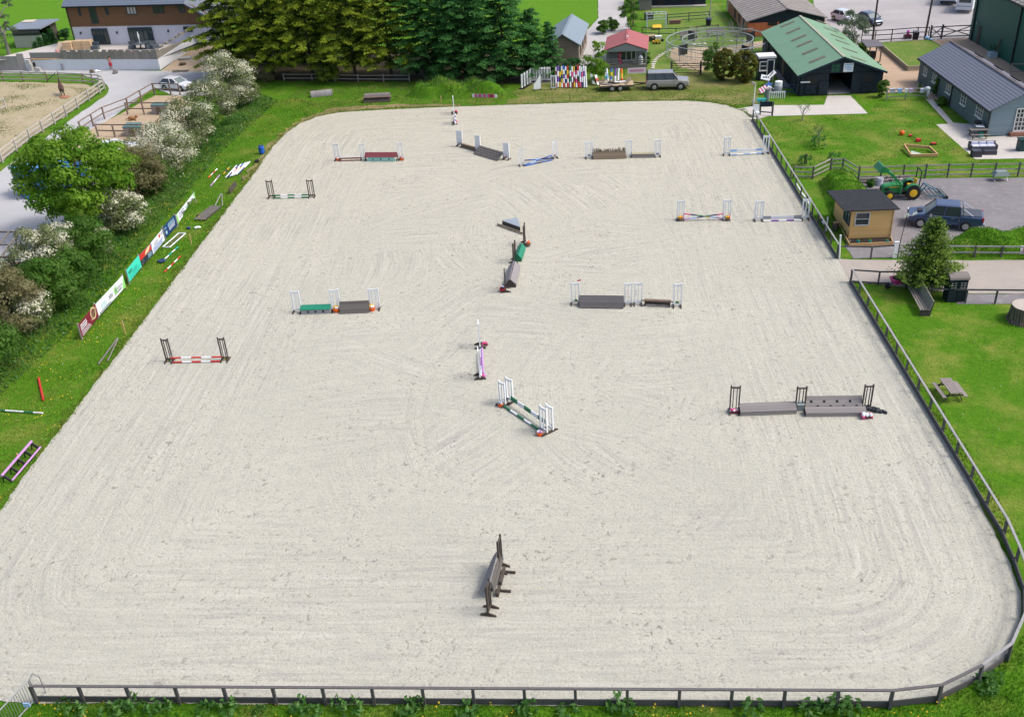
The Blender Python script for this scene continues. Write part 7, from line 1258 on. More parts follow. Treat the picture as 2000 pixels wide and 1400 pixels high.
def horse(label, px, rz, coat, s=1.0):
    g = P(*px); t = thing('horse', label, 'horse', g, rz); t.scale = (s, s, s)
    pts = [(-.62, 0, 1.12), (-.2, 0, 1.10), (.25, 0, 1.10), (.55, 0, 1.18), (.82, 0, 1.42), (1.02, 0, 1.66), (1.12, 0, 1.71), (1.40, 0, 1.47), (1.52, 0, 1.36)]; ed = [(i, i+1) for i in range(8)]; rd = [.29, .33, .32, .28, (.17, .24), (.13, .19), .14, .10, .075]
    for s_ in (-1, 1):
        k = len(pts); pts += [(.42, s_*.16, .85), (.44, s_*.17, .50), (.42, s_*.17, .14), (.48, s_*.17, .04)]; rd += [.13, .07, .05, .06]; ed += [(3, k), (k, k+1), (k+1, k+2), (k+2, k+3)]
        k = len(pts); pts += [(-.68, s_*.17, .88), (-.60, s_*.18, .66), (-.82, s_*.18, .48), (-.76, s_*.18, .14), (-.70, s_*.18, .04)]; rd += [.17, .11, .07, .05, .06]; ed += [(0, k)]+[(k+i, k+i+1) for i in range(4)]
    skin_body('body', pts, ed, rd, coat, t); b = MB(); b.tube([(-.86, 0, 1.22), (-1.02, 0, 1.0), (-1.0, 0, .5)], .06); b.build('tail', BLACK, t); b = MB(); b.prism([(.55, -.02, 1.42), (.85, -.02, 1.62), (1.08, -.02, 1.88), (.98, -.02, 1.90), (.72, -.02, 1.68), (.45, -.02, 1.45)], (0, .04, 0)); b.build('mane', BLACK, t)
    for s_ in (-1, 1): b = MB(); b.cyl((1.08, s_*.07, 1.80), (1.10, s_*.09, 1.96), .035, .008, 6); b.build('ear', coat, t)
    return t
horse('brown horse standing in the sandy paddock with its head towards the gate', (123, 186), R_(118), HRB, .95)
g = P(127, 190); b = MB((g.x, g.y, 0)); [b.ball(g+Vector((random.uniform(-.7, .6), random.uniform(-.5, .4), .05)), (.3, .22, .1), 8, k=4) for _ in range(12)]; tag(b.build('feed_pile', mat('red_dirt', (.34, .16, .10), .95, .2)), 'small pile of reddish feed on the ground behind the brown horse', 'pile')
g = P(259, 235); b = MB((g.x, g.y, 0)); b.ball(g+Vector((0, 0, .25)), (.5, .25, .25), 9); b.ball(g+Vector((.5, .05, .4)), (.2, .16, .18), 8); b.cyl(g+Vector((-.45, 0, .2)), g+Vector((-.85, .1, .1)), .06, .03); [b.cyl(g+Vector((x, -.2, .12)), g+Vector((x+.2, -.35, .04)), .07) for x in (-.3, .35)]; tag(b.build('dog', mat('tan_dog_coat', (.33, .17, .08), .8, .2), smooth=True), 'tan dog lying in the pen between the two kennel boxes', 'dog')
SKIN_ = mat('skin', (.45, .24, .17), .6, .1); HAIR = mat('dark_hair', (.03, .02, .015), .7); RSH = mat('red_shorts', (.50, .02, .05), .7)
def person(label, px, rz, J, hair, extra, s=1.0):
    g = P(*px); t = thing('person', label, 'person', g, rz); t.scale = (s, s, s); pts, ed, rd = J; skin_body('body', pts, ed, rd, SKIN_, t); return t
def human(bend=0, armL=((-.28, .1, 1.15), (-.3, .3, 1.2)), armR=((.28, .1, 1.15), (.3, .3, 1.2)), crouch=False):
    z = .95 if not crouch else .45; b_ = math.sin(bend); c_ = math.cos(bend); sp = lambda l: (0, l*b_, z+l*c_)
    pts = [(0, 0, z), sp(.25), sp(.48), sp(.58), sp(.70), (0, .70*b_+.02, z+.80*c_)]; rd = [(.16, .12), (.15, .11), (.17, .11), .06, .10, .075]; ed = [(i, i+1) for i in range(5)]
    S = sp(.46)
    for s_, ar in ((-1, armL), (1, armR)):
        k = len(pts); pts += [(s_*.2, S[1], S[2]), ar[0], ar[1], (ar[1][0], ar[1][1]+.1, ar[1][2]+.02)]; rd += [.065, .045, .035, .04]; ed += [(2, k), (k, k+1), (k+1, k+2), (k+2, k+3)]
        k = len(pts); kn = (s_*.11, .03, .5) if not crouch else (s_*.2, .35, .45)
        pts += [(s_*.1, 0, z-.1), kn, (s_*.11, 0, .08), (s_*.12, .15, .04)]; rd += [.095, .065, .045, .045]; ed += [(0, k), (k, k+1), (k+1, k+2), (k+2, k+3)]
    return pts, ed, rd
t = person('shirtless person in red shorts standing with their back to us at the white wall', (218.5, 137.5), R_(0), human(.1, ((-.34, .15, 1.2), (-.2, .42, 1.3)), ((.36, .12, 1.25), (.5, .3, 1.45))), HAIR, 0)
b = MB(); b.loft([[Vector((r*math.cos(a_)*1.25, r*math.sin(a_)*.95, z)) for a_ in np.linspace(0, 2*math.pi, 13)[:-1]] for r, z in ((.17, .62), (.185, .8), (.165, 1.0))]); b.build('shorts', RSH, t); b = MB(); b.ball((0, .06, 1.72), (.11, .12, .11), 10); b.build('hair', HAIR, t)
t = person('person bending over between pale blocks at the left end of the white wall', (70, 137), R_(-40), human(.9, ((-.25, .6, .7), (-.2, .7, .4)), ((.25, .6, .7), (.2, .7, .4))), HAIR, 0)
b = MB(); b.loft([[Vector((r*math.cos(a_)*1.25, r*math.sin(a_)*.95, z)) for a_ in np.linspace(0, 2*math.pi, 13)[:-1]] for r, z in ((.17, .55), (.185, .8), (.165, 1.0))]); b.build('shorts', BLACK, t); b = MB(); b.ball((0, .66, 1.46), (.11, .12, .1), 10); b.build('hair', HAIR, t)
CB = mat('pale_block', (.45, .44, .42), .85, .2)
for lab, px, d, m_ in [('tall pale block left of the bending person', (61, 139), (.5, .5, 1.5), CB), ('small pale block right of the bending person', (75, 140), (.7, .5, .5), CB), ('dark grey bucket against the white wall, left of two', (98, 136), (.5, .5, .8), GREYP), ('dark grey bucket against the white wall, right of two', (125, 137), (.5, .5, .85), GREYP), ('low pile of brown stone at the foot of the white wall', (181, 142), (.9, .6, .45), BROWNW), ('white sack beside the stone pile at the white wall', (190, 141), (.8, .5, .3), WHITE), ('round grey stone pile beside the person in red shorts', (227, 144), (.8, .7, .5), GREYW), ('plank pile on the gravel at the right end of the white wall', (353, 141), (2.2, .5, .3), mat('pale_plank', (.42, .34, .25), .8)), ('loose pale slabs beside the white side wall', (362, 116), (1.8, .9, .25), CB), ('dark cement mixer tub on the sandy plot', (357, 128), (.9, .7, .45), BROWNW)]:
    g = P(*px, 1.3*(137-px[1])/52 if px[0] > 355 else 0); t = MB(tuple(g))
    if 'bucket' in lab: t.lathe(g, [(d[0]*.42, 0), (d[0]*.5, d[2]), (d[0]*.4, d[2]+.02)], 12)
    elif 'pile of brown' in lab or 'round grey' in lab or 'tub' in lab or 'sack' in lab: [t.ball(g+Vector((random.uniform(-.3, .3)*d[0], random.uniform(-.3, .3)*d[1], d[2]*random.uniform(.2, .6))), (d[0]*.28, d[1]*.3, d[2]*.4), 7, k=4) for _ in range(9)]
    else: [t.box(g+Vector((random.uniform(-.08, .08), .1, d[2]*(k+.5)/3)), (d[0]*random.uniform(.85, 1), d[1], d[2]/3-.02), random.uniform(-.06, .06)) for k in range(3)]
    tag(t.build('bucket' if 'bucket' in lab else 'sack' if 'sack' in lab else 'block_pile' if 'block' in lab or 'slabs' in lab else 'rubble_pile', m_), lab, 'bucket' if 'bucket' in lab else 'sack' if 'sack' in lab else 'pile')
def onterr(px, py): return P(px, py, TZ)
g = onterr(147, 97); t = thing('timber_pallets', 'stack of new pale timber on the terrace by the house corner', 'timber', g); b = MB(); [b.box((-.8+1.3*i, .4*i % .5, .55), (1.2, 1.2, 1.1)) for i in range(3)]; b.build('stacks', planks('fresh_timber', (.48, .34, .20), (.58, .43, .27), 'z', .12), t); b = MB(); b.slab((-2.6, -.3, .05), (-1.4, -.3, .05), (-1.4, 1, .9), (-2.6, 1, .9), .05); b.build('sheet_boards', mat('pale_plank', (.42, .34, .25), .8), t)
g = onterr(115, 104); b = MB(tuple(g)); [b.ball(g+Vector((random.uniform(-.8, .8), random.uniform(-.2, .2), .2)), (.45, .3, .25), 8, k=4) for _ in range(7)]; tag(b.build('tarpaulin', mat('salmon_sheet', (.58, .25, .22), .6)), 'salmon pink tarpaulin heap behind the left end of the parapet', 'tarpaulin')
DK = mat('dark_patio_furniture', (.08, .10, .12), .6, .2)
for i, (x, y, lab) in enumerate([(187, 97, 'grey block chair alone in the middle of the terrace'), (259, 96, 'dark armchair at the left end of the terrace furniture'), (276, 96, 'dark round terrace table with a folded pale parasol'), (292, 95, 'dark armchair in the middle of the terrace furniture'), (303, 95, 'dark terrace chair beside a yellow plant')]):
    g = onterr(x, y); t = thing('terrace_table' if 'table' in lab else 'terrace_chair', lab, 'table' if 'table' in lab else 'chair', g, .2*i); b = MB()
    if 'table' in lab: b.lathe((0, 0, 0), [(.5, .0), (.12, .08), (.1, .68), (.95, .72), (.95, .76)], 14); b.build('table_top', DK, t); b = MB(); b.cyl((0, 0, .7), (0, 0, 2.3), .05); b.lathe((0, 0, 1.2), [(.05, 0), (.12, .5), (.04, 1.1)], 8); b.build('parasol', WHITE, t)
    else: b.box((0, 0, .25), (.9, .85, .5)); b.build('seat', DK, t); b = MB(); b.box((0, .36, .65), (.9, .18, .6)); b.build('backrest', DK, t)
g = onterr(315, 95); planter((313, 92), [YEL, LEAFY], 'yellow green potted plant near the parapet corner', .6, DK, z=TZ, name='potted_plant', cat='plant', group=None)
# timber frame at the left edge
t = thing('timber_shelter', 'grey open timber frame with bare rafters at the left edge of the yard', 'frame', P(10, 520)); h = 2.1; A_, B_ = P(-40, 502, h), P(24, 502, h); C_ = P(52, 462, h); d = C_-B_; b = MB(t)
for f in (0, .33, .66, 1.0): b.bar(A_.lerp(B_, f), A_.lerp(B_, f)+d*1.25, .12, .14)
b.bar(A_, B_, .14, .16); b.bar(A_+d*1.25, B_+d*1.25, .12, .14); b.bar(A_+d*.6, B_+d*.6, .1, .1); b.build('rafters', GREYW, t)
for q in (B_, B_+d*1.2, A_.lerp(B_, .5), A_.lerp(B_, .5)+d*1.2): b = MB(t); b.bar((q.x, q.y, 0), q, .12); b.build('post', GREYW, t)
b = MB(t); b.bar(B_-(B_-A_)*.25, (B_.x, B_.y, h-1), .1); b.build('brace', GREYW, t)
b = MB(t); [b.box((A_.lerp(B_, f).x, A_.y+1.5, .4), (.7, .7, .8)) for f in (.3, .6, .8)]; b.build('stored_logs', BROWNW, t)
# palm pot by the green shed
g = P(1944, 112); t = thing('potted_palm', 'young palm in a pale blue square pot against the dark green shed', 'plant', g+Vector((-.4, 0, 0))); b = MB(); b.box((0, 0, .3), (.85, .85, .6)); b.build('pot', mat('pale_blue_pot', (.40, .52, .58), .6), t); b = MB(); b.cyl((.3, .1, .5), (.7, .1, 2.0), .1, .08); b.build('trunk', BROWNW, t); b = MB()
for i in range(9):
    a_ = i*.7; q = Vector((math.cos(a_)*.7, math.sin(a_)*.7, 1.2+.15*(i % 3))); b.prism([(0, 0, .6), q*.5+Vector((.06, .06, .55)), q, q*.5+Vector((-.06, -.06, .55))], (0, 0, .02))
b.build('fronds', mat('palm_green', (.03, .14, .04), .6), t)
# ------------------------------------------------------------ vegetation
def leafmat(name, dark, mid, tip, scale=.8, rough=.6, trans=.5):
    """leaves: colour varies in clumps; the 'tip' attribute carries young growth, blossom and painted highlights"""
    if name in MATS: return MATS[name]
    m, nt, bs = newmat(name); v = coords(nt); n = noise(nt, v, scale, 4, .6); n2 = noise(nt, v, scale*7, 2, .6)
    c = mixc(nt, ramp(nt, n, [(.35, 0), (.65, 1)]), dark, mid); c = mixc(nt, ramp(nt, n2, [(.4, .4), (.6, 0)]), c, tuple(x*.6 for x in dark))
    at = N(nt, 'ShaderNodeAttribute', attribute_name='tip'); c = mixc(nt, at.outputs['Fac'], c, tip)
    nt.links.new(c, bs.inputs['Base Color']); bs.inputs['Roughness'].default_value = rough; bs.inputs['Specular IOR Level'].default_value = .25
    tr = N(nt, 'ShaderNodeBsdfTranslucent'); nt.links.new(c, tr.inputs[0]); mx = N(nt, 'ShaderNodeMixShader'); mx.inputs[0].default_value = trans
    nt.links.new(bs.outputs[0], mx.inputs[1]); nt.links.new(tr.outputs[0], mx.inputs[2]); nt.links.new(mx.outputs[0], nt.nodes['Material Output'].inputs['Surface'])
    MATS[name] = m; return m
def rnd_unit(n):
    v = RNG.normal(size=(n, 3)); return v/np.linalg.norm(v, axis=1, keepdims=True)
def leaves(name, c, size, tip, m, par=None, loc=None, aspect=.6, flat=0.0, nrm=None, kind=None):
    """one mesh of leaf quads: centres c (N,3), size (N,), tip (N,)"""
    n = len(c); u = rnd_unit(n)
    if nrm is None: nrm = rnd_unit(n)
    nrm = nrm*(1-flat)+np.array([0, 0, 1.0])*flat+rnd_unit(n)*.35; nrm /= np.linalg.norm(nrm, axis=1, keepdims=True)
    u = np.cross(nrm, u); u /= np.linalg.norm(u, axis=1, keepdims=True)+1e-9; w_ = np.cross(nrm, u)
    s = size[:, None]; a = u*s*.5; b = w_*s*.5*aspect
    co = np.stack([c-a, c-b*1.0, c+a, c+b*1.0], 1).reshape(-1, 3); off = np.array(loc if loc is not None else (0, 0, 0.0)); co = co-off
    me = bpy.data.meshes.new(name); me.vertices.add(4*n); me.vertices.foreach_set('co', co.ravel().astype(np.float32)); me.loops.add(4*n); me.loops.foreach_set('vertex_index', np.arange(4*n, dtype=np.int32))
    me.polygons.add(n); me.polygons.foreach_set('loop_start', np.arange(0, 4*n, 4, dtype=np.int32)); me.update(calc_edges=True)
    at = me.attributes.new('tip', 'FLOAT', 'POINT'); at.data.foreach_set('value', np.repeat(tip, 4).astype(np.float32)); me.materials.append(m)
    o = bpy.data.objects.new(name, me); COL.objects.link(o)
    if par is not None: o.parent = par
    elif loc is not None: o.location = loc
    return o
BARK = mat('bark', (.075, .058, .042), .9, .35, 4); BARKG = mat('pale_bark', (.26, .25, .22), .85, .3, 4)
def limbs(t, base, H, r, spread, n, m, z0=.25, name='trunk'):
    b = MB(); pts = [Vector((0, 0, 0))]; 
    for k in range(1, 5): pts.append(Vector((random.uniform(-.05, .05)*H*.3, random.uniform(-.05, .05)*H*.3, H*.8*k/4)))
    for k in range(4): b.cyl(pts[k], pts[k+1], r*(1-.22*k), r*(1-.22*(k+1)), 8)
    for i in range(n):
        f = z0+(1-z0)*.8*random.random(); p = Vector((0, 0, H*.8*f)); a = random.uniform(0, 6.28); L = spread*random.uniform(.5, .95); q = p+Vector((math.cos(a)*L*.55, math.sin(a)*L*.55, H*.12)); e = q+Vector((math.cos(a+.4)*L*.45, math.sin(a+.4)*L*.45, H*random.uniform(-.02, .1)))
        b.cyl(p, q, r*.4, r*.25, 6); b.cyl(q, e, r*.25, r*.08, 5)
    return b.build(name, m, t)
def broad(name, label, cat, g, H, W, m, nl=40, per=160, ls=.3, z0=.15, blossom=0.0, group=None, bark=BARK, squash=1.0, lob=.3, trunk_r=.12, tipv=.35, kids_=True, D=None, round_=.5):
    """deciduous crown: leaf clumps spread through an uneven cloud of lobes"""
    t = thing(name, label, cat, (g[0], g[1], g[2] if len(g) > 2 else 0), group=group); D = D or W
    limbs(t, g, H, trunk_r, W*.5, max(5, nl//5), bark)
    C_ = []; S = []; T = []; NN = []
    for i in range(nl):
        d = rnd_unit(1)[0]; rr = RNG.uniform(.25, 1)**round_; z = .5+.5*d[2]*rr
        ctr = np.array([d[0]*rr*W*.5*(1-lob*.6), d[1]*rr*D*.5*(1-lob*.6), H*(z0+(1-z0)*z)*.93]); R0 = lob*W*.5*RNG.uniform(.6, 1.2)
        n = int(per*RNG.uniform(.7, 1.2)); v = rnd_unit(n); v[:, 2] = np.where(v[:, 2] < -.3, -v[:, 2], v[:, 2]); rad = R0*RNG.uniform(.65, 1.08, n)
        C_.append(ctr+v*rad[:, None]*np.array([1, 1, .72])); S.append(ls*RNG.uniform(.6, 1.3, n)); NN.append(v); lt = RNG.uniform(0, 1)
        if blossom: T.append(np.where(RNG.random(n) < (.85 if lt < blossom*1.05 else .06)*np.clip(.6+v[:, 2]*.8, .15, 1), 1.0, 0.0))
        else: T.append(np.clip(tipv*lt+RNG.normal(0, .12, n), 0, 1))
    C_ = np.concatenate(C_); keep = C_[:, 2] > .05; C_ = C_[keep]
    leaves('crown', C_, np.concatenate(S)[keep], np.concatenate(T)[keep], m, t, nrm=np.concatenate(NN)[keep]); return t
def conifer(name, label, cat, g, H, W, m, z0=.12, dens=9, per=9, ls=.34, droop=.12, group=None, up=.1, shape=.75, tr=.22, tips=1.0, bt=(.55, 4)):
    t = thing(name, label, cat, (g[0], g[1], g[2] if len(g) > 2 else 0), group=group); b = MB(); b.cyl((0, 0, 0), (0, 0, H*.95), tr, .03, 9); b.build('trunk', BARK, t)
    C_ = []; T = []; b = MB(); nb = int(H*(1-z0)*dens)
    for i in range(nb):
        f = z0+(1-z0)*(i+RNG.random())/nb; z = H*f; fr = (f-z0)/(1-z0); L = W*.5*((1-fr)**shape)*min(1, bt[0]+fr*bt[1])*RNG.uniform(.62, 1.1)+.12; a = i*2.399+RNG.uniform(-.3, .3)
        d = np.array([math.cos(a), math.sin(a)]); lat = np.array([-d[1], d[0]]); k = max(3, int(L/.26))
        s = (np.arange(k)+.5)/k; s = .18+.82*s
        base = np.stack([d[0]*L*s, d[1]*L*s, z+up*L*s-droop*L*s*s*1.6], 1)
        if L > .8: b.cyl((0, 0, z), tuple(base[-1]*[.9, .9, 1]), .035, .01, 4, cap=False)
        wd = .30*L*(1-.55*s)+.15
        for j in range(k):
            n = per; o = RNG.normal(size=(n, 3)); l = RNG.uniform(-1, 1)*wd[j]*.8+o[:, 0]*min(.2, wd[j]*.5); p = base[j]+np.stack([lat[0]*l, lat[1]*l, -np.abs(l)*.22+o[:, 1]*.07], 1)+np.stack([d[0]*o[:, 2]*.16, d[1]*o[:, 2]*.16, np.zeros(n)], 1)
            C_.append(p); T.append(np.clip((s[j]-.40)*1.7+RNG.normal(.05, .2)+RNG.normal(0, .15, n), 0, 1)*tips)
    b.build('branches', BARK, t); C_ = np.concatenate(C_); T = np.concatenate(T); n = len(C_)
    leaves('crown', C_, ls*RNG.uniform(.6, 1.3, n), T, m, t, flat=.55, aspect=.5); return t
L_YG = leafmat('gold_conifer_leaves', (.04, .085, .012), (.085, .15, .018), (.36, .45, .04), .5)
L_DG = leafmat('dark_conifer_leaves', (.022, .09, .024), (.04, .145, .038), (.11, .31, .08), .5)  # bright tip colour also paints the highlights on the dark sprays
L_SP = leafmat('spruce_needles', (.022, .07, .015), (.045, .115, .022), (.23, .36, .055), .9)
L_MP = leafmat('maple_leaves', (.075, .21, .010), (.125, .30, .016), (.28, .44, .04), .6)
L_HW = leafmat('hawthorn_blossom_leaves', (.12, .175, .05), (.22, .245, .11), (.64, .64, .50), .8, trans=.35)
L_BZ = leafmat('bronze_bush_leaves', (.13, .14, .05), (.21, .19, .09), (.42, .39, .22), .8)
L_GB = leafmat('green_bush_leaves', (.05, .15, .014), (.085, .21, .024), (.19, .31, .06), .8)
L_TH = leafmat('thuja_leaves', (.085, .10, .012), (.125, .14, .02), (.24, .22, .03), .9)
L_SV = leafmat('silver_leaves', (.09, .14, .08), (.15, .21, .12), (.26, .32, .2), .8)
L_WD = leafmat('weed_leaves', (.035, .14, .02), (.06, .195, .035), (.16, .32, .08), .7)
# conifer belt
YL = ['yellow green conifer at the left end of the tree belt, beside the house', 'tall yellow green conifer, second from the left in the tree belt', 'yellow green conifer near the middle of the belt with a bare dark trunk', 'bushy yellow green conifer left of the dark green trees', 'yellow green conifer touching the dark green trees', 'yellow green conifer standing in the second row behind the weathered fence', 'rear yellow green conifer in the gap above the log jump', 'rear yellow green conifer above the coop jump']
for i, (x, y, H, W) in enumerate([(452, 150, 13, 8.2), (535, 152, 14, 8.5), (612, 154, 14.5, 8.5), (695, 155, 14, 8.0), (765, 152, 13.5, 7.0), (500, 118, 15, 8.5), (590, 116, 15.5, 9), (690, 116, 15, 9)]):
    conifer('yellow_conifer', YL[i], 'tree', P(x, y), H, W*1.35, L_YG, z0=.13 if y > 140 else .1, dens=6.5, per=40, ls=.25, group='yellow green conifers in the belt', droop=.14, shape=.38)
DL = ['dark green conifer at the left of the dark group', 'large dark green conifer in the middle of the dark group', 'dark green conifer right of the middle of the dark group', 'lower dark green conifer at the right end beside the grey roofed shed', 'dark green conifer behind the group at the top edge', 'slender dark green conifer against the grey roofed shed']
for i, (x, y, H, W) in enumerate([(835, 152, 13.5, 8.0), (910, 156, 14, 8.5), (985, 158, 11.5, 8.0), (1038, 155, 8.0, 4.0), (900, 120, 15, 9), (1074, 150, 6.2, 3.0)]):
    conifer('dark_conifer', DL[i], 'tree', P(x, y), H, W*1.25, L_DG, z0=.04, dens=8, per=34, ls=.26, group='dark green conifers in the belt', droop=.12, up=.15, shape=.42)
# left hedge
HB = [(455, 212, 6.0, 5.4, L_HW, .62, 'creamy white blossoming hawthorn at the far end of the hedge'), (420, 245, 5.2, 4.6, L_HW, .22, 'brownish hawthorn with little blossom, second from the far end'), (378, 288, 5.0, 5.0, L_HW, .42, 'hawthorn with blossom on top beside the farther kennel box'), (328, 345, 5.4, 5.6, L_HW, .62, 'broad hawthorn thick with white blossom right of the nearer kennel box'), (276, 385, 4.6, 4.6, L_BZ, 0, 'bronze green bush between the maple and the white hawthorn'),
      (245, 450, 3.6, 4.2, L_HW, .42, 'low white blossoming bush under the right side of the maple'), (175, 515, 3.6, 4.2, L_GB, 0, 'dark green bush in front of the maple trunk'), (182, 500, 2.4, 3.6, L_HW, .5, 'trailing white blossom below the maple trunk'), (100, 556, 4.6, 4.2, L_HW, .55, 'pale blossoming hawthorn in front of the timber frame'), (100, 605, 3.6, 4.4, L_GB, 0, 'green bush beside the pale hawthorn near the left edge'), (138, 560, 3.0, 4.0, L_GB, 0, 'light green bush between the banners and the pale hawthorn'), (300, 372, 3.2, 3.4, L_GB, 0, 'green bush at the foot of the broad white hawthorn'), (350, 318, 3.0, 3.2, L_HW, .3, 'small blossom bush between the two broad white hawthorns'), (400, 265, 3.4, 3.2, L_GB, 0, 'green bush between the brownish and the blossoming hawthorn'), (478, 205, 3.0, 3.4, L_HW, .4, 'last low hawthorn of the hedge next to the long grass'), (228, 425, 3.2, 3.6, L_HW, .55, 'cream blossom bush hanging under the right edge of the maple'), (130, 520, 3.6, 3.6, L_HW, .45, 'cream flecked hawthorn between the maple and the pale hawthorn'), (22, 655, 5.0, 5.2, L_BZ, 0, 'bronze leaved bush at the left edge of the hedge'), (60, 640, 2.8, 3.4, L_HW, .4, 'small white flecked bush in front of the bronze bush'), (-25, 740, 3.8, 4.6, L_GB, 0, 'dark green bush at the left edge below the bronze bush'), (-30, 600, 4.4, 5, L_HW, .3, 'blossoming bush half outside the left edge')]
for x, y, H, W, m_, bl, lab in HB:
    broad('hedge_bush', lab, 'bush', P(x, y), H*1.04, W*(1.24 if y < 400 else 1.12), m_, nl=72, per=160, ls=.17 if m_ is L_HW else .2, z0=.04, blossom=bl, group='hedge bushes', lob=.32, trunk_r=.09, round_=.4)
broad('maple_tree', 'large bright green maple beside the blue container', 'tree', P(180, 454), 9.1, 9.9, L_MP, nl=112, per=190, ls=.29, z0=.18, lob=.22, trunk_r=.24, tipv=.55, round_=.4)
# single trees and shrubs
conifer('spruce_tree', 'bushy young spruce beside the navy locker and the long bench', 'tree', P(1806, 566), 5.0, 4.9, L_SP, z0=.06, dens=48, per=17, ls=.17, droop=.05, up=.25, shape=.85, tr=.12, bt=(.62, 2.6))
for x, y, H, W, lab in [(1413, 157, 3.7, 2.7, 'olive dome shaped conifer in front of the horse walker, left of two'), (1452, 160, 3.7, 2.9, 'olive dome shaped conifer beside the kiosk, right of two')]: broad('dome_conifer', lab, 'tree', P(x, y), H, W, L_TH, nl=190, per=120, ls=.13, z0=.0, lob=.17, round_=.10, trunk_r=.1, tipv=.5)
for x, y, H, W, m_, lab, nm in [(1396, 146, 4.2, 3.4, L_GB, 'dark green loose bush behind the olive domes', 'garden_bush'), (1232, 60, 6.5, 3.4, L_GB, 'tall ivy clad bush beside the concrete drive', 'garden_bush'), (1163, 160, 4.9, 3.4, L_MP, 'fresh green small tree between the grey roofed shed and the cabin', 'small_tree'), (1122, 158, 2.6, 3.0, L_DG, 'dark shrub in front of the end wall of the grey roofed shed', 'garden_bush'), (1178, 66, 2.0, 2.2, L_GB, 'small shrub behind the left corner of the cabin roof', 'garden_bush'), (1196, 60, 1.8, 1.8, L_GB, 'small shrub behind the ridge of the cabin roof', 'garden_bush'),
                            (1664, 98, 5.0, 4.2, L_SV, 'grey green bush behind the right end of the green roofed barn', 'garden_bush'), (1684, 108, 1.6, 1.4, L_GB, 'small green shrub at the foot of the dark pole', 'garden_bush'), (1721, 190, 1.9, 1.5, L_GB, 'green shrub at the right front corner of the green roofed barn', 'garden_bush'), (1829, 188, 2.2, 1.1, L_GB, 'climbing shrub on the side wall of the bungalow', 'climber'), (1838, 205, .8, 1.2, L_GB, 'low plant beside the bungalow path', 'garden_bush'), (1262, 127, 1.6, 1.2, L_GB, 'dark shrub at the right side of the cabin', 'garden_bush'), (129, 78, 1.9, 1.9, L_DG, 'dark shrub at the left corner of the house', 'garden_bush'), (1700, 365, .7, .6, L_WD, 'weed tuft at the foot of the grass bank', 'weed'), (640, 160, 2.2, 4.0, L_YG, 'low scrubby bush under the yellow green conifers', 'garden_bush'), (525, 158, 1.4, 2.5, L_BZ, 'reddish brown low bush at the left foot of the conifer belt', 'garden_bush')]:
    broad(nm, lab, 'bush' if 'bush' in nm else 'tree' if 'tree' in nm else 'plant', P(x, y), H, W, m_, nl=30, per=120, ls=.2, z0=.02, lob=.34, trunk_r=.07, tipv=.6)
for x, y, H, W, lab in [(74, 106, 1.7, 1.1, 'smallest of four clipped conifers left of the house'), (84, 104, 2.2, 1.3, 'second of four clipped conifers left of the house'), (95, 101, 2.5, 1.4, 'third of four clipped conifers left of the house'), (109, 98, 3.0, 1.5, 'tallest of four clipped conifers left of the house')]: conifer('garden_conifer', lab, 'tree', P(x, y), H, W, L_DG, z0=.02, dens=26, per=8, ls=.2, up=.5, group='clipped conifers by the house', tr=.08, shape=.8)
t = broad('silver_tree', 'thin grey green tree at the top left corner', 'tree', P(19, 110), 11.5, 6.2, L_SV, nl=42, per=70, ls=.24, z0=.12, lob=.2, trunk_r=.28, bark=BARKG)
def twiggy(name, label, g, H, m_, n=14, lf=None):
    t = thing(name, label, 'tree', g); b = MB(); b.cyl((0, 0, 0), (0, 0, H*.5), .06, .04, 6)
    ends = []
    for i in range(n): a = i*2.4; z = H*(.25+.4*i/n); p = Vector((0, 0, min(z, H*.5))); q = p+Vector((math.cos(a)*H*.16, math.sin(a)*H*.16, H*.2)); e = q+Vector((math.cos(a+.5)*H*.1, math.sin(a+.5)*H*.1, H*.22)); b.cyl(p, q, .03, .02, 5); b.cyl(q, e, .02, .008, 4); f = q+Vector((math.cos(a-.7)*H*.1, math.sin(a-.7)*H*.1, H*.12)); b.cyl(q, f, .015, .006, 4); ends += [e, f]
    b.build('trunk', m_, t)
    if lf: c = np.concatenate([np.array(e)+RNG.normal(size=(10, 3))*.09 for e in ends]); leaves('crown', c, np.full(len(c), .12), RNG.random(len(c))*.5, lf, t)
    return t
twiggy('bare_tree', 'pale bare branched tree beside the horse walker', P(1437, 108), 4.6, BARKG, 18)
twiggy('sapling', 'small pale sapling beside the concrete apron', P(1567, 236), 1.9, BARKG, 6, L_GB)
twiggy('sapling', 'thin young tree on the far garden lawn near the arena fence', P(1597, 278), 1.8, BARKG, 8, L_GB)
# leafy clump plants
def clump(m_=L_WD):
    t = thing('dock_plant', 'd', 'plant'); b = MB(); b.cyl((0, 0, 0), (0, 0, .55), .02, .01, 5); b.build('stem', LEAFY, t); C_ = []; S = []
    for i in range(46): a = RNG.uniform(0, 6.28); f = RNG.random(); r = .10+.42*(1-f*.6)*RNG.random()**.6; C_.append((r*math.cos(a), r*math.sin(a), .10+.55*f*(1-.3*r))); S.append(RNG.uniform(.18, .34))
    leaves('leaves', np.array(C_), np.array(S), RNG.random(46), m_, t, flat=.35, aspect=.5); return t
DK_ = Once(clump)
DP = [(128, 1378), (150, 1396), (70+145, 1395), (240, 1386), (262, 1380), (300, 1390), (325, 1384), (405, 1392), (448, 1390), (590, 1388), (615, 1394), (660, 1384), (690, 1390), (800, 1388), (820, 1380), (1020, 1394), (1035, 1388), (1208, 1380), (1225, 1388), (1470, 1392), (1580, 1388), (1600, 1394), (1640, 1384), (1660, 1390), (1925, 1340), (1940, 1332), (1930, 1350), (915, 1393), (1110, 1395), (510, 1396)]
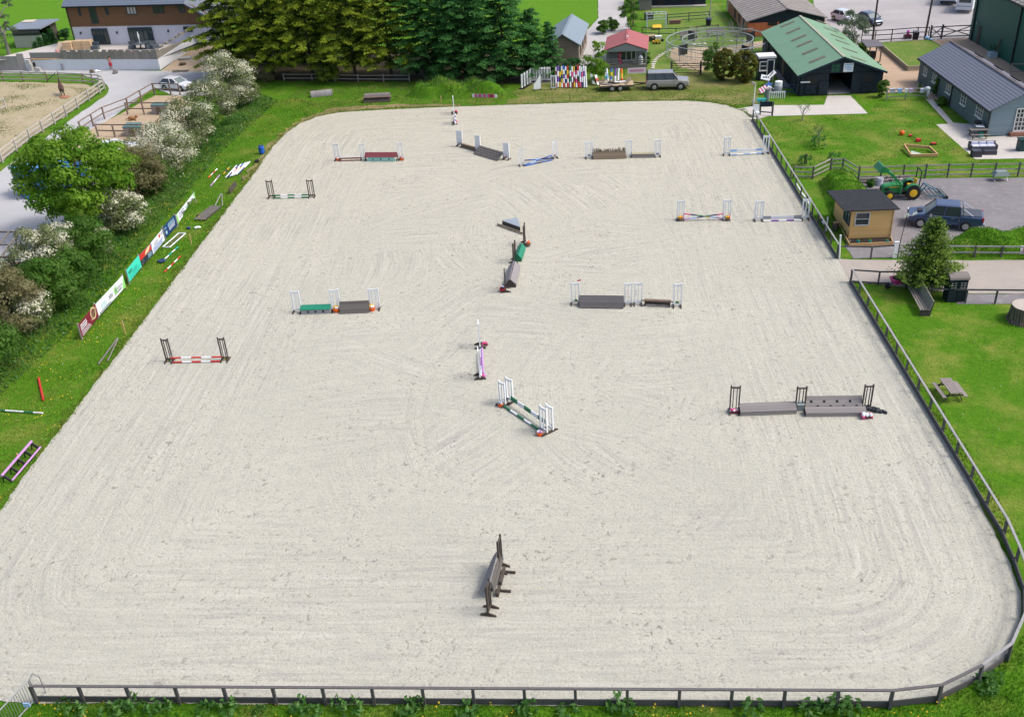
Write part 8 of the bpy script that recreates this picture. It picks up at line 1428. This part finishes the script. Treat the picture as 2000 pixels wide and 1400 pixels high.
for i, (x, y) in enumerate(DP): g = P(x, y); DK_.put((g.x, g.y, 0), random.uniform(0, 6), 'broad leaved dock plant growing against the outer side of the near arena fence', 'dock plants along the near fence', (random.uniform(.65, 1.2),)*2+(random.uniform(.5, 1.0),))
for x, y, s, lab in [(1572, 325, 1.6, 'tall tuft of dark weed near the far arena fence beside the grey stump'), (1598, 288, 1.8, 'large weed tuft under the thin young tree'), (1629, 318, 1.5, 'spiky weed tuft behind the weathered fence on the bank')]: g = P(x, y); DK_.put((g.x, g.y, 0), 1.0, lab, 'weed tufts on the far garden', (s, s, s))
g = P(1573, 320); b = MB(tuple(g)); b.cyl(g, g+Vector((0, 0, .8)), .14, n=8); b.cyl(g+Vector((0, 0, .8)), g+Vector((.05, 0, .86)), .12, n=8); tag(b.build('wooden_stump', DARKW), 'dark grey stump post in the far garden near the arena fence', 'post')
# ------------------------------------------------------------ grass
def tuft_mat(name, a, b_, c_): return leafmat(name, a, b_, c_, .5, .75, .3)
def pip(poly_px, world=False): return [(p[0], p[1]) for p in poly_px] if world else [tuple(P(*p))[:2] for p in poly_px]
def grass(name, polys, dens, h, m_, spread=.6, wid=.05, zf=None, avoid=('arena_sand',), tipf=None, hmod=None, keep=None, pts=None):
    """one sheet of single grass blades scattered over polygons"""
    X = []
    for poly in polys:
        xs, ys = [p[0] for p in poly], [p[1] for p in poly]; A = (max(xs)-min(xs))*(max(ys)-min(ys)); n = int(A*dens); p = np.stack([RNG.uniform(min(xs), max(xs), n), RNG.uniform(min(ys), max(ys), n)], 1); p = p[inside(p[:, 0], p[:, 1], poly)]; X.append(p)
    p = np.concatenate(X) if pts is None else pts
    for a in avoid: p = p[~inside(p[:, 0], p[:, 1], SHEETS[a] if isinstance(a, str) else a)]
    if keep: p = p[keep(p[:, 0], p[:, 1])]
    n = len(p); z = zf(p[:, 0], p[:, 1]) if zf else np.full(n, -.02); hh = h*RNG.uniform(.5, 1.25, n)
    cl = .65+.35*np.sin(p[:, 0]*.9+2*np.sin(p[:, 1]*.5))*np.sin(p[:, 1]*1.1+1.5*np.sin(p[:, 0]*.7)); hh *= cl
    if hmod is not None: hh *= hmod(p[:, 0], p[:, 1])
    a = RNG.uniform(0, 6.28, n); w2 = wid*RNG.uniform(.7, 1.3, n)/2; le = hh*spread*RNG.uniform(.2, 1, n); b_ = RNG.uniform(0, 6.28, n)
    co = np.empty((n, 3, 3)); co[:, 0] = np.stack([p[:, 0]-np.cos(a)*w2, p[:, 1]-np.sin(a)*w2, z], 1); co[:, 1] = np.stack([p[:, 0]+np.cos(a)*w2, p[:, 1]+np.sin(a)*w2, z], 1); co[:, 2] = np.stack([p[:, 0]+np.cos(b_)*le, p[:, 1]+np.sin(b_)*le, z+hh], 1)
    me = bpy.data.meshes.new(name); me.vertices.add(3*n); me.vertices.foreach_set('co', co.reshape(-1).astype(np.float32)); me.loops.add(3*n); me.loops.foreach_set('vertex_index', np.arange(3*n, dtype=np.int32)); me.polygons.add(n); me.polygons.foreach_set('loop_start', np.arange(0, 3*n, 3, dtype=np.int32)); me.update(calc_edges=True)
    at = me.attributes.new('tip', 'FLOAT', 'POINT'); tv = np.clip(RNG.normal(.35, .3, n), 0, 1) if tipf is None else tipf(p[:, 0], p[:, 1]); at.data.foreach_set('value', np.repeat(tv, 3).astype(np.float32)); me.materials.append(m_)
    o = bpy.data.objects.new(name, me); COL.objects.link(o); o['kind'] = 'stuff'; return o
T_V = tuft_mat('verge_blades', (.06, .18, .009), (.105, .245, .016), (.30, .33, .07)); T_D = tuft_mat('nettle_blades', (.045, .14, .018), (.07, .18, .028), (.19, .29, .08)); T_M = tuft_mat('lawn_blades', (.055, .17, .006), (.10, .225, .014), (.42, .38, .14)); T_S = tuft_mat('dry_blades', (.10, .16, .03), (.17, .21, .05), (.34, .29, .13)); T_B = tuft_mat('bank_blades', (.035, .16, .005), (.06, .22, .008), (.14, .30, .025))
verge = pip([(500, 215), (560, 190), (660, 205), (640, 225), (590, 245), (560, 275), (532, 300), (500, 340), (332, 562), (180, 770), (0, 1000), (-140, 1180), (-260, 1180), (-150, 880), (0, 735), (85, 640), (150, 575), (215, 520), (270, 430), (330, 385), (395, 300), (470, 250)])
grass('verge_grass', [verge], 60, .17, T_V, wid=.055, tipf=lambda x, y: np.clip(.3+.55*np.sin(x*.5+1.6*np.sin(y*.3))*np.sin(y*.37+.4)+RNG.normal(0, .25, len(x)), 0, 1))
nettles = pip([(500, 180), (545, 195), (490, 245), (430, 300), (372, 372), (290, 462), (205, 570), (120, 665), (40, 735), (-30, 800), (-160, 960), (-260, 960), (-60, 700), (60, 570), (180, 500), (250, 420), (330, 350), (400, 270), (455, 215)])
grass('nettle_bed', [nettles], 85, .75, T_D, spread=.9, wid=.07, hmod=lambda x, y: np.clip(seg_dist(x, y, nettles)/2.2, .22, 1)*(.7+.3*np.sin(x*2.1+y)*np.sin(y*1.7)), tipf=lambda x, y: np.clip(.35+.5*np.sin(x*.8+2*np.sin(y*.4))*np.sin(y*.6)+RNG.normal(0, .25, len(x)), 0, 1))
n_ = 9000; xs = RNG.uniform(-60, -30, n_*6); ys = RNG.uniform(35, 120, n_*6); k = inside(xs, ys, nettles); xs, ys = xs[k], ys[k]; nl_ = len(xs); c_ = np.stack([xs, ys, RNG.uniform(.15, .8, nl_)*np.clip(seg_dist(xs, ys, nettles)/2.0, .15, 1)*(.6+.4*np.sin(xs*1.3)*np.sin(ys*.9))], 1); o = leaves('undergrowth', c_, RNG.uniform(.12, .32, nl_), RNG.random(nl_)*.6, L_WD, flat=.4); o['kind'] = 'stuff'
bl = RNG.uniform(0, 1, 500); vx = [p[0] for p in verge]; vy = [p[1] for p in verge]
near = pip([(-40, 1376), (75, 1374), (1733, 1382), (1829, 1371), (1907, 1333), (1963, 1291), (2000, 1240), (2000, 1420), (-40, 1420)]); grass('fence_grass', [near], 260, .22, T_B, wid=.035)
rlawn = pip([(1662, 565), (1800, 590), (2030, 600), (2030, 1230), (1996, 1165), (1980, 1105), (1850, 870)]); dry_t = lambda x, y: np.clip(.35+.5*np.sin(x*.35+1.3*np.sin(y*.21))*np.sin(y*.33+.7)+RNG.normal(0, .22, len(x)), 0, 1)
grass('lawn_grass', [rlawn], 70, .07, T_M, wid=.045, tipf=dry_t)
grass('paddock_tufts', [pip([(-60, 163), (100, 165), (195, 178), (130, 222), (0, 312), (-60, 350)])], 45, .16, T_S, wid=.09, tipf=lambda x, y: np.clip(RNG.normal(.1, .15, len(x)), 0, 1), zf=lambda x, y: np.zeros(len(x)), keep=lambda x, y: np.sin(x*.55+2.1*np.sin(y*.31))*np.sin(y*.42+1.7*np.sin(x*.23))+RNG.normal(0, .3, len(x)) > .45)
ap_ = np.array(AP); i_ = RNG.integers(0, len(ap_), 26000); j_ = (i_+1) % len(ap_); f_ = RNG.random(26000)[:, None]; q_ = ap_[i_]*(1-f_)+ap_[j_]*f_; d_ = ap_[j_]-ap_[i_]; d_ /= np.linalg.norm(d_, axis=1, keepdims=True)+1e-9; q_ = q_+np.stack([d_[:, 1], -d_[:, 0]], 1)*RNG.uniform(-.12, .45, 26000)[:, None]*(1+.6*np.sin(q_[:, :1]*1.9+q_[:, 1:]*2.3)); q_ = q_[((q_[:, 0] < -24) | (q_[:, 1] > 97)) & (q_[:, 1] > 30)]
_int = RNG.integers; GPTS = q_; grass('edge_grass', [[(-40, 20), (25, 20), (25, 110), (-40, 110)]], .01, .13, T_V, wid=.06, avoid=(), pts=GPTS, zf=lambda x, y: np.zeros(len(x)), tipf=lambda x, y: np.clip(RNG.normal(.45, .3, len(x)), 0, 1))
edge_r = [(19.45, 34), (20.1, 34), (20.1, 59), (19.45, 59)]; grass('fence_side_grass', [edge_r], 90, .28, T_V, wid=.05)
glawn = pip([(1480, 236), (1500, 229), (1695, 226), (1720, 192), (1805, 197), (1830, 244), (1900, 312), (2020, 313), (2020, 342), (1676, 348), (1560, 345)]); grass('garden_grass', [glawn], 55, .12, T_M, wid=.07, tipf=dry_t, avoid=('arena_sand', 'concrete_apron', 'patio', 'tarmac_yard'))
back = pip([(560, 190), (590, 175), (800, 165), (1010, 180), (1180, 165), (1340, 165), (1470, 180), (1476, 208), (1430, 206), (1340, 196), (1000, 204), (760, 212), (640, 220)]); grass('back_grass', [back], 40, .14, T_S, wid=.08, tipf=lambda x, y: np.clip(.25+.4*np.sin(x*.22+.8)*np.sin(y*.5)+RNG.normal(0, .22, len(x)), 0, 1), avoid=('arena_sand', 'concrete_apron'))
# banks: real mounds with long grass
def mound(name, poly, h, m_, fn, blade, dens, bh):
    xs, ys = [p[0] for p in poly], [p[1] for p in poly]; st = .35; gx_ = np.arange(min(xs)-st, max(xs)+st, st); gy_ = np.arange(min(ys)-st, max(ys)+st, st); XX, YY = np.meshgrid(gx_, gy_); d = seg_dist(XX, YY, poly); ins = inside(XX, YY, poly)
    wdt = min(max(xs)-min(xs), max(ys)-min(ys))*.5
    def zf(x, y): dd = seg_dist(x, y, poly); i_ = inside(x, y, poly); s = np.clip(dd/(wdt*.42), 0, 1); s = s*s*(3-2*s); return np.where(i_, h*s*(.82+.18*np.sin(x*1.7+y)+.12*np.sin(y*2.9-x*.7)), -.05)
    ZZ = zf(XX.ravel(), YY.ravel()).reshape(XX.shape); nx, ny = len(gx_), len(gy_); vs = [(float(XX[j, i]), float(YY[j, i]), float(ZZ[j, i])) for j in range(ny) for i in range(nx)]; fs = [(j*nx+i, j*nx+i+1, (j+1)*nx+i+1, (j+1)*nx+i) for j in range(ny-1) for i in range(nx-1)]
    me = bpy.data.meshes.new(name); me.from_pydata(vs, [], fs); me.materials.append(m_); me.polygons.foreach_set('use_smooth', [True]*len(fs)); o = bpy.data.objects.new(name, me); COL.objects.link(o); o['kind'] = 'structure'
    grass(fn, [poly], dens, bh, blade, wid=.06, zf=zf); return o
mound('grass_bank', smooth2(pip([(1598, 352), (1640, 336), (1680, 352), (1700, 372), (1690, 430), (1658, 470), (1640, 470), (1622, 420)])) if False else pip([(1596, 356), (1618, 344), (1650, 338), (1676, 352), (1700, 375), (1690, 430), (1660, 462), (1645, 468), (1630, 440), (1612, 396)]), 1.0, G_VERGE, 'bank_grass', T_B, 90, .28)
mound('grass_heap', pip([(1838, 500), (1845, 478), (1880, 468), (1975, 468), (2050, 478), (2050, 500), (1990, 507), (1880, 508)]), 1.4, G_VERGE, 'heap_grass', T_B, 160, .22)
mound('nettle_mound', pip([(790, 190), (815, 178), (860, 172), (930, 174), (990, 182), (1018, 192), (985, 194), (900, 193), (830, 194)]), 1.5, G_VERGE, 'mound_grass', T_D, 60, .5)
# flowers
def specks(name, polys, n, m_, z, s):
    C_ = []
    for poly, k in zip(polys, n):
        xs, ys = [p[0] for p in poly], [p[1] for p in poly]; x = RNG.uniform(min(xs), max(xs), k*5); y = RNG.uniform(min(ys), max(ys), k*5); i_ = inside(x, y, poly) & ~inside(x, y, SHEETS['arena_sand']) & (np.sin(x*.8+np.sin(y*.6)*2)*np.sin(y*.7) > .1); C_.append(np.stack([x[i_], y[i_], RNG.uniform(z*.7, z*1.2, i_.sum())], 1))
    c = np.concatenate(C_); o = leaves(name, c, np.full(len(c), s)*RNG.uniform(.6, 1.3, len(c)), np.ones(len(c)), m_, flat=.6, aspect=.9); o['kind'] = 'stuff'
specks('buttercups', [verge, near], [900, 260], leafmat('buttercup_petals', (.6, .42, .02), (.62, .45, .02), (.68, .5, .03)), .2, .09)
specks('white_flowers', [verge, rlawn], [350, 60], leafmat('daisy_petals', (.6, .6, .5), (.6, .6, .5), (.7, .7, .62)), .16, .06)
